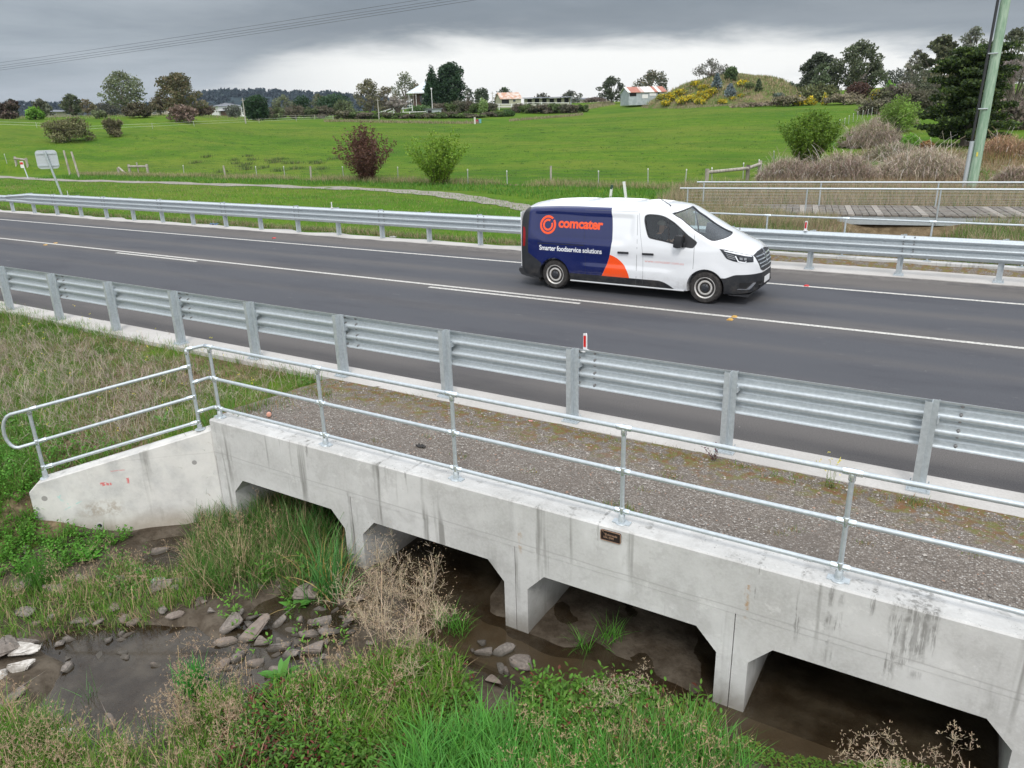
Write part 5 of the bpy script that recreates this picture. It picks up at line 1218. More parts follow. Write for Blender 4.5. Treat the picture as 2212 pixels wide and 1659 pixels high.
def feather(a,P):                           # big dry branching seed heads
    n=9; Q=np.repeat(P,n,0)+np.concatenate([rng.normal(0,.09,(n,2)),np.zeros((n,1))],1); az=rng.uniform(0,6.28,n)
    tp=a.b(Q,rng.uniform(.45,.85,n),.006,az,np.abs(rng.normal(.1,.3,n)),rng.uniform(0,.5,n),cvar((.42,.33,.22),n,.2),seg=4,prof='flat')
    for _ in range(3):
        R_=np.repeat(Q+(tp-Q)*rng.uniform(.5,1,(n,1)),7,0); m_=len(R_); t2=a.b(R_,rng.uniform(.10,.24,m_),.0028,rng.uniform(0,6.28,m_),rng.uniform(.1,1.3,m_),rng.uniform(0,.5,m_),cvar((.42,.34,.24),m_),seg=2,prof='flat')
        R3=np.repeat(R_+(t2-R_)*rng.uniform(.4,1,(m_,1)),5,0); m3=len(R3); t3=a.b(R3,rng.uniform(.03,.09,m3),.002,rng.uniform(0,6.28,m3),rng.uniform(.2,1.6,m3),np.zeros(m3),cvar((.40,.32,.22),m3),seg=1,prof='flat'); a.quads(t3,.010,cvar((.36,.27,.17),m3,.3))
plant('dry_umbel','feathery brown seed-head plant in front of the second culvert cell, left stem cluster','dry plant',feather,G(850,1430),'drystem')
plant('dry_umbel','feathery brown seed-head plant in front of the second culvert cell, right stem cluster','dry plant',feather,G(925,1440),'drystem')
plant('dry_umbel','pale feathery dead plant close beside the first culvert leg','dry plant',feather,G(810,1360),'drystem')
def wheelumbel(a,P,n=5,H0=.62):
    for k in range(n):
        az=np.array([rng.uniform(0,6.28)]); tp=a.b(P+rng.normal(0,.03,(1,3))*np.array([1,1,0]),H0*rng.uniform(.6,1.1),.008,az,np.array([rng.uniform(.1,.55)]),np.array([.25]),cvar((.42,.34,.24),1,.1),seg=5,prof='flat')
        for t in (.35,.55,.75,1.):
            Q=np.repeat(P+(tp-P)*t,6,0); t2=a.b(Q,rng.uniform(.10,.2,6),.0035,rng.uniform(0,6.28,6),rng.uniform(.3,1.2,6),np.zeros(6)+.2,cvar((.40,.31,.22),6),seg=2,prof='flat')
            Q=np.repeat(t2,12,0); t3=a.b(Q,rng.uniform(.03,.06,72),.0022,rng.uniform(0,6.28,72),rng.uniform(.1,1.5,72),np.zeros(72),cvar((.38,.31,.22),72),seg=1,prof='flat')
            Q=np.repeat(t3,4,0); a.b(Q,rng.uniform(.008,.02,288),.003,rng.uniform(0,6.28,288),rng.uniform(0,1.8,288),np.zeros(288),cvar((.36,.28,.19),288),seg=1,prof='flat')
plant('dry_umbel','tall dead umbel plant over the dark water at the bottom right','dry plant',lambda a,P:wheelumbel(a,P,7,.85),(.18,4.45,-1.33),'drystem')
plant('dry_umbel','dead umbel plant leaning over the duckweed near the bottom right corner','dry plant',lambda a,P:wheelumbel(a,P,4,.6),(.48,4.45,-1.33),'drystem')
plant('dry_umbel','single thin dead stalk with small seed heads in front of the third culvert cell','dry plant',lambda a,P:wheelumbel(a,P,1,.62),G(1310,1560),'drystem')
plant('dry_umbel','curled dead flower stalks beside the right-hand dead umbels','dry plant',lambda a,P:umbels(a,np.repeat(P,22,0)+np.concatenate([rng.normal(0,.10,(22,2)),np.zeros((22,1))],1),.45,(.38,.27,.17),10,.06),(-.12,4.3,-1.33),'drystem')
plant('grass_tuft','green grass tuft at the foot of the dead umbels, bottom right','grass tuft',tuft(260,.30,.14,(.10,.27,.03),.008,TAN,.15,.4,1.1),(-.05,4.15,-1.33))
# ------------------------------------------------------------------ rocks in the creek
def f_rock(t,b):
    v=coord(t); g=t.nodes.new('ShaderNodeObjectInfo'); rn=X(t,g.outputs['Random']); n=noise(t,v,9,5,.65); n2=noise(t,v,40,3,.6)
    c=mixc(t,n.step(.3,.7),(.12,.105,.092),(.25,.22,.195)); c=mixc(t,rn.step(.2,.9)*.5,c,(.22,.165,.13)); c=mixc(t,n.step(.58,.7)*.5,c,(.30,.17,.10)); c=mixc(t,n2.step(.5,.7)*.3,c,(.12,.11,.10))
    geo=t.nodes.new('ShaderNodeNewGeometry'); z=sep(t,X(t,geo.outputs['Position']))[2]; c=mixc(t,z.step(-1.32,-1.355)*.75,c,(.05,.045,.035)); setc(t,b,c); bump(t,b,n+n2*.4,.6,.01)
M['rock']=mat('rock',f_rock,rough=.8,spec=.35)
M['whiterock']=noisy((.33,.30,.265),(.55,.52,.48),9,5,.8,bs=.4,bd=.01)('white_rock')
def rockmesh(k):
    r=np.random.default_rng(100+k); bm=bmesh.new(); P=r.normal(size=(11,3)); P/=np.linalg.norm(P,axis=1,keepdims=True); P*=r.uniform(.8,1.1,(11,1)); P*=np.array([1,.62,.42])*.5
    for p in P: bm.verts.new(p)
    bmesh.ops.convex_hull(bm,input=bm.verts[:]); bmesh.ops.bevel(bm,geom=bm.edges[:],offset=.028,segments=2,affect='EDGES')
    me=bpy.data.meshes.new('rock'); bm.to_mesh(me); bm.free(); me.materials.append(M['rock']); me.shade_smooth(); me.set_sharp_from_angle(angle=R(32)); return me
RM=[rockmesh(k) for k in range(9)]
rocks=[(502,1350,52,0),(550,1362,70,1),(665,1368,50,0),(595,1400,56,1),(560,1385,36,0),(520,1415,48,1),(625,1410,38,0),(675,1405,62,1),(488,1385,40,0),(700,1340,40,0),(712,1362,38,1),(640,1385,30,0),(740,1300,34,0),(665,1288,80,1),(755,1330,32,0),(600,1345,36,1),(455,1330,26,0),(475,1440,40,1),(555,1430,34,0),(605,1445,38,0),(520,1330,26,0),(720,1318,26,1),(778,1292,30,0),(650,1335,30,1),(690,1312,24,0),(575,1325,22,0),(532,1450,24,0),(700,1385,26,1),(760,1360,24,0),(740,1385,30,1),
 (340,1190,42,0),(305,1245,34,1),(268,1265,34,0),(345,1280,44,0),(300,1300,28,1),(60,1335,40,0),(285,1235,30,0),(390,1280,30,1),(235,1300,26,0),(430,1310,30,0),(130,1390,30,0),(150,1435,40,1),(250,1320,34,0),(290,1345,40,1),(380,1340,30,0),(215,1345,26,0),(350,1330,30,0),(110,1345,26,1),(50,1400,44,0),(20,1420,70,1),(275,1340,30,0),(30,1520,40,1),
 (1045,1408,46,0),(1088,1402,44,0),(1125,1430,56,1),(1080,1440,30,0),(1040,1385,30,1),(1095,1450,34,0),(1060,1470,40,1),(1020,1400,22,0),(240,1560,40,0),(120,1290,50,1),(60,1280,40,0),(180,1260,30,1),(410,1230,26,0),(460,1460,26,0),(640,1450,26,1),(700,1420,26,0)]
rr_=np.random.default_rng(5)
for k in range(70):
    a_,b_=((470,800),(1265,1470)) if k<42 else ((60,470),(1200,1500))
    rocks.append((int(rr_.uniform(*a_)),int(rr_.uniform(*b_)),int(rr_.uniform(14,30)),0))
for i,(px,py,w,k) in enumerate(rocks):
    q=onz(px,py,WATER+.02); d=np.linalg.norm(q-CC); s=w*d/F_PX*1.30; o=bpy.data.objects.new('rock',RM[i%9]); COL.objects.link(o)
    o.location=(q[0],q[1],max(h1(q[0],q[1]),WATER-.02)+s*.10); o.scale=(s,s*random.uniform(.85,1.3),s*random.uniform(.75,1.1)); o.rotation_euler=(random.uniform(-.3,.3),random.uniform(-.3,.3),random.uniform(0,3.1)); tag(o,'angular grey-brown rock lying in the mud and shallow water of the creek bed','rock','rocks lying in the creek bed')
for i,(px,py,w,l) in enumerate([(58,1415,80,'large pale white rock slab at the left edge of the pool'),(38,1455,66,'flat whitish stone in front of the large pale slab by the left pool'),(8,1465,44,'small bright stone at the very left edge beside the pool'),(140,1585,60,'long pale stone slab lying lower left below the pool')]):
    q=onz(px,py,WATER+.03); d=np.linalg.norm(q-CC); s=w*d/F_PX; me=RM[(i*2+1)%9].copy(); me.materials.clear(); me.materials.append(M['whiterock']); o=bpy.data.objects.new('rock',me); COL.objects.link(o)
    o.location=(q[0],q[1],max(h1(q[0],q[1]),WATER-.02)+s*.10); o.scale=(s,s*1.1,s*.7); o.rotation_euler=(.1,-.1,i*1.1); tag(o,l,'rock')
# ------------------------------------------------------------------ litter
def crumple(name,label,px,py,w,h_,col,z=WATER+.02,rough=.35,seed=0,rz=0,loc=None):
    r=np.random.default_rng(seed); q=np.array(loc) if loc is not None else onz(px,py,z); n=9; xs,ys=np.meshgrid(np.linspace(-.5,.5,n),np.linspace(-.5,.5,n)); edge=1-.35*np.abs(ys)
    zz_=r.random((n,n))*h_; V=np.stack([xs*w*edge+r.normal(0,.02*w,(n,n)),ys*w*.42+r.normal(0,.02*w,(n,n)),zz_],-1).reshape(-1,3); i=np.arange(n*n).reshape(n,n); f=np.stack([i[:-1,:-1],i[:-1,1:],i[1:,1:],i[1:,:-1]],-1).reshape(-1,4)
    o=npmesh(name,V,f,mat('film_'+name+str(seed),lambda t,b:setc(t,b,mixc(t,noise(t,coord(t),22,3).step(.4,.6),col[0],col[1])),rough=rough)); o.location=tuple(q if loc is not None else (q[0],q[1],max(h1(q[0],q[1]),WATER)+.012)); o.rotation_euler=(0,0,rz); o.modifiers.new('s','SOLIDIFY').thickness=.002; tag(o,label,'litter'); return o
crumple('plastic_wrapper','crumpled teal and silver plastic wrapper lying among the rocks left of the reeds',330,1268,.34,.05,((.20,.38,.40),(.62,.68,.70)),seed=1,rz=.55)
crumple('paper_scrap','small white scrap of litter left of the teal wrapper',254,1254,.09,.03,((.75,.75,.72),(.6,.6,.58)),seed=2)
crumple('paper_scrap','small pink scrap of paper on the kerb edge of the gravel verge',0,0,.06,.02,((.75,.30,.28),(.8,.5,.45)),seed=4,loc=(-4.6,7.80,.02))
crumple('paper_scrap','pale crumpled bag lying at the foot of the far barrier left of the van',205,0,.28,.06,((.72,.70,.66),(.55,.53,.5)),seed=5,loc=(ony(850,523,20.1)[0],20.1,-.02))
crumple('cloth_scrap','blue cloth scrap lying behind the far barrier posts at left',205,0,.45,.08,((.05,.13,.30),(.25,.35,.5)),seed=6,loc=(ony(462,478,20.05)[0],20.05,-.01))
crumple('cloth_scrap','dark scrap of rubber on the gravel verge between the second and third handrail posts',0,0,.14,.03,((.03,.03,.03),(.05,.045,.04)),seed=7,loc=(-5.25,6.35,.10),rough=.8)
cu_=empty('bottle_cap_can',(-7.62,6.12,.115)) if False else None
mb=MB(); mb.lathe([(.026,0),(.033,.005),(.033,.085),(.028,.095),(.012,.10)],Matrix.Rotation(R(88),4,'Y'),18); o=mb.build('drink_can',mat('can_dark',lambda t,b:setc(t,b,mixc(t,sep(t,coord(t))[0].step(.055,.06),(.02,.02,.025),(.65,.33,.24))),rough=.3),None,40); o.location=(-7.66,6.2,.145); o.rotation_euler=(0,0,-.8); tag(o,'small dark and copper drink can lying on the gravel near the first handrail post','can')
M['amber']=mat('amber_reflector',None,(.55,.33,.08),.5)
for k,(px,py,l,c) in enumerate([(1586,684,'yellow raised road marker just beyond the centre line, right of the van','amber'),(1577,690,'yellow raised road marker just short of the centre line, right of the van','amber'),(120,525,'yellow raised road marker beyond the centre line at the far left','amber'),(98,529,'yellow raised road marker short of the centre line at the far left','amber'),(1742,617,'red raised road marker on the far edge line right of the van','red'),(592,514,'red raised road marker on the far edge line at left','red')]):
    q=onz(px,py,0.01); mb=MB(); mb.prism([(-.05,0),(.05,0),(.03,.018),(-.03,.018)],XZ(.05),0,.10); mb.box((-.055,-.055,-.004),(.055,.055,.0)); o=mb.build('road_marker',M[c]); o.location=(q[0],q[1],.006); tag(o,l,'road marker')
# ------------------------------------------------------------------ trees and shrubs
OLV=(.070,.085,.042);OLB=(.10,.088,.055);CYP=(.018,.038,.016);DKO=(.035,.050,.024);BRG=(.085,.17,.025);RED=(.070,.056,.044);TWG=(.11,.10,.07);GGR=(.095,.105,.085)
BR=1.75
def crown(acc,blobs,n,size,col,col2,p,airy=.0):
    col=tuple(c*BR for c in col); col2=tuple(min(.8,c*(BR if max(col2)<.4 else 1.)) for c in col2); n=int(n*1.5)
    tot=sum(b[3]*b[4]*b[5] for b in blobs)
    for b in blobs:
        k=max(12,int(n*(b[3]*b[4]*b[5])/tot)); u=rng.normal(size=(k,3)); u/=np.linalg.norm(u,axis=1,keepdims=True); r=rng.random((k,1))**.30
        nz=1+.22*np.sin(u[:,:1]*7+b[0])*np.sin(u[:,2:]*6+b[1]); P=np.array(b[:3])+u*r*nz*np.array(b[3:6]); v=rng.uniform(.78,1.25)
        acc.quads(P,size,cvar(col,k,.28,col2,p)*v)
def tree(name,label,cat,base,h,w,kind,n=2600,leaf=.42,col=OLV,col2=None,p=.25,seed=0,group=None,bark='bark',trunk=.12,lean=0,lowest=None,fork=None):
    global rng; rs=rng; rng=np.random.default_rng(1000+seed); r=rng
    base=np.array(base,float); o=empty(name,tuple(base)); tag(o,label,cat,group); A=Acc(); T=MB(); bl=[]; col2=col2 or tuple(c*1.35 for c in col)
    tr=h*.022+.05; n=int(n*(.62 if kind=='gum' and n<4000 else 1)); w=w*{'gum':1.22,'round':1.12,'shrub':1.12,'twiggy':1.12,'bare':1.25,'layered':1.10,'cone':1.08}[kind]
    if kind=='gum':
        lo=.30 if lowest is None else lowest; m=25
        fk=np.array([lean*h*.1,0,h*(fork or .28)]); T.tube([(0,0,-.4),tuple(fk*.5+np.array([.1,0,0])),tuple(fk)],[tr*1.5,tr*1.1,tr*.9],7)
        for k in range(m):
            zf=lo+(1-lo)*((k+.5)/m)*.94; rad=w/2*(math.sin(PI*min(1,max(0,(zf-lo+.16)/(1.06-lo))))**.55); a=k*2.4+r.uniform(-.5,.5); q=rad*r.uniform(.40,.92)
            c=np.array([math.cos(a)*q+lean*h*.12*zf,math.sin(a)*q*.8,h*zf-h*.03]); s=w*r.uniform(.09,.165); bl.append((*c,s,s,s*.66))
            mid=fk+(c-fk)*.5+np.array([0,0,-.03*h]); T.tube([tuple(fk*.92),tuple(mid),tuple(c)],[tr*.55,tr*.32,tr*.10],5)
    elif kind=='cone':
        m=26; T.tube([(0,0,-.4),(0,0,h*.9)],[tr*1.3,.05],7)
        for k in range(m):
            zf=.06+.90*(k+.5)/m; rad=w/2*(1-zf)**.62*(.75+.35*min(1,zf*5)); a=k*2.4
            for j in range(2):
                c=np.array([math.cos(a+PI*j)*rad*.55,math.sin(a+PI*j)*rad*.55,h*zf]); s=max(rad*.62,w*.06); bl.append((*c,s,s,max(s*.8,h*.045)))
    elif kind=='round':
        T.tube([(0,0,-.3),(0,0,h*.55)],[tr*1.2,tr*.5],7); m=20
        for k in range(m):
            a=k*2.4; zf=.14+.76*(k+.5)/m; rad=w/2*math.sin(PI*min(.97,max(.12,zf)))**.5; c=np.array([math.cos(a)*rad*.62,math.sin(a)*rad*.62,h*zf]); s=w*r.uniform(.17,.25); bl.append((*c,s,s,min(s,h*.2)))
    elif kind=='shrub':
        m=12; T.tube([(0,0,-.2),(0,0,h*.4)],[tr*.6,tr*.3],5)
        for k in range(m):
            a=k*2.4; rr=w/2*math.sqrt((k+.5)/m)*.78; zf=(.62-.34*(rr/(w/2)))*r.uniform(.7,1.15); c=(math.cos(a)*rr,math.sin(a)*rr,h*zf); bl.append((*c,w*.17,w*.17,h*.30))
            T.tube([(0,0,0),(c[0]*.5,c[1]*.5,c[2]*.6),c],[tr*.35,tr*.2,tr*.08],4)
    elif kind in('bare','twiggy'):
        m=34; 
        for k in range(m):
            a=r.uniform(0,6.28); sp=r.uniform(.2,1.)**.6; c=np.array([math.cos(a)*w/2*sp,math.sin(a)*w/2*sp,h*(1.02-.45*sp)*r.uniform(.75,1.)]); f0=np.array([0,0,h*r.uniform(.08,.35)])
            mid=f0+(c-f0)*.5+np.array([0,0,h*.05]); T.tube([(0,0,-.2),tuple(f0*.6),tuple(mid),tuple(c)],[tr*.7,tr*.5,tr*.28,tr*.08],5)
            q=np.repeat(np.array([mid+(c-mid)*t for t in (.2,.5,.8,1.)]),(26 if kind=='bare' else 9),0); nn=len(q); A.b(q,h*r.uniform(.07,.18,nn),leaf*.16,r.uniform(0,6.28,nn),r.uniform(0,1.3,nn),r.uniform(-.3,.6,nn),cvar(tuple(c*1.5 for c in col),nn,.3),seg=2,prof='flat')
        if kind=='twiggy':
            for k in range(14):
                a=k*2.4; rr=w/2*math.sqrt((k+.5)/14)*.8; bl.append((math.cos(a)*rr,math.sin(a)*rr,h*r.uniform(.18,.78)*(1-.3*rr/(w/2)),w*.17,w*.17,h*.20))
    elif kind=='layered':
        T.tube([(0,0,-.3),(0,0,h*.92)],[tr*1.8,.06],8)
        for k in range(40):
            zf=.07+.90*(k/40)**.95; a=k*2.4+r.uniform(-.3,.3); rad=w/2*(1-.62*zf**1.5)*r.uniform(.55,1.12); L_=Vector((math.cos(a)*rad,math.sin(a)*rad,h*.05)); z0=h*zf
            T.tube([(0,0,z0-h*.04),(L_.x*.6,L_.y*.6,z0),(L_.x*.95,L_.y*.95,z0+h*.02)],[tr*.4,tr*.2,.03],5)
            for t in (.30,.55,.78,1.0): s=w*.085*(1.3-.5*t); bl.append((L_.x*t+r.normal(0,.2),L_.y*t+r.normal(0,.2),z0+h*.03*t,s,s,s*.42))
    if kind=='twiggy': col=tuple(c*.68 for c in col); col2=tuple(c*.68 for c in col2)
    if bl: crown(A,bl,n,leaf,col,col2,p)
    t=T.build('trunk',M[bark],o,60)
    if A.V: A.build('crown' if kind not in('bare',) else 'branches',M['foliage' if kind not in('bare','twiggy') else 'drystem'],o)
    rng=rs; return o
def place(px,ybase,ytop,d):                # ground position at distance d on the line of sight, and height
    p=atd(px,ybase,d); z=h1(p[0],p[1]); zt=atd(px,ytop,d)[2]; return (p[0],p[1],z),zt-z,d/F_PX/np.linalg.norm(ray(px,ytop)[:2])
def T_(name,label,px,d,ytop,wpx,kind,**k):
    b,h,m=place(px,250,ytop,d); return tree(name,label,k.pop('cat','tree'),b,h,wpx*m,kind,**k)
# left distance
T_('gum_tree','tall open-crowned gum with pale trunk, left one of the two big left gums',272,190,152,108,'gum',seed=1,n=3000,bark='palebark',col=(.085,.098,.055),lowest=.28)
T_('gum_tree','broad rounded gum with brownish-olive crown, right one of the two big left gums',395,195,158,100,'gum',seed=2,n=4200,col=(.088,.088,.045),col2=(.13,.10,.055),lowest=.18)
T_('gum_tree','smaller grey-green gum between the two big left gums',348,198,206,50,'gum',seed=3,n=1500,col=OLB)
T_('gum_tree','slender gum with narrow crown left of the big gums',158,200,201,44,'gum',seed=4,n=1500,col=(.06,.07,.04),lowest=.15)
T_('gum_tree','small dark gum far left behind the bright green shrub',92,215,213,46,'gum',seed=5,n=1400,col=(.065,.07,.045),lowest=.1)
T_('bare_tree','brown bare-twigged tree at the far left edge',8,160,208,58,'twiggy',seed=6,n=900,col=RED,col2=(.12,.08,.07),leaf=.5)
T_('gum_tree','dark narrow tree beside the brown bare tree at the far left edge',30,175,214,18,'cone',seed=7,n=700,col=(.04,.05,.035))
T_('round_shrub','bright green rounded shrub at the far left',75,150,225,32,'shrub',cat='shrub',seed=8,n=1300,col=BRG,leaf=.35)
T_('twiggy_shrub','wide olive-brown twiggy bush in the left paddock',140,118,246,90,'twiggy',cat='shrub',seed=9,n=2600,col=(.115,.115,.055),leaf=.22)
T_('twiggy_shrub','small olive-brown bush right of the wide bush in the left paddock',239,122,246,36,'twiggy',cat='shrub',seed=10,n=1100,col=(.115,.105,.06),leaf=.22)
T_('twiggy_shrub','dull green bush just behind the small olive-brown bush at left',214,150,232,26,'shrub',cat='shrub',seed=11,n=600,col=(.085,.10,.05),leaf=.3)
T_('bare_tree','reddish-brown small tree in front of the left big gum',300,150,217,60,'twiggy',seed=12,n=1100,col=(.075,.068,.042),leaf=.35)
T_('bare_tree','short bare-trunked tree below the right big gum',395,140,222,60,'twiggy',seed=13,n=700,col=(.14,.10,.08),leaf=.35)
T_('bare_tree','brown thin tree left of the dark round cypress',434,200,220,60,'twiggy',seed=14,n=900,col=(.10,.075,.055),leaf=.4)
T_('dark_gum','low dark tree mass at the left of the far roofs',235,235,222,60,'round',seed=15,n=900,col=(.05,.05,.04))
T_('dark_gum','grey-brown gum standing at the far left between slender gum and big gum',190,220,214,40,'gum',seed=16,n=700,col=OLB)
T_('grey_shrub','grey-green bushy tree beside the far white house',505,205,227,30,'round',seed=17,n=800,col=GGR,leaf=.4)
T_('cypress','large dark round cypress right of the far houses',553,170,208,52,'round',seed=19,n=3200,col=CYP,leaf=.36)
T_('gum_tree','pale olive gum behind the hedge left of centre',617,220,203,50,'gum',seed=20,n=1400,col=(.08,.09,.05),lowest=.1)
T_('cypress','dark flat-topped cypress left of centre',655,215,207,36,'round',seed=21,n=900,col=CYP)
T_('cypress','dark spreading cypress beside the flat-topped one left of centre',722,205,205,70,'round',seed=22,n=2200,col=(.022,.042,.02))
T_('gum_tree','round gum behind the dark cypresses left of centre',690,240,200,40,'gum',seed=23,n=900,col=(.085,.09,.055),lowest=.1)
for k,(px,yt,w) in enumerate(((577,228,24),(596,226,26),(640,222,30),(672,226,26),(700,224,34),(745,208,34))):
    T_('twiggy_shrub',('grey twiggy shrub of the far hedge, %s'%['just right of the round cypress','second from the round cypress','below the pale olive gum','under the flat-topped cypress','under the spreading cypress','left of the brown gum cluster'][k]),px,185,yt,w+12,'twiggy',cat='shrub',seed=30+k,n=1100,col=[(.10,.09,.065),(.085,.105,.05)][k%2],leaf=.3,group='twiggy shrubs along the far hedge')
# centre
T_('gum_tree','brown-tinted gum in the cluster left of the farmhouse',800,215,169,62,'gum',seed=40,n=2600,col=(.098,.095,.055),col2=(.12,.11,.065),lowest=.12)
T_('gum_tree','lower brown-green gum between the brown gum and the bare-limbed gum',836,220,183,50,'gum',seed=41,n=1500,col=(.10,.09,.06),lowest=.08)
T_('gum_tree','open gum with bare grey limbs just left of the farmhouse',878,238,156,62,'gum',seed=42,n=1700,col=(.075,.085,.05),lowest=.30,bark='palebark')
T_('bare_tree','dead grey branching tree in front of the farmhouse gums',862,170,204,40,'bare',seed=43,col=(.22,.20,.18),bark='bark',leaf=.4)
T_('gum_tree','thin olive tree directly behind the farmhouse roof',905,235,178,36,'gum',seed=44,n=900,col=OLB,lowest=.15)
T_('cypress','tall narrow dark cypress beside the farmhouse',937,200,138,42,'cone',seed=45,n=6500,col=CYP,leaf=.42)
T_('cypress','taller broad dark cypress right of the narrow one by the farmhouse',975,202,131,60,'round',seed=46,n=7000,col=(.022,.042,.02),leaf=.42)
T_('gum_tree','small grey gum right of the tall cypresses',1013,230,188,24,'gum',seed=47,n=600,col=GGR,lowest=.2)
T_('gum_tree','dark rounded tree left of the cream shed',1042,225,190,30,'round',seed=48,n=900,col=(.045,.06,.035))
T_('pine','dark spiky pine behind the cream shed',1091,232,188,52,'cone',seed=49,n=1500,col=(.03,.045,.02))
T_('small_tree','pale green young tree in front of the cream shed',1044,185,204,22,'shrub',seed=50,n=700,col=(.12,.17,.06),leaf=.3)
T_('gum_tree','small round gum behind the stables, left one',1172,250,201,34,'gum',seed=51,n=900,col=(.06,.06,.045),lowest=.1)
T_('gum_tree','pair-crowned grey gum behind the stables, right one',1232,250,197,46,'gum',seed=52,n=1300,col=(.06,.065,.05),lowest=.1)
T_('gum_tree','solitary rounded gum left of the corrugated shed',1320,215,164,56,'gum',seed=53,n=2600,col=(.045,.055,.035),lowest=.22)
T_('gum_tree','wide rounded gum behind the corrugated shed',1405,240,153,76,'gum',seed=54,n=3200,col=(.055,.062,.04),col2=(.10,.085,.05),lowest=.2)
T_('bare_tree','low reddish bare trees between stables and solitary gum',1285,235,208,50,'twiggy',seed=55,n=500,col=(.13,.10,.09),leaf=.4)
# near-centre bushes beside the path
def vase(name,label,px,py,ytop,wpx,col,col2,nst,nlf,seed):
    global rng; rs=rng; rng=np.random.default_rng(seed); q=gnd(px,py,8); d=np.linalg.norm(q[:2]); m=d/F_PX/np.linalg.norm(ray(px,py)[:2]); h=(py-ytop)*m*.90; w=wpx*m
    o=empty(name,tuple(q)); tag(o,label,'shrub'); A=Acc(); S_=Acc(); N=nst; az=rng.uniform(0,6.28,N); le=np.abs(rng.uniform(0,1.0,N)); P=np.concatenate([rng.normal(0,.22,(N,2)),np.zeros((N,1))],1)
    L=h*rng.uniform(.72,1.06,N)*(1-.05*le); tp=S_.b(P,L,.035,az,le,np.full(N,-.35)*le,cvar((.09,.06,.045),N,.2),seg=4,prof='grass')
    for t in np.linspace(.12,1,16):
        Q=P+(tp-P)*t+rng.normal(0,.05,(N,3)); Q=np.repeat(Q,nlf,0)+rng.normal(0,.07,(N*nlf,3))*np.array([1,1,1.6]); Q=Q[Q[:,2]>.05]; A.quads(Q,.12,cvar(col,len(Q),.3,col2,.3))
    S_.build('stems',M['drystem'],o); A.build('leaves',M['foliage'],o); rng=rs
vase('bronze_shrub','dark red-brown vase-shaped shrub beside the path',793,392,292,102,(.115,.055,.040),(.18,.10,.07),95,7,91)
vase('green_shrub','yellow-green vase-shaped shrub beside the path, right of the red-brown one',948,398,301,104,(.15,.26,.025),(.22,.34,.04),80,7,92)
# mound with gorse
mdc=atd(1585,230,178); 
def mound():
    n=70; a=np.linspace(0,2*PI,n,endpoint=False); V=[];F_=[]; rr=np.linspace(0,1,26); ux=np.array(ray(1585,230))[:2]; ux/=np.linalg.norm(ux); sx=np.array([ux[1],-ux[0]])
    W1,W2,D_=178/F_PX*172,178/F_PX*128,16.; HM=(232-174)*178/F_PX
    for r in rr:
        for t in a:
            s=math.cos(t); d=math.sin(t); p=mdc[:2]+sx*s*r*(W2 if s>0 else W1)+ux*d*r*D_; hh=HM*.84*((1-r*r)**.9)*(1+.16*math.sin(3*t+4*r)*r+.08*math.sin(7*t+2)*r); V.append((p[0],p[1],h1(p[0],p[1])-.15+hh+(.5*float(wob(np.array(p[0]),np.array(p[1]),.55)))*math.sin(r*PI)))
    for i in range(25):
        for j in range(n): F_.append((i*n+j,i*n+(j+1)%n,(i+1)*n+(j+1)%n,(i+1)*n+j))
    return V,F_
V,F_=mound()
def f_mound(t,b):
    v=coord(t); n=noise(t,v,.35,5,.65); n2=noise(t,v,2.,4,.7); c=mixc(t,n.step(.38,.62),(.20,.155,.095),(.10,.15,.035)); c=mixc(t,n2.step(.5,.7)*.6,c,(.06,.085,.03)); c=mixc(t,n2.step(.45,.3)*.5,c,(.27,.20,.13)); setc(t,b,c); bump(t,b,n2,.8,.3)
o=npmesh('mound',np.array(V),np.array(F_),mat('mound_earth',f_mound,rough=.95,spec=.1),smooth=True); tag(o,kind='structure')
MBV=BVHTree.FromPolygons([Vector(v) for v in V],F_)
def onmound(px,py):
    h=MBV.ray_cast(Vector(CC),Vector(ray(px,py)).normalized()); 
    if h[0] is None: q=gnd(px,py); return tuple(q)
    return tuple(h[0])
gors=[(1487,178,24),(1503,186,28),(1520,192,26),(1536,202,30),(1470,205,30),(1452,213,34),(1496,215,28),(1476,222,36),(1512,224,30),(1429,213,24),(1603,184,26),(1516,205,22),(1560,222,22),(1582,214,14),(1440,226,26),(1692,213,16),(1524,212,24),(1600,208,14)]
NM=['on the crest left of the blue-grey shrubs','upper left slope of the mound','mid left slope of the mound, uppermost of the bright row','centre left of the mound slope','left foot of the mound above the paddock','far left foot of the mound','in the bright row near the mound foot','largest one at the mound foot','right end of the bright row at the mound foot','beside the corrugated shed','on the mound top by the dark shrub','small one in mid slope','small one right of the bright row','single small one in the middle of the mound','leftmost low one by the dry grass','small one on the right slope of the mound','middle of the bright row','tiny one below the mound top']
for k,(px,py,w) in enumerate(gors):
    q=onmound(px,py); d=np.linalg.norm(np.array(q)-CC); tree('gorse_bush','yellow-flowering gorse bush '+NM[k],'gorse',(q[0],q[1],q[2]-.2),w*.55*d/F_PX,w*.9*d/F_PX,'shrub',n=420,leaf=.34,col=(.14,.15,.03),col2=(.66,.50,.03),p=.42,seed=200+k,group='gorse bushes in yellow flower')
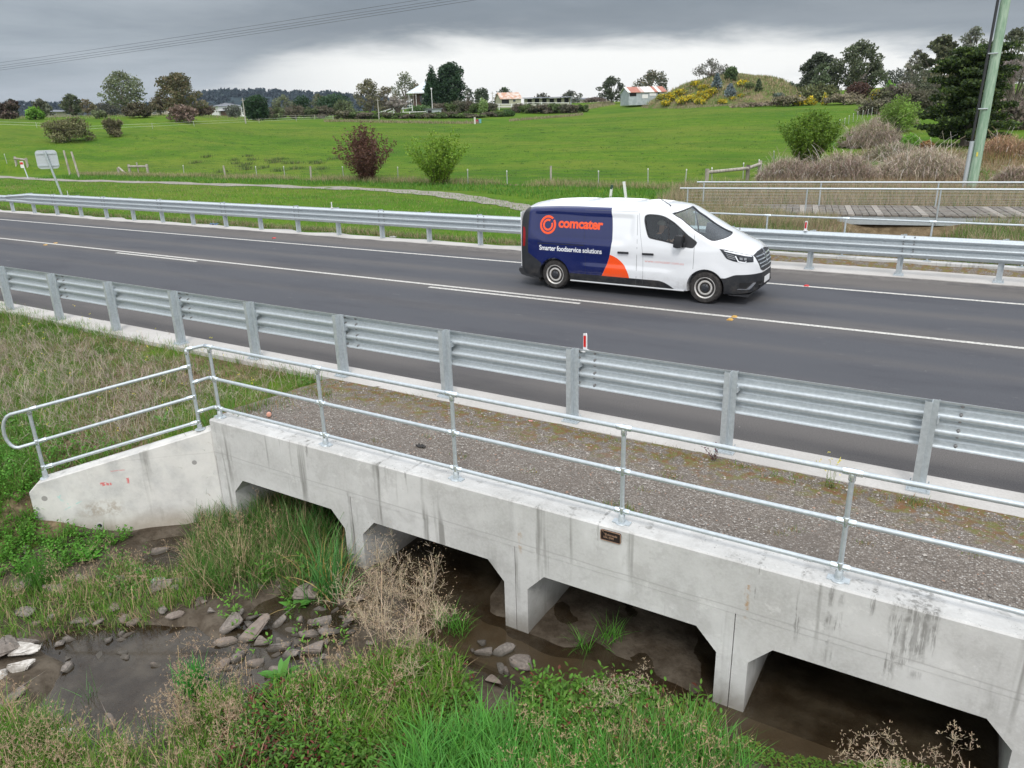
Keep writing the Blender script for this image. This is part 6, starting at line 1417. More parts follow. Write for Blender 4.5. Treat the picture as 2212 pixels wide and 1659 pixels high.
for k,(px,py,yt,w,nm,lb,cl,kd) in enumerate([(1535,172,136,60,'gum_tree','grey open gum on the top of the mound',(.10,.10,.085),'gum'),(1578,172,148,24,'small_tree','small dark green tree on top of the mound',(.05,.075,.03),'round'),(1548,190,162,20,'blue_shrub','blue-grey conical shrub on the upper left of the mound',(.085,.11,.115),'cone'),(1577,207,183,22,'blue_shrub','blue-grey conical shrub in the middle of the mound',(.10,.125,.13),'cone'),(1638,196,173,13,'small_shrub','narrow dark green shrub right of the mound top',(.045,.06,.03),'cone'),(1681,212,198,24,'blue_shrub','low grey-green shrub on the right slope of the mound',(.09,.11,.09),'shrub'),(1618,190,176,18,'small_shrub','small olive shrub near the mound top',(.08,.10,.04),'shrub'),(1636,230,218,90,'dead_brush','grey low brush heap at the foot of the mound',(.15,.12,.09),'twiggy')]):
    q=onmound(px,py); d=np.linalg.norm(np.array(q)-CC); tree(nm,lb,'tree' if 'tree' in nm else 'shrub',(q[0],q[1],q[2]-.15),(py-yt)*d/F_PX,w*d/F_PX,kd,n=1100 if k<2 else 500,leaf=.32,col=cl,seed=230+k)
A=Acc(); Pm=[]
for k in range(2600):
    f_=F_[rng.integers(70*24)]; w_=rng.dirichlet((1,1,1,1)); Pm.append(tuple(sum(w_[i]*np.array(V[f_[i]]) for i in range(4))))
Pm=np.repeat(np.array(Pm),16,0); Pm=Pm+rng.normal(0,.5,Pm.shape)*np.array([1,1,.12]); n_=len(Pm); A.b(Pm,rng.uniform(.2,.7,n_),.10,rng.uniform(0,6.28,n_),np.abs(rng.normal(0,.5,n_)),rng.uniform(0,.6,n_),cvar((.40,.32,.19),n_,.35,(.17,.25,.07),.45),seg=2)
o=A.build('mound_scrub',M['foliage']); tag(o,'rough dry scrub and weeds covering the mound','scrub',kind='stuff')
# low dark trees behind the mound and shed
for k,(px,yt,w,d) in enumerate([(1478,182,34,260),(1500,176,26,262),(1678,172,26,250),(1700,178,18,255)]): T_('gum_tree','distant round dark tree %s the mound'%['left behind','just behind the left crest of','right behind','furthest right behind'][k],px,d,yt,w,'round',seed=260+k,n=500,col=(.045,.055,.04),leaf=.5)
# right hand trees
T_('gum_tree','large gum with pale limbs right of the mound',1845,185,87,108,'gum',seed=60,n=4600,col=(.052,.062,.034),bark='palebark',lowest=.22)
T_('gum_tree','dense dark gum joined to the left side of the large right-hand gum',1757,188,113,84,'gum',seed=61,n=4200,col=(.042,.052,.032),lowest=.1)
T_('gum_tree','mid-green low gum under the dense dark gum',1765,175,133,44,'gum',seed=62,n=1400,col=(.065,.085,.045),lowest=.1)
T_('dark_gum','low dark far trees in the gap right of the large gum',1922,240,150,60,'round',seed=63,n=1000,col=(.05,.055,.045))
T_('gum_tree','airy grey gum left of the dense right-hand group',1965,170,103,50,'gum',seed=64,n=1100,col=(.11,.11,.085),lowest=.3,bark='palebark')
T_('gum_tree','dense brownish-green gum of the right-hand group',2015,165,73,84,'gum',seed=65,n=4200,col=(.060,.066,.036),lowest=.08)
T_('gum_tree','tall airy gum of the right-hand group',2078,165,52,76,'gum',seed=66,n=2200,col=(.10,.105,.08),lowest=.25,bark='palebark')
T_('gum_tree','gum at the right edge behind the green power pole',2165,160,56,86,'gum',seed=67,n=3000,col=(.075,.082,.05),lowest=.2)
T_('gum_tree','small brown gum in front of the dense right-hand group',2025,140,122,56,'gum',seed=68,n=1500,col=(.10,.095,.055),lowest=.25)
T_('bare_tree','mass of grey bare branches behind the big cypress at the right edge',2185,105,92,190,'bare',seed=69,col=(.17,.145,.135),leaf=.3)
T_('bare_tree','grey bare tree behind the left side of the big cypress',2060,112,150,90,'bare',seed=70,col=(.16,.14,.125),leaf=.3)
T_('dark_bush','dark red-brown bush below the large right-hand gum',1846,160,168,52,'shrub',cat='shrub',seed=71,n=1500,col=(.052,.030,.022),leaf=.35)
T_('olive_bush','wide olive-brown bush left of the dark red-brown bush',1760,162,174,86,'twiggy',cat='shrub',seed=72,n=1800,col=(.095,.105,.045),leaf=.35)
T_('green_bush','fresh green bush right of the dark red-brown bush',1915,155,167,26,'shrub',cat='shrub',seed=73,n=700,col=BRG,leaf=.35)
T_('grey_bush','low grey-green bush under the fresh green bush',1905,150,186,60,'twiggy',cat='shrub',seed=74,n=900,col=(.10,.10,.06),leaf=.35)
for k,(px,yt,w,l) in enumerate([(1722,202,26,'low flowering gorse right of the mound, left one'),(1745,204,34,'low flowering gorse right of the mound, right one'),(1779,198,14,'tiny flowering gorse in front of the olive-brown bush'),(1890,184,34,'flowering gorse beside the fresh green bush')]): T_('gorse_bush',l,px,150,yt,w,'shrub',cat='gorse',seed=270+k,n=420,leaf=.32,col=(.14,.15,.03),col2=(.66,.50,.03),p=.42,group='gorse bushes in yellow flower')
T_('willow_shrub','feathery bright green willow shrub left of the big cypress',1943,88,192,80,'shrub',cat='shrub',seed=75,n=5200,col=(.10,.155,.03),col2=(.13,.21,.04),leaf=.13)
T_('green_bush','low fresh green bush at the left foot of the big cypress',1974,66,278,42,'shrub',cat='shrub',seed=76,n=1500,col=(.08,.17,.02),leaf=.12)
q=gnd(1752,357,8); d=np.linalg.norm(q[:2]); vase('green_shrub','bushy bright green shrub on the edge of the field left of the dead brambles',1746,357,262,80,(.12,.21,.025),(.18,.28,.035),190,10,93)
b,h,m=place(2085,305,104,72); tree('cypress','very large dark cypress with layered branches behind the green power pole','tree',b,h*1.02,228*m,'layered',n=26000,leaf=.20,col=(.018,.032,.009),col2=(.048,.072,.015),p=.35,seed=77)
# hedges below the farm buildings: one shrub after another
hd=[(745,240,170),(765,243,170),(790,246,168),(812,246,168),(836,245,168),(858,247,167),(880,249,166),(903,245,166),(925,248,165),(948,245,165),(968,241,166),(992,247,165),(1015,248,165),(1030,252,166),(1060,245,168),(1080,243,168)]
ad=['below the brown gum cluster','second along from the brown gum cluster','third along from the brown gum cluster','fourth along, left of the dead grey tree','fifth along, just left of the dead grey tree','directly below the dead grey tree','right of the dead grey tree','left of the tin shed','in front of the tin shed, left','in front of the tin shed, right','right of the tin shed','second right of the tin shed','third right of the tin shed','last before the gap in the hedge','first right of the gap in the hedge','second right of the gap in the hedge']
for k,(px,yt,d) in enumerate(hd):
    T_('hedge_shrub','twiggy paddock hedge shrub '+ad[k],px,d,yt-5,40,'twiggy',cat='shrub',seed=300+k,n=1300,col=[(.095,.09,.06),(.075,.105,.038),(.10,.088,.065),(.07,.10,.035)][k%4],leaf=.28,group='shrubs of the lower paddock hedge')
T_('hedge_shrub','dark green leafy shrub in the hedge right of centre',1095,168,234,32,'shrub',cat='shrub',seed=320,n=1300,col=(.04,.075,.022),leaf=.3)
hd=[(950,222,190),(975,220,190),(992,214,190),(1012,218,190),(1032,222,188),(1058,222,188),(1120,222,184),(1140,226,180),(1160,226,178),(1180,224,176),(1198,222,176),(1216,225,176),(1232,225,176),(1254,226,178)]
ad=['above and left of the tin shed','under the narrow cypress','under the broad cypress','right of the broad cypress foot','left of the pale green young tree','right of the pale green young tree','right of the cream shed','first below the stables','second below the stables','third below the stables','fourth below the stables','fifth below the stables','sixth below the stables','isolated right of the stables']
for k,(px,yt,d) in enumerate(hd):
    T_('hedge_shrub','twiggy upper hedge shrub '+ad[k],px,d,yt-3,34,'twiggy',cat='shrub',seed=340+k,n=1200,col=[(.10,.088,.065),(.075,.105,.038),(.09,.09,.06)][k%3],leaf=.28,group='shrubs of the upper hedge')
T_('round_shrub','low dark hedge under the farmhouse veranda',905,196,222,56,'shrub',cat='shrub',seed=360,n=900,col=(.05,.085,.03),leaf=.35)
# ------------------------------------------------------------------ distant wooded hill
def ridge(name,pts,d0,depth,m,zb=-20):
    V=[];Fs=[];n=len(pts); K=7
    for k in range(K):
        f=k/(K-1)
        for px,yy in pts:
            p=atd(px,yy,d0+depth*f); zt=zb+(p[2]-zb)*math.sin(min(1,f*1.05)*PI/2)**.8; V.append((p[0],p[1],zt))
    for k in range(K-1):
        for i in range(n-1): Fs.append((k*n+i,k*n+i+1,(k+1)*n+i+1,(k+1)*n+i))
    mb=MB(); mb.add(V,Fs); o=mb.build(name,m,None,180); tag(o,kind='structure'); return V
M['hill']=mat('wooded_hill',lambda t,b:(setc(t,b,mixc(t,noise(t,coord(t),.03,5,.7).step(.4,.6),(.022,.036,.040),(.032,.048,.048)))),rough=.95,spec=.05)  # blue of the hazy distance is put into the hill colour
rp=[(-260,246),(-100,236),(0,233),(60,231),(120,233),(200,236),(300,236),(380,222),(430,210),(450,207),(480,204),(530,202),(580,203),(640,205),(690,207),(760,212),(830,220),(900,236),(960,250)]
ridge('hill',rp,1500,700,M['hill'])
A=Acc(); 
for k in range(900):
    px=rng.uniform(-200,900); yb=np.interp(px,[a for a,b in rp],[b for a,b in rp]); f=rng.random()**.5; d=1500+700*f; p=atd(px,yb,d); zt=-20+(p[2]+20)*math.sin(min(1,f*1.05)*PI/2)**.8; s=rng.uniform(5,10)
    N=26; u=rng.normal(size=(N,3)); u/=np.linalg.norm(u,axis=1,keepdims=True); A.quads(np.array([p[0],p[1],zt+s*.5])+u*s*np.array([.9,.9,.8]),s*.9,cvar((.026,.042,.042),N,.2)*rng.uniform(.8,1.2))  # tree colour carries the same painted haze tint
o=A.build('distant_forest',M['foliage']); tag(o,'dark forest, haze blue put into its colour, covering the distant hill on the left','forest',kind='stuff')
# low far tree line closing the horizon
A=Acc()
for k in range(300):
    px=rng.uniform(-300,2500); d=rng.uniform(480,620); b=atd(px,250,d); z=h1(b[0],b[1]); s=rng.uniform(2.0,3.8); N=40; u=rng.normal(size=(N,3)); u/=np.linalg.norm(u,axis=1,keepdims=True); A.quads(np.array([b[0],b[1],z+s*.7])+u*s*np.array([1.3,1.3,.9]),1.5,cvar((.09,.10,.075),N,.25)*rng.uniform(.7,1.2))
o=A.build('distant_trees',M['foliage']); tag(o,'low dark line of far-off trees along the horizon','trees',kind='stuff')
for px,yt,l in ((849,0,0),):
    pass
for k,(px,yt,w) in enumerate(((844/1,203,3),(0,0,0))):
    pass

for k,(px,yb,yt,w,d,c,kd,nm,l) in enumerate([
 (1890,250,205,70,120,(.11,.105,.07),'twiggy','grey_bush','grey-brown scrub between the field and the willow shrub'),
 (1975,250,180,70,115,(.10,.095,.065),'twiggy','grey_bush','grey-brown scrub behind the willow shrub'),
 (2010,240,165,60,128,(.065,.07,.045),'round','dark_gum','low dark trees behind the left side of the big cypress'),
 (1935,220,172,60,150,(.12,.105,.085),'twiggy','grey_bush','purplish grey scrub under the distant gap in the right-hand trees'),
 (1985,200,150,70,160,(.06,.065,.042),'round','dark_gum','dark low gum at the foot of the airy grey gum'),
 (2130,250,150,110,118,(.14,.12,.10),'twiggy','bare_tree','grey twiggy trees behind the big cypress'),
 (2215,300,190,110,86,(.15,.125,.105),'twiggy','bare_tree','grey twiggy thicket at the right edge beside the pole'),
 (1700,222,200,60,150,(.17,.15,.10),'twiggy','dead_brush','pale dry brush beside the low gorse right of the mound'),
 (1820,215,196,80,148,(.17,.15,.10),'twiggy','dead_brush','pale dry brush below the dark red-brown bush')]):
    T_(nm,l,px,d,yt,w,kd,cat='tree' if 'tree' in nm or 'gum' in nm else 'shrub',seed=500+k,n=1500,col=c,leaf=.28)
# ------------------------------------------------------------------ far buildings
M['corr']=mat('corrugated_iron',lambda t,b:setc(t,b,mixc(t,noise(t,coord(t),1.5,4,.6).step(.35,.65),(.33,.38,.40),(.44,.48,.50))),rough=.5,metal=.2)
def f_rust(t,b):
    v=coord(t); x=sep(t,v)[0]; bn=noise(t,comb(t,x._m('FLOOR') if False else (x*1.25)._m('FLOOR')*7.3,0.,0.),3.,1); n=noise(t,v,1.3,4,.7)
    c=mixc(t,bn.step(.50,.54),(.66,.65,.63),(.36,.13,.09)); c=mixc(t,bn.step(.62,.64),c,(.30,.30,.30)); c=mixc(t,n.step(.5,.7)*.5,c,(.45,.30,.22)); setc(t,b,c)
M['rustroof']=mat('rusty_roof',f_rust,rough=.7)
M['creamwall']=noisy((.36,.36,.26),(.44,.43,.32),2,3,.8)('cream_boards'); M['rendered']=noisy((.42,.38,.33),(.50,.46,.40),1,3,.85)('render'); M['tile']=noisy((.12,.13,.15),(.18,.19,.21),3,3,.7)('grey_roof_tiles'); M['bluemetal']=noisy((.50,.58,.64),(.58,.66,.71),1,3,.4)('pale_blue_roof')
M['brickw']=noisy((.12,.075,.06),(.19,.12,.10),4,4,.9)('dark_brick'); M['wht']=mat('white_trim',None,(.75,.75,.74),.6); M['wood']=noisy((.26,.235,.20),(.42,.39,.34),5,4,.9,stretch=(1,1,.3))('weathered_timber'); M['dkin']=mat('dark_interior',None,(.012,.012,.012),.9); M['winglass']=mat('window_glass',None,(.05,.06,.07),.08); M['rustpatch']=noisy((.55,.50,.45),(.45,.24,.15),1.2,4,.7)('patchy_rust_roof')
def frame_at(px,ybase,d,rz=0,z=None):
    p=atd(px,ybase,d); return (p[0],p[1],h1(p[0],p[1]) if z is None else z), math.atan2(-ray(px,250)[0],ray(px,250)[1])+rz, d/F_PX/np.linalg.norm(ray(px,ybase)[:2])
def B_(name,label,cat,px,ybase,d,rz=0,z=None):
    p,a,m=frame_at(px,ybase,d,rz,z); o=empty(name,p,a); tag(o,label,cat); return o,m
def bx(name,a,b,m,par): mb=MB(); mb.box(a,b); return mb.build(name,m,par)
def gable(name,w,d,z0,z1,m,par,ov=.4,x0=0,th=.12,axis='x'):     # ridge along x, centred
    mb=MB(); W2,D2=w/2+ov,d/2+ov
    for s in (-1,1): mb.add([(x0-W2,s*D2,z0-(z1-z0)*ov/(d/2)),(x0+W2,s*D2,z0-(z1-z0)*ov/(d/2)),(x0+W2,0,z1),(x0-W2,0,z1),(x0-W2,s*D2,z0+th-(z1-z0)*ov/(d/2)),(x0+W2,s*D2,z0+th-(z1-z0)*ov/(d/2)),(x0+W2,0,z1+th),(x0-W2,0,z1+th)],[(0,1,2,3),(4,7,6,5),(0,4,5,1),(0,3,7,4),(1,5,6,2)])
    return mb.build(name,m,par)
def hip(name,w,d,z0,z1,m,par,ov=.5,x0=0,y0=0):
    mb=MB(); W2,D2=w/2+ov,d/2+ov; r=max(.3,w/2-d/2); mb.add([(x0-W2,y0-D2,z0),(x0+W2,y0-D2,z0),(x0+W2,y0+D2,z0),(x0-W2,y0+D2,z0),(x0-r,y0,z1),(x0+r,y0,z1)],[(0,1,5,4),(1,2,5),(2,3,4,5),(3,0,4),(0,3,2,1)]); return mb.build(name,m,par)
def walls(w,d,h,m,par,gab=0,x0=0,y0=0):
    mb=MB(); W2,D2=w/2,d/2
    if gab: 
        for s in (-1,1): pass
        mb.add([(x0-W2,y0-D2,-1),(x0+W2,y0-D2,-1),(x0+W2,y0+D2,-1),(x0-W2,y0+D2,-1),(x0-W2,y0-D2,h),(x0+W2,y0-D2,h),(x0+W2,y0+D2,h),(x0-W2,y0+D2,h),(x0-W2,y0,h+gab),(x0+W2,y0,h+gab)],[(0,3,2,1),(0,1,5,4),(1,2,6,9,5),(2,3,7,6),(3,0,4,8,7)])
    else: mb.box((x0-W2,y0-D2,-1),(x0+W2,y0+D2,h))
    return mb.build('wall',m,par)
# farmhouse with veranda
o,m=B_('farmhouse','low brick farmhouse with pale blue hipped roof and white veranda posts','house',925,228,210); w=84*m; h=3.0
zoff=atd(905,229,210)[2]; o.location.z=zoff
walls(w-3,7,h,M['brickw'],o); hip('roof',w-1,9,h-.05,h+2.9,M['bluemetal'],o,.9)
for k in range(7):
    mb=MB(); mb.box((-w/2+.3+k*1.75,-5.2,-1),(-w/2+.42+k*1.75,-5.08,h-.05)); mb.build('veranda_post',M['wht'],o)
bx('window',(-w/2+3.0,-3.56,.9),(-w/2+4.2,-3.50,2.3),M['winglass'],o); bx('window',(-w/2+7.2,-3.56,.9),(-w/2+8.4,-3.50,2.3),M['winglass'],o); bx('door',(-w/2+5.3,-3.56,0),(-w/2+6.2,-3.50,2.2),M['wht'],o); bx('fascia',(-w/2-.2,-5.42,h-.12),(w/2+.2,-5.36,h+.12),M['wht'],o)
# corrugated shed with rusty striped roof
o,m=B_('farm_shed','pale blue corrugated iron shed with rust-striped roof','shed',1388,217,190,rz=.30); o.location.z=atd(1390,217,190)[2]; w=80*m; hh=21*m*.98; walls(w,7,hh*.78,M['corr'],o,gab=hh*.52); gable('roof',w,7,hh*.78,hh*.78+hh*.52,M['rustroof'],o,.3)
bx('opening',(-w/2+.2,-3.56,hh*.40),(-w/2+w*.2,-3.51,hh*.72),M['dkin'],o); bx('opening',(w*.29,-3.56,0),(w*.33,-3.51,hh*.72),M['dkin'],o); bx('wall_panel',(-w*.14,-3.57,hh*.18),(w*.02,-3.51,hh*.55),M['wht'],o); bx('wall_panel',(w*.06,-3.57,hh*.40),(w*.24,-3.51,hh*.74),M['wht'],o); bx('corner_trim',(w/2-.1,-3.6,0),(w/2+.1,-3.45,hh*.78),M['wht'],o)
# cream shed
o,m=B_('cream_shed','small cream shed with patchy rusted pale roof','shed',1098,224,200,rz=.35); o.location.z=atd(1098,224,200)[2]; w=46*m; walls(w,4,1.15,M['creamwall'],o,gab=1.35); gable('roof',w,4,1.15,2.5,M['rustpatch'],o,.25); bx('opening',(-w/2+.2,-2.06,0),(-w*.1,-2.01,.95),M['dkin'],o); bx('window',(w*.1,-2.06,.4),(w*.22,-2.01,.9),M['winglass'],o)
# stables
o,m=B_('stable_block','long low cream stable block with flat dark roof','stables',1182,224,205,rz=.10); o.location.z=atd(1182,225,205)[2]; w=98*m; walls(w,4,1.9,M['creamwall'],o); o.scale=(1,1,.72)
mb=MB(); mb.add([(-w/2-.4,-3.2,1.95),(w/2+.3,-3.2,1.95),(w/2+.3,2.4,2.3),(-w/2-.4,2.4,2.3),(-w/2-.4,-3.2,2.1),(w/2+.3,-3.2,2.1),(w/2+.3,2.4,2.45),(-w/2-.4,2.4,2.45)],[(0,3,2,1),(4,5,6,7),(0,1,5,4),(1,2,6,5),(2,3,7,6),(3,0,4,7)]); mb.build('roof',M['tile'],o)
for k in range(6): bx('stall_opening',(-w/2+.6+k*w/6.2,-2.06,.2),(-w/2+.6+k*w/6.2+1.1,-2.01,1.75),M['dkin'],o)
bx('end_wall',(w/2-.1,-2.3,-.5),(w/2+.1,2.2,2.1),M['corr'],o)
# tin shed
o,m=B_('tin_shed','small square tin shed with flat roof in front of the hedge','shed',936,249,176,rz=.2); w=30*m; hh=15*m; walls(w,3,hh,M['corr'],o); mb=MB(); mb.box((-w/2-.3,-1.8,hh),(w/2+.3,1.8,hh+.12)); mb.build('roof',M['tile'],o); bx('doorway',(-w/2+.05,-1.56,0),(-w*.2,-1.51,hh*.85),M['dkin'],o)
mb=MB(); mb.tube([(0,0,-.3),(0,0,5.6)],.06,6); mb.box((-.16,-.1,5.5),(.16,.1,5.8)); e=mb.build('lamp_mast',M['wht']); q=atd(934,232,180); e.location=(q[0],q[1],h1(q[0],q[1])); tag(e,'thin white mast standing behind the tin shed','mast')
# far houses on the left
def house(label,px,yb,yt,w_,d,rz=0,st=1,wallm='rendered',roofm='tile'):
    o,m=B_('house',label,'house',px,yb,d,rz); z=atd(px,yb,d)[2]; o.location.z=z; o['group']='far houses of the estate'; w=w_*m; H_=(yb-yt)*m; hh=H_*.62 if st==1 else H_*.72
    walls(w,9,hh,M[wallm],o); hip('roof',w,9,hh,H_,M[roofm],o,.6)
    if st==2: hip('lower_roof',w*.9,4,hh*.48,hh*.62,M[roofm],o,.6,0,-5.5); walls(w*.85,3.5,hh*.48,M['brickw'],o,0,0,-5.5)
    n=max(2,int(w/3.5))
    for k in range(n):
        x=-w/2+w*(k+.5)/n; z0=hh*.62 if st==2 else hh*.30; y=-4.56
        f=bx('window',(x-.65,y-.05,z0),(x+.65,y,z0+hh*(.22 if st==2 else .42)),M['wht'],o); bx('pane',(x-.55,y-.07,z0+.08),(x+.55,y-.052,z0+hh*(.22 if st==2 else .42)-.08),M['winglass'],f)
    return o
house('far single-storey house with dark tiled roof, left of the big brown gum foot',327,249,238,30,280)
house('far house with dark double hipped roof under the right big gum',358,247,227,50,285,.2)
house('far house with grey roof and white gable just right of the right big gum',385,248,229,30,275,-.2)
house('far low brick house with pale roof left of the white two-storey house',432,246,236,46,300,.1,roofm='tile',wallm='creamwall')
house('far white two-storey house with balcony and grey roof',492,250,224,50,270,.25,2,'wht')
house('far house with blue-grey roof right of the round cypress',583,252,234,26,280,-.1,wallm='wht')
house('far cream house behind the bright green shrub at left',120,251,238,60,235,.3,wallm='creamwall')
house('far grey-roofed house behind the stables, right of them',1262,222,212,50,280,0.)
house('far dark-roofed house left of the solitary gum',1290,222,210,40,290,.2,wallm='rendered')
house('far long pale-roofed house right of the solitary gum',1240,222,213,34,300,0.,roofm='bluemetal')
house('far white flat building right of the mound',1700,194,184,44,260,0,wallm='wht',roofm='bluemetal')
# white plastic-looking garden wall by the far houses
mb=MB(); mb.box((-2.6,-.2,-.8),(2.6,.2,2.0)); mb.box((-2.7,-.25,2.0),(2.7,.25,2.1)); e=mb.build('garage_door_wall',M['wht']); q=atd(529,250,262); e.location=(q[0],q[1],atd(529,252,262)[2]); tag(e,'white wall panel right of the far two-storey house','wall')
# ------------------------------------------------------------------ poles and wires
M['greenpole']=mat('green_treated_pole',lambda t,b:setc(t,b,mixc(t,noise(t,vmul(t,coord(t),(3,3,.35)),3.,5,.65).step(.38,.68),(.20,.32,.22),(.36,.47,.36))),rough=.85)
pp=onz(2098,404,-.3); pp=np.array([pp[0]*.93,pp[1]*.93]); pz=h1(*pp); PH=12.6
PO=empty('power_pole',(pp[0],pp[1],pz)); tag(PO,'tall green-stained timber power pole with black cable running up its side','power pole')
top=Vector((.15,0,PH))
mb=MB(); mb.tube([(0,0,-.5),tuple(top)],[.235,.185],18); mb.build('pole',M['greenpole'],PO,60)
mb=MB(); mb.tube([(-.30,-.16,2.3),(-.24,-.20,5.4),(-.20,-.18,8.5),(-.08,-.15,PH)],.06,8); mb.build('cable',M['black'],PO,60)
mb=MB(); mb.tube([(-.33,-.14,-.4),(-.28,-.15,2.45)],.10,10); mb.build('cable_guard',M['galv'],PO,60)
mb=MB()
for z in (3.9,6.3,8.9): mb.tube([(-.30+z*.010,-.27,z),(.10+z*.010,-.26,z)],.03,6)
mb.build('cable_clamps',M['galv'],PO); mb=MB(); mb.bar((top.x-1.1,.0,PH-.5),(top.x+1.1,0,PH-.5),.12,.12); mb.build('crossarm',M['wood'],PO)
for k in range(3): mb=MB(); mb.tube([(.3,-.21,2.0+k*.0),(.36,-.21,2.08)],.012,4) 
# yellow tag on the pole
mb=MB(); mb.box((-.02,-.245,1.75),(.05,-.235,1.95)); mb.build('pole_tag',mat('yellow_tag',None,(.65,.55,.08),.5),PO)
lp_=atd(-420,260,120); lz=h1(lp_[0],lp_[1])
PO2=empty('power_pole',(lp_[0],lp_[1],lz)); tag(PO2,'timber power pole beyond the left edge carrying the long wires','power pole'); mb=MB(); mb.tube([(0,0,-.5),(0,0,12.)],[.2,.15],10); mb.build('pole',M['wood'],PO2,60)
M['wire']=mat('wire',None,(.05,.05,.055),.5,.3)
pairs=[((1150,0),(0,145)),((1165,0),(0,150)),((1250,0),(0,158)),((1225,0),(0,162))]
e0=Vector((pp[0]+top.x,pp[1],pz+PH-.4))
def span(a,b,sag,r,name,label,n=28):
    a,b=Vector(a),Vector(b); pts=[a+(b-a)*t+Vector((0,0,-4*sag*t*(1-t))) for t in np.linspace(0,1,n)]; mb=MB(); mb.tube(pts,r,5); o=mb.build(name,M['wire'],None,180); tag(o,label,'power line','overhead wires'); return o
for k,(yl,off) in enumerate(((146,0),(151,.35),(158,-.5),(163,-.9))):
    d2=Vector((lp_[0],lp_[1]+off,float(atd(-420,yl+45,120)[2]))); span(e0+Vector((off,0,.25*(1-k*.6))),d2,.5,.010,'overhead_wire','overhead wire crossing the grey sky at upper left, '+['topmost','second from the top','third from the top','lowest'][k]+' of four')
M['palewood']=mat('pale_pole_timber',None,(.36,.34,.31),.8)
def pole(px,yb,yt,d,label,r=.11,m='wood'):
    m='palewood' if m=='wht' else m
    b,h,mm=place(px,yb,yt,d); mb=MB(); mb.tube([(0,0,-.4),(0,0,h)],[r,r*.75],8); mb.box((-.45,-.05,h-.40),(.45,.05,h-.32)); o=mb.build('utility_pole',M[m],None,60); o.location=b; tag(o,label,'pole'); return Vector(b)+Vector((0,0,h-.35))
a=pole(529,252,212,150,'thin pale pole beside the dark round cypress',m='wht'); b=pole(818,245,213,165,'thin white pole in front of the brown gum cluster',m='wht'); c=pole(1064,222,198,195,'thin pole beside the cream shed',.09)
span(a,b,.8,.02,'overhead_wire','thin wire between the pole by the round cypress and the pole left of the farmhouse'); span(Vector(atd(330,216,150)),a,.9,.02,'overhead_wire','thin wire running left from the pole by the round cypress behind the big gums')
pole(445,250,222,262,'short pale pole among the far houses',.10,'wht'); pole(894,230,202,198,'thin dark pole in front of the farmhouse',.06)
for k,(px,yt) in enumerate(((849,0),)): pass
b1=atd(849*0+448,203,2150); 
for k,(px,yb,yt,l) in enumerate([(450,210,196,'taller white water tower on the distant wooded hill'),(462,209,200,'shorter white mast on the distant wooded hill')]):
    p=atd(px,yb,2150); hgt=(yb-yt)*2150/F_PX; mb=MB(); mb.tube([(0,0,-12),(0,0,hgt*.75)],1.3,8); mb.lathe([(1.2,hgt*.7),(3.,hgt*.82),(3.,hgt),(0.01,hgt*1.02)],Matrix.Identity(4),12); o=mb.build('tower',M['wht']); o.location=(p[0],p[1],p[2]); tag(o,l,'tower')
# ------------------------------------------------------------------ fences in the fields
def fence(name,label,pts,h=.95,m='wood',r=.035,wires=4,capcol=None,wirem='wire',lean=.05,wr=.004,wood_at=()):
    o=empty(name,tuple(pts[0])); tag(o,label,'fence'); o0=Vector(pts[0]); tops=[]
    for i,p in enumerate(pts):
        mm='wood' if i in wood_at else m; rr=.07 if i in wood_at else r; l=Vector((random.uniform(-lean,lean),random.uniform(-lean,lean),h*(1.05 if i in wood_at else 1))); mb=MB(); mb.tube([Vector(p)-o0-Vector((0,0,.2)),Vector(p)-o0+l],rr,6); q=mb.build('post',M[mm],o,60); tops.append((Vector(p)-o0,l))
        if capcol and i not in wood_at: mb=MB(); mb.tube([Vector(p)-o0+l*.93,Vector(p)-o0+l*1.02],rr*1.25,6); mb.build('cap',M[capcol],q)
    mb=MB()
    for k in range(wires):
        f=(k+1)/(wires+.3); mb.tube([p+l*f for p,l in tops],wr,4)
    w=mb.build('wires',M[wirem],o); w['kind']='stuff'; return o
M['steelpost']=mat('steel_post',None,(.42,.43,.42),.5,.3)
fp=[(743,388),(860,390),(1011,398),(1096,402),(1190,392),(1293,404),(1400,399),(1480,402)]
PW=[tuple(gnd(px,py,10)) for px,py in [(20,372),(150,378),(300,374),(398,381),(488,384),(556,386),(616,386),(672,388)]+fp]
fence('field_fence','wire fence of steel posts along the near edge of the green field behind the path',PW,.95,'steelpost',.03,5,'wht',lean=.06,wood_at=(2,4,7,12))
dg_=[(1538,392),(1605,380),(1640,372),(1672,350),(1745,306),(1775,300),(1788,296),(1803,280),(1812,272),(1823,268),(1833,262),(1843,257),(1852,252),(1862,250),(1873,247),(1883,243),(1893,241),(1902,238)]
fence('field_fence','fence of steel posts running away up the right side of the field',[tuple(gnd(px,py+6,10)) for px,py in dg_],.95,'steelpost',.032,3,'wht',lean=.08)
fence('paddock_fence','low white electric fence crossing the left paddock',[tuple(gnd(px,py,20)) for px,py in [(-60,272),(80,276),(180,285),(240,281),(330,278),(420,273),(560,266),(640,262),(720,260)]],.8,'steelpost',.03,2,None,'wht',wr=.012)
fence('paddock_fence','rustic fence behind the paddock left of the hedge',[tuple(gnd(px,py,20)) for px,py in [(560,259),(600,258),(640,259),(680,258),(720,259)]],1.0,'wood',.06,2,None,'wood',wr=.03)
o=empty('rail_fence',tuple(atd(830,244,176))); tag(o,'white rail fence curving below the farmhouse','fence'); o0=o.location.copy()
ps=[Vector(atd(px,py,176+dd)) for px,py,dd in ((890,226,12),(870,228,8),(850,232,4),(832,238,0),(815,243,-3),(850,242,-3),(885,241,-2),(920,240,-1))]
for p in ps: mb=MB(); mb.box(tuple(p-o0+Vector((-.07,-.07,-1.4))),tuple(p-o0+Vector((.07,.07,0)))); mb.build('post',M['wht'],o)
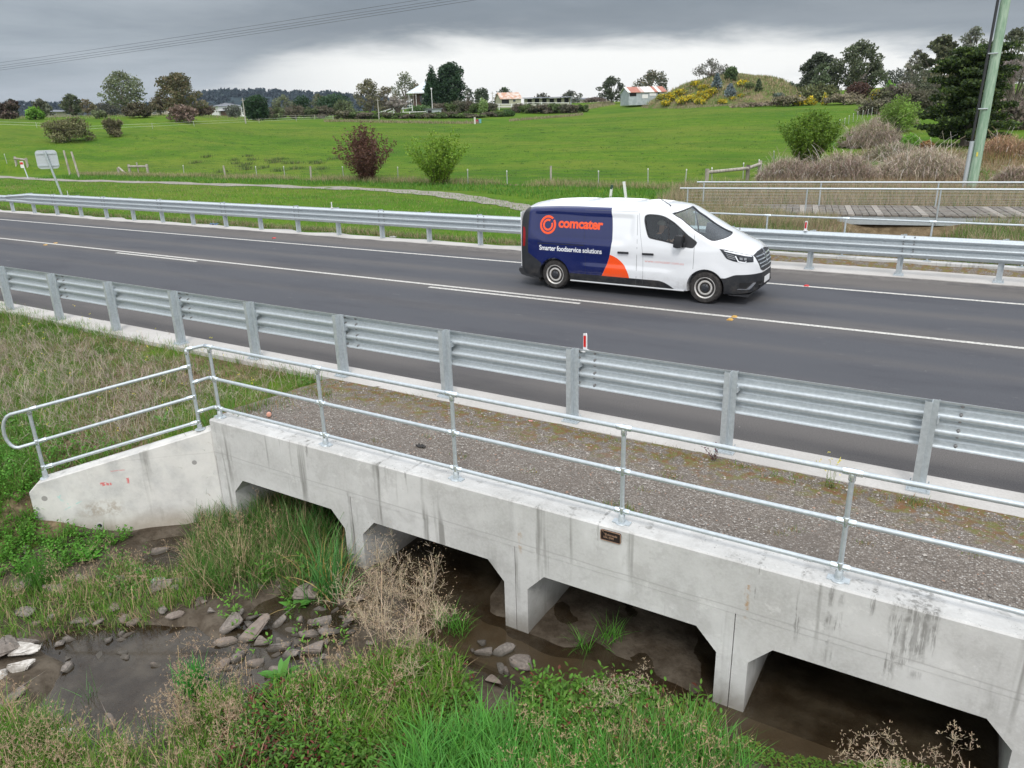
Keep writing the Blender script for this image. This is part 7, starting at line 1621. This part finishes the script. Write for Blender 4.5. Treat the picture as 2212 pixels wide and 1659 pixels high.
for dz_ in (-.1,-.65):
    for a,b in zip(ps[:-1],ps[1:]): mb=MB(); mb.bar(a-o0+Vector((0,0,dz_)),b-o0+Vector((0,0,dz_)),.05,.13); mb.build('rail',M['wht'],o)
o=empty('rail_fence',tuple(atd(1100,228,192))); tag(o,'white rail fence in front of the cream shed and stables','fence'); o0=o.location.copy()
ps=[Vector(atd(px,py,192)) for px,py in ((1022,222),(1050,223),(1078,225),(1105,225),(1140,222),(1170,222),(1200,222),(1228,222))]
for p in ps: mb=MB(); mb.box(tuple(p-o0+Vector((-.07,-.07,-1.3))),tuple(p-o0+Vector((.07,.07,.1)))); mb.build('post',M['wht'],o)
for dz_ in (0,-.5):
    for a,b in zip(ps[:-1],ps[1:]): mb=MB(); mb.bar(a-o0+Vector((0,0,dz_)),b-o0+Vector((0,0,dz_)),.05,.12); mb.build('rail',M['wht'],o)
# two tall leaning old posts and log barriers near the path at left
for k,(px,yb,yt,l) in enumerate([(152,378,327,'tall old grey fence post behind the road sign, left one'),(172,384,330,'tall old grey fence post behind the road sign, right one leaning')]):
    q=gnd(px,yb,10); d=np.linalg.norm(q-CC)/np.linalg.norm(ray(px,yb)); mb=MB(); mb.tube([(0,0,-.2),(-.25-.2*k,0,(yb-yt)*d/F_PX)],[.10,.085],8); o=mb.build('old_post',M['wood'],None,60); o.location=tuple(q); tag(o,l,'post')
def lograil(label,a,b,h=.75,posts=None):
    qa,qb=Vector(gnd(*a,10)),Vector(gnd(*b,10)); o=empty('log_barrier',tuple(qa)); tag(o,label,'log barrier')
    for q in (qa,qb): mb=MB(); mb.tube([q-qa-Vector((0,0,.3)),q-qa+Vector((0,0,h+.08))],.12,9); mb.build('post',M['wood'],o,60)
    mb=MB(); mb.tube([Vector((0,-.05,h-.12)),qb-qa+Vector((0,-.05,h-.12))],.10,9); mb.build('rail',M['wood'],o,60)
lograil('low log barrier between the path and the field, left of centre',(281,374),(320,374)); lograil('mossy log barrier at the far left by the path',(38,366),(62,368)); lograil('log barrier at the field corner beyond the footbridge rails',(1526,400),(1614,390),.85); lograil('short log rail angling back from the field-corner barrier',(1614,390),(1640,380),.85)
q=Vector(gnd(258,378,10)); mb=MB(); mb.tube([(0,0,-.2),(-.05,0,.7)],.11,8); o=mb.build('old_post',M['wood'],None,60); o.location=q; tag(o,'short stub post left of the low log barrier','post')
mb=MB(); mb.tube([(.1,0,.7),(1.2,0,.05)],.09,8); o=mb.build('fallen_rail',M['wood'],None,60); o.location=q; tag(o,'fallen log leaning on the stub post left of the low log barrier','log')
# marker posts between the barrier and the path
for px,yb,yt,w,l,c in ((1317,430,402,.11,'short white marker post with dark green cap above the van','g'),(1354,432,395,.12,'leaning white wooden marker post above the van roof','w')):
    q=gnd(px,yb,8); d=np.linalg.norm(q-CC); h=(yb-yt)*d/F_PX; e=empty('marker_post',tuple(q)); tag(e,l,'marker post'); dx_=.12 if c=='g' else -.18
    mb=MB(); mb.bar((0,0,-.2),(dx_,0,h),w,.07,(0,1,0)); mb.build('post',M['wht'],e)
    if c=='g': mb=MB(); mb.bar((dx_*.72,0,h*.72),(dx_*1.02,0,h*1.02),w+.01,.08,(0,1,0)); mb.build('cap',mat('green_cap',None,(.03,.07,.05),.5),e)
q=gnd(62,386,10); d=np.linalg.norm(q-CC)/np.linalg.norm(ray(62,386)); e=empty('trail_sign',tuple(q)); tag(e,'small leaning white trail sign with red bar at the left end of the path','sign')
hh=(386-350)*d/F_PX; mb=MB(); mb.tube([(0,0,-.2),(-.5,0,hh*.95)],.05,6); mb.build('post',M['galv'],e); mb=MB(); mb.box((-.80,-.06,hh*.62),(-.22,-.03,hh*1.0)); mb.build('panel',M['wht'],e); mb=MB(); mb.box((-.76,-.075,hh*.82),(-.26,-.062,hh*.95)); mb.build('red_bar',M['red'],e)
# ------------------------------------------------------------------ road sign seen from behind
q=onz(136,423,-.3); d=np.linalg.norm(q-CC); SG=empty('road_sign',(q[0],q[1],-.3),R(62)); tag(SG,'square road sign seen from its grey back on a post behind the far barrier','road sign')
k_=d/F_PX/np.linalg.norm(ray(136,400)); hh=(423-366)*k_; sw=41*k_
M['signback']=mat('sign_back',None,(.50,.53,.56),.35,.4)
SG.rotation_euler=(0,0,math.atan2(-ray(136,400)[0],ray(136,400)[1])-.15)
tx=-.50
mb=MB(); mb.tube([(0,0,-.3),(tx,0,(423-330)*k_)],.07,10); mb.build('post',M['galv'],SG,60)
cx,cz=tx*.93,(423-347)*k_
mb=MB(); mb.prism([(a+cx,b+cz) for a,b in rrect(sw,sw*.93,.22,6)],XZ(.14),-.02,.02); mb.build('panel',M['signback'],SG)
mb=MB()
for s in (-1,1): mb.box((cx-sw*.46,.06,cz+s*sw*.30-.04),(cx+sw*.46,.115,cz+s*sw*.30+.04))
for v in mb.v: pass
mb.build('bracket_rail',M['galv'],SG)
mb=MB(); mb.prism([(a+cx,b+cz) for a,b in rrect(sw*.98,sw*.91,.22,6)],XZ(.162),-.002,.002); mb.build('sign_face',M['white'],SG)
# ------------------------------------------------------------------ path
M['path']=noisy((.20,.185,.16),(.30,.275,.24),2.5,4,.9)('path_concrete')
pl=[(-120,380),(0,382),(100,387),(200,391),(300,394),(450,398),(600,402),(750,407),(850,412),(920,417),(990,425),(1050,434),(1110,444),(1150,452),(1230,470),(1400,490)]
PC=[gnd(px,py,8) for px,py in pl]; V=[];Fs=[]
PC=[np.array(p) for p in catmull([tuple(p) for p in PC],5,False)]
for i,p in enumerate(PC):
    a=PC[max(i-1,0)];b=PC[min(i+1,len(PC)-1)]; t=(b-a)[:2]; t/=np.linalg.norm(t)+1e-9; nn=np.array([-t[1],t[0]])
    for s in (-1,1): x,y=p[:2]+nn*s*(.80+.12*math.sin(i*1.7+s)); V.append((x,y,h1(x,y)+.022))
mb=MB(); mb.add(V,[(2*i,2*i+1,2*i+3,2*i+2)[::-1] for i in range(len(PC)-1)]); o=mb.build('path',M['path'],None,180); tag(o,kind='structure')
# ------------------------------------------------------------------ footbridge over the creek beyond the road
FB=empty('footbridge',(-4,33,-.1)); tag(FB,'timber-decked footbridge with steel tube handrails and wire infill beyond the road','footbridge'); OFF=Vector((-4,33,-.1)); sl_=.21; fy=lambda x:31.35+sl_*(x+5.3)
mb=MB(); mb.bar((-9.4,fy(-9.4)+.10,-.26),(6,fy(6)+.10,-.26),.14,.30); kid(mb,'beam',M['galv'],FB,OFF); mb=MB(); mb.bar((-9.4,fy(-9.4)+3.0,-.26),(6,fy(6)+3.0,-.26),.14,.30); kid(mb,'beam',M['galv'],FB,OFF)
x=-9.6; k=0
pd=[noisy((.12,.105,.09),(.20,.18,.155),6,4,.9)('deck_plank'),noisy((.24,.215,.19),(.33,.30,.265),6,4,.9)('pale_deck_plank')]
x=-8.3
while x<6:
    w_=.22; mb=MB(); mb.add([(x,fy(x),-.11+.008*(k%3)),(x+w_,fy(x+w_),-.11+.008*(k%3)),(x+w_-.64,fy(x+w_)+3.15,-.11+.008*(k%3)),(x-.64,fy(x)+3.15,-.11+.008*(k%3))]+[(x,fy(x),-.05+.008*(k%3)),(x+w_,fy(x+w_),-.05+.008*(k%3)),(x+w_-.64,fy(x+w_)+3.15,-.05+.008*(k%3)),(x-.64,fy(x)+3.15,-.05+.008*(k%3))],[(0,3,2,1),(4,5,6,7),(0,1,5,4),(1,2,6,5),(2,3,7,6),(3,0,4,7)])
    kid(mb,'deck_plank',pd[1 if k in (9,11,16,20,26,36,39,46,47) else 0],FB,OFF); x+=.245; k+=1
for dy_,zr,nm in ((0.0,.90,'front'),(3.05,.90,'rear')):
    mb=MB(); xs0,xs1=(-10.6,7) if dy_==0 else (-10.9,7); mb.tube([(xs0,fy(xs0)+dy_,zr),(xs1,fy(xs1)+dy_,zr)],.035,8); kid(mb,'handrail',M['galv'],FB,OFF,60)
    xs=[-10.3,-5.9,-1.45,3.0] if dy_==0 else [-10.6,-5.95,-1.7,2.7]
    for x in xs: mb=MB(); mb.tube([(x,fy(x)+dy_,-.35),(x,fy(x)+dy_,zr)],.03,8); kid(mb,'post',M['galv'],FB,OFF,60)
    mb=MB()
    for z in np.linspace(.06,.80,7): mb.tube([(xs0+.2,fy(xs0+.2)+dy_,z),(xs1,fy(xs1)+dy_,z)],.006,4)
    kid(mb,'wires',M['steelpost'],FB,OFF)['kind']='stuff'
# ------------------------------------------------------------------ far verge vegetation
A=Acc()
def gpoly(pts,N): return inpoly(None,N,Pw=np.array([gnd(px,py,8)[:2] for px,py in pts]))
def big(P,h,w,col,mix,p,lean=.3,curl=.8): grassy(A,P,h,col,w,mix,p,lean,curl,3)
VX=np.array([(-75,20.1),(-9.2,20.6),(-9.2,30),(-24,35.5),(-30,37),(-75,36.)])
P=inpoly(None,26000,Pw=VX); big(P,.17,.022,(.12,.26,.028),(.30,.26,.12),.22)
P=inpoly(None,9000,Pw=np.array([(-75,20.05),(-75,20.9),(-10,21.2),(-10,20.5)])); big(P,.22,.018,(.10,.20,.03),(.32,.25,.15),.45,.4)
P=inpoly(None,5000,Pw=np.array([(-30,20.3),(-30,21.3),(-14,21.6),(-9.3,21.4),(-9.3,20.5)])); big(P,.24,.014,(.36,.28,.18),(.10,.22,.03),.3,.6,1.3)
P=inpoly(None,16000,Pw=np.array([(-75,37.8),(-36,39.2),(-26,37.8),(-18,34),(-11,31),(-11,42.6),(-30,43),(-75,42)])); big(P,.26,.03,(.075,.205,.025),(.13,.26,.03),.4)
P=np.array([(x,42.6+rng.normal(0,.5),0) for x in rng.uniform(-75,-12,16000)]); P=P[wob(P[:,0],P[:,1]*.2,.7)>-.45]; P[:,2]=H(P[:,0],P[:,1]); big(P,.46,.018,(.38,.32,.18),(.12,.2,.04),.3,.35,.6)
P=np.array([(x,44.4+rng.normal(0,.8),0) for x in rng.uniform(-80,-14,5000)]); P=P[wob(P[:,0],P[:,1],.5)>.1]; P[:,2]=H(P[:,0],P[:,1]); big(P,.4,.02,(.11,.19,.04),(.3,.25,.14),.35,.35,.6)
# tussocks out in the pasture
Q=gpoly([(250,360),(700,385),(1500,385),(1700,330),(1750,270),(1000,275),(300,285),(150,330)],260); Q=Q[rng.random(len(Q))<.9]; P=np.repeat(Q,26,0)+np.concatenate([rng.normal(0,.16,(len(Q)*26,2)),np.zeros((len(Q)*26,1))],1); P[:,2]=H(P[:,0],P[:,1])-.02; big(P,.16,.03,(.07,.15,.03),(.13,.2,.05),.3,.5)
Q=gpoly([(380,372),(760,380),(760,345),(500,335),(380,345)],26); P=np.repeat(Q,90,0)+np.concatenate([rng.normal(0,.35,(len(Q)*90,2)),np.zeros((len(Q)*90,1))],1); P[:,2]=H(P[:,0],P[:,1])-.02; big(P,.40,.03,(.075,.12,.035),(.2,.19,.09),.25,.3)
FWp=np.array([gnd(px,py,8)[:2] for px,py in [(-60,300),(0,372),(700,385),(1500,388),(1640,352),(1800,262),(1880,235),(1400,242),(1000,272),(560,275),(300,285)]])
Q=inpoly(None,9000,Pw=FWp); k_=rng.random(len(Q)); rr=np.repeat(rng.uniform(.15,.6,len(Q)),10); P=np.repeat(Q,10,0); P[:,0]+=rng.normal(0,1,len(P))*rr*1.6; P[:,1]+=rng.normal(0,1,len(P))*rr*.7; P[:,2]=H(P[:,0],P[:,1])-.02; kk=np.repeat(k_,10)
big(P[kk<.55],.09,.045,(.055,.13,.02),(.09,.18,.03),.3,.7); big(P[kk>=.55],.08,.045,(.19,.24,.05),(.26,.24,.09),.3,.7)
o=A.build('verge_grass',M['foliage']); tag(o,'green and straw grass of the far verge, field edge and pasture tussocks','grass',kind='stuff')
A=Acc()
P=inpoly(None,30000,Pw=np.array([(-11.5,24),(5,24.3),(14,26),(14,31),(5,32.6),(-5,30.6),(-12,29)])); q_=wob(P[:,0],P[:,1],.9)>-.25; big(P[q_],.55,.012,(.38,.30,.20),(.13,.2,.05),.25,.5,1.0); big(P[~q_],.42,.013,(.10,.20,.035),(.3,.24,.14),.25,.5,1.0)
P=inpoly(None,26000,Pw=np.array([(-10,21.2),(6,21.2),(8,26),(-11,26)])); P[:,2]=np.maximum(P[:,2],-1.0); q_=wob(P[:,0],P[:,1],.8)>0; big(P[q_],.52,.014,(.10,.20,.035),(.30,.23,.13),.3,.5,1.1); big(P[~q_],.60,.012,(.34,.27,.17),(.11,.19,.04),.35,.5,1.1)
P=inpoly(None,30000,Pw=np.array([(-13,33.5),(-5,35),(6,37.5),(20,40),(20,47),(-6,45),(-15,43.5)])); big(P,.75,.016,(.38,.30,.20),(.14,.19,.05),.25,.4,.8)
P=gpoly([(1680,420),(2212,400),(2212,350),(2100,330),(1900,320),(1700,370),(1640,390)],16000); q_=wob(P[:,0],P[:,1],.45)>.15; big(P[~q_],.6,.02,(.36,.28,.18),(.24,.15,.08),.3,.5,.9); big(P[q_],.35,.02,(.11,.21,.035),(.3,.24,.1),.2,.5,.9)
P=gpoly([(2120,360),(2212,355),(2260,330),(2180,310),(2110,320)],3000); big(P,.8,.025,(.30,.18,.08),(.16,.19,.05),.4,.4,.8)
P=inpoly(None,2600,Pw=np.array([(-1.2,28.5),(6,30),(6,32.8),(-1.2,31.6)])); big(P,.6,.012,(.12,.22,.04),(.36,.3,.2),.4,.4,.9)
P=inpoly(None,6500,Pw=np.array([(-8.5,27.5),(-4.8,28.5),(-4.6,30.95),(-8.5,30.4)])); big(P,.60,.011,(.40,.32,.21),(.13,.2,.05),.3,.4,.9)
P=inpoly(None,6000,Pw=np.array([(-11,28.5),(-6.6,30.2),(-6.6,31.6),(-8.5,33),(-12,31)])); big(P,.62,.011,(.40,.32,.21),(.13,.2,.05),.3,.4,.9)
P=gpoly([(1500,415),(1560,440),(1530,470),(1480,450),(1440,440)],4200); big(P,.55,.012,(.37,.29,.19),(.13,.2,.05),.35,.4,.9)
o=A.build('dry_reeds',M['foliage']); tag(o,'straw-coloured dry grass and reeds filling the creek around the footbridge','grass',kind='stuff')
# dead bramble mounds
def bramble(label,px,py,w,h_,seed,col=(.25,.20,.165),d=None,n=900,dark=False):
    global rng; rs=rng; rng=np.random.default_rng(seed); q=gnd(px,py,8); dd=np.linalg.norm(q-CC); m=dd/F_PX; W_,H2=w*m,h_*m; A=Acc(); a=rng.uniform(0,6.28,n); r=np.sqrt(rng.random(n))*W_/2*.8; P=np.stack([np.cos(a)*r,np.sin(a)*r*.7,np.zeros(n)],-1)
    hl=H2*(1.1-.6*(r/(W_/2))**2); n0=n; P=P[:n//2]; hl=hl[:n//2]; n=n//2; A.b(P,hl*rng.uniform(.8,1.5,n),.013,rng.uniform(0,6.28,n),np.abs(rng.normal(0,.5,n)),rng.uniform(.6,2.4,n),cvar(tuple(c*1.5 for c in col),n,.3,(.50,.47,.43),.25),seg=6,prof='flat')
    k=n0*15; a=rng.uniform(0,6.28,k); r=np.sqrt(rng.random(k))*W_/2*.92; P=np.stack([np.cos(a)*r,np.sin(a)*r*.7,H2*.85*(1-(r/(W_/2))**2)*rng.uniform(.1,1.,k)],-1); A.b(P,rng.uniform(.12,.40,k),.014,rng.uniform(0,6.28,k),rng.uniform(.2,1.9,k),rng.uniform(-.4,.8,k),cvar(tuple(c*1.6 for c in col),k,.35,(.14,.2,.06),.12 if not dark else .4),seg=2,prof='flat')
    o=A.build('bramble_thicket',M['drystem']); o.location=tuple(q); tag(o,label,'bramble','dead bramble thickets by the creek'); rng=rs
bramble('grey-brown dead bramble thicket on the field edge right of the bright green shrub',1880,318,130,55,1,n=1300)
bramble('dead bramble thicket directly behind the footbridge rails, left one',1700,392,130,50,2)
bramble('tallest dead bramble thicket behind the footbridge, centre',1815,392,150,62,3,n=1200)
bramble('pale dead bramble thicket left of the green power pole',1990,385,190,62,4,n=1500,col=(.30,.25,.20))
bramble('low dead bramble patch with green undergrowth behind the centre thicket',1930,345,120,34,5,dark=True)
bramble('dead bramble thicket at the upper right below the cypress edge',2165,345,110,46,6,col=(.26,.17,.11))
bramble('dead brush on the bank above the field fence near the willow shrub',1930,270,90,36,7,n=700)
bramble('small dead bramble patch at the right edge beside the pole foot',2195,400,80,34,8,n=600)
T_('red_grass_tussock','reddish-brown grass tussock at the left foot of the big cypress',2010,66,300,26,'twiggy',cat='shrub',seed=79,n=500,col=(.20,.12,.05),leaf=.2)
# straw margin along the hedge foot and in front of the mound
A=Acc()
for pts,N in (([(700,264),(1036,267),(1036,265),(700,262)],2500),([(1100,263),(1260,249),(1260,247),(1100,261)],1600),([(1385,233),(1480,236),(1480,226),(1400,222)],3500),([(1480,236),(1700,222),(1900,220),(1910,214),(1700,214),(1480,230)],9000),([(1268,238),(1330,226),(1320,220),(1265,228)],2500),([(0,262),(330,252),(560,262),(560,256),(330,248),(0,256)],1500)):
    P=gpoly(pts,N); grassy(A,P,.6,(.33,.27,.18),.06,(.16,.2,.06),.25,.4,.6,2)
o=A.build('straw_margin',M['foliage']); tag(o,'bleached dry grass margins below the hedges and the mound','grass',kind='stuff')
# small coloured drums and a stone marker at the hedge
for px,py,w,h_,c,nm,l in ((1030,266,10,7,(.45,.03,.08),'feed_bucket','red bucket at the foot of the hedge gap'),(1037,266,6,8,(.15,.40,.45),'feed_bucket','turquoise bucket beside the red one at the hedge gap'),(1026,268,4,13,(.6,.58,.55),'marker_stone','pale upright stone beside the red bucket')):
    q=gnd(px,py,40); k_=np.linalg.norm(q-CC)/F_PX; mb=MB(); mb.lathe([(w*k_*.42,0),(w*k_*.5,h_*k_),(w*k_*.44,h_*k_),(w*k_*.40,h_*k_*.9)],Matrix.Identity(4),12); o=mb.build(nm,mat('c_'+nm,None,c,.5)); o.location=tuple(q); tag(o,l,nm.split('_')[1])
for k,(px,py) in enumerate(((1010,458/2+35),)): pass
for k,(px,py,l) in enumerate([(1010/1.0,0,'')][:0]): pass
# ------------------------------------------------------------------ haze
mb=MB(); mb.box((-2600,-60,-24),(700,2700,110)); hz=mb.build('haze',bpy.data.materials.new('haze')); tag(hz,kind='stuff'); hz['label']='thin bluish air fading the distant hill'
hm=hz.data.materials[0]; hm.use_nodes=True; t=hm.node_tree; t.nodes.clear(); ou=t.nodes.new('ShaderNodeOutputMaterial'); pv_=t.nodes.new('ShaderNodeVolumePrincipled'); pv_.inputs['Color'].default_value=(.62,.74,.95,1); pv_.inputs['Density'].default_value=.00006; pv_.inputs['Anisotropy'].default_value=.2; t.links.new(pv_.outputs[0],ou.inputs['Volume'])
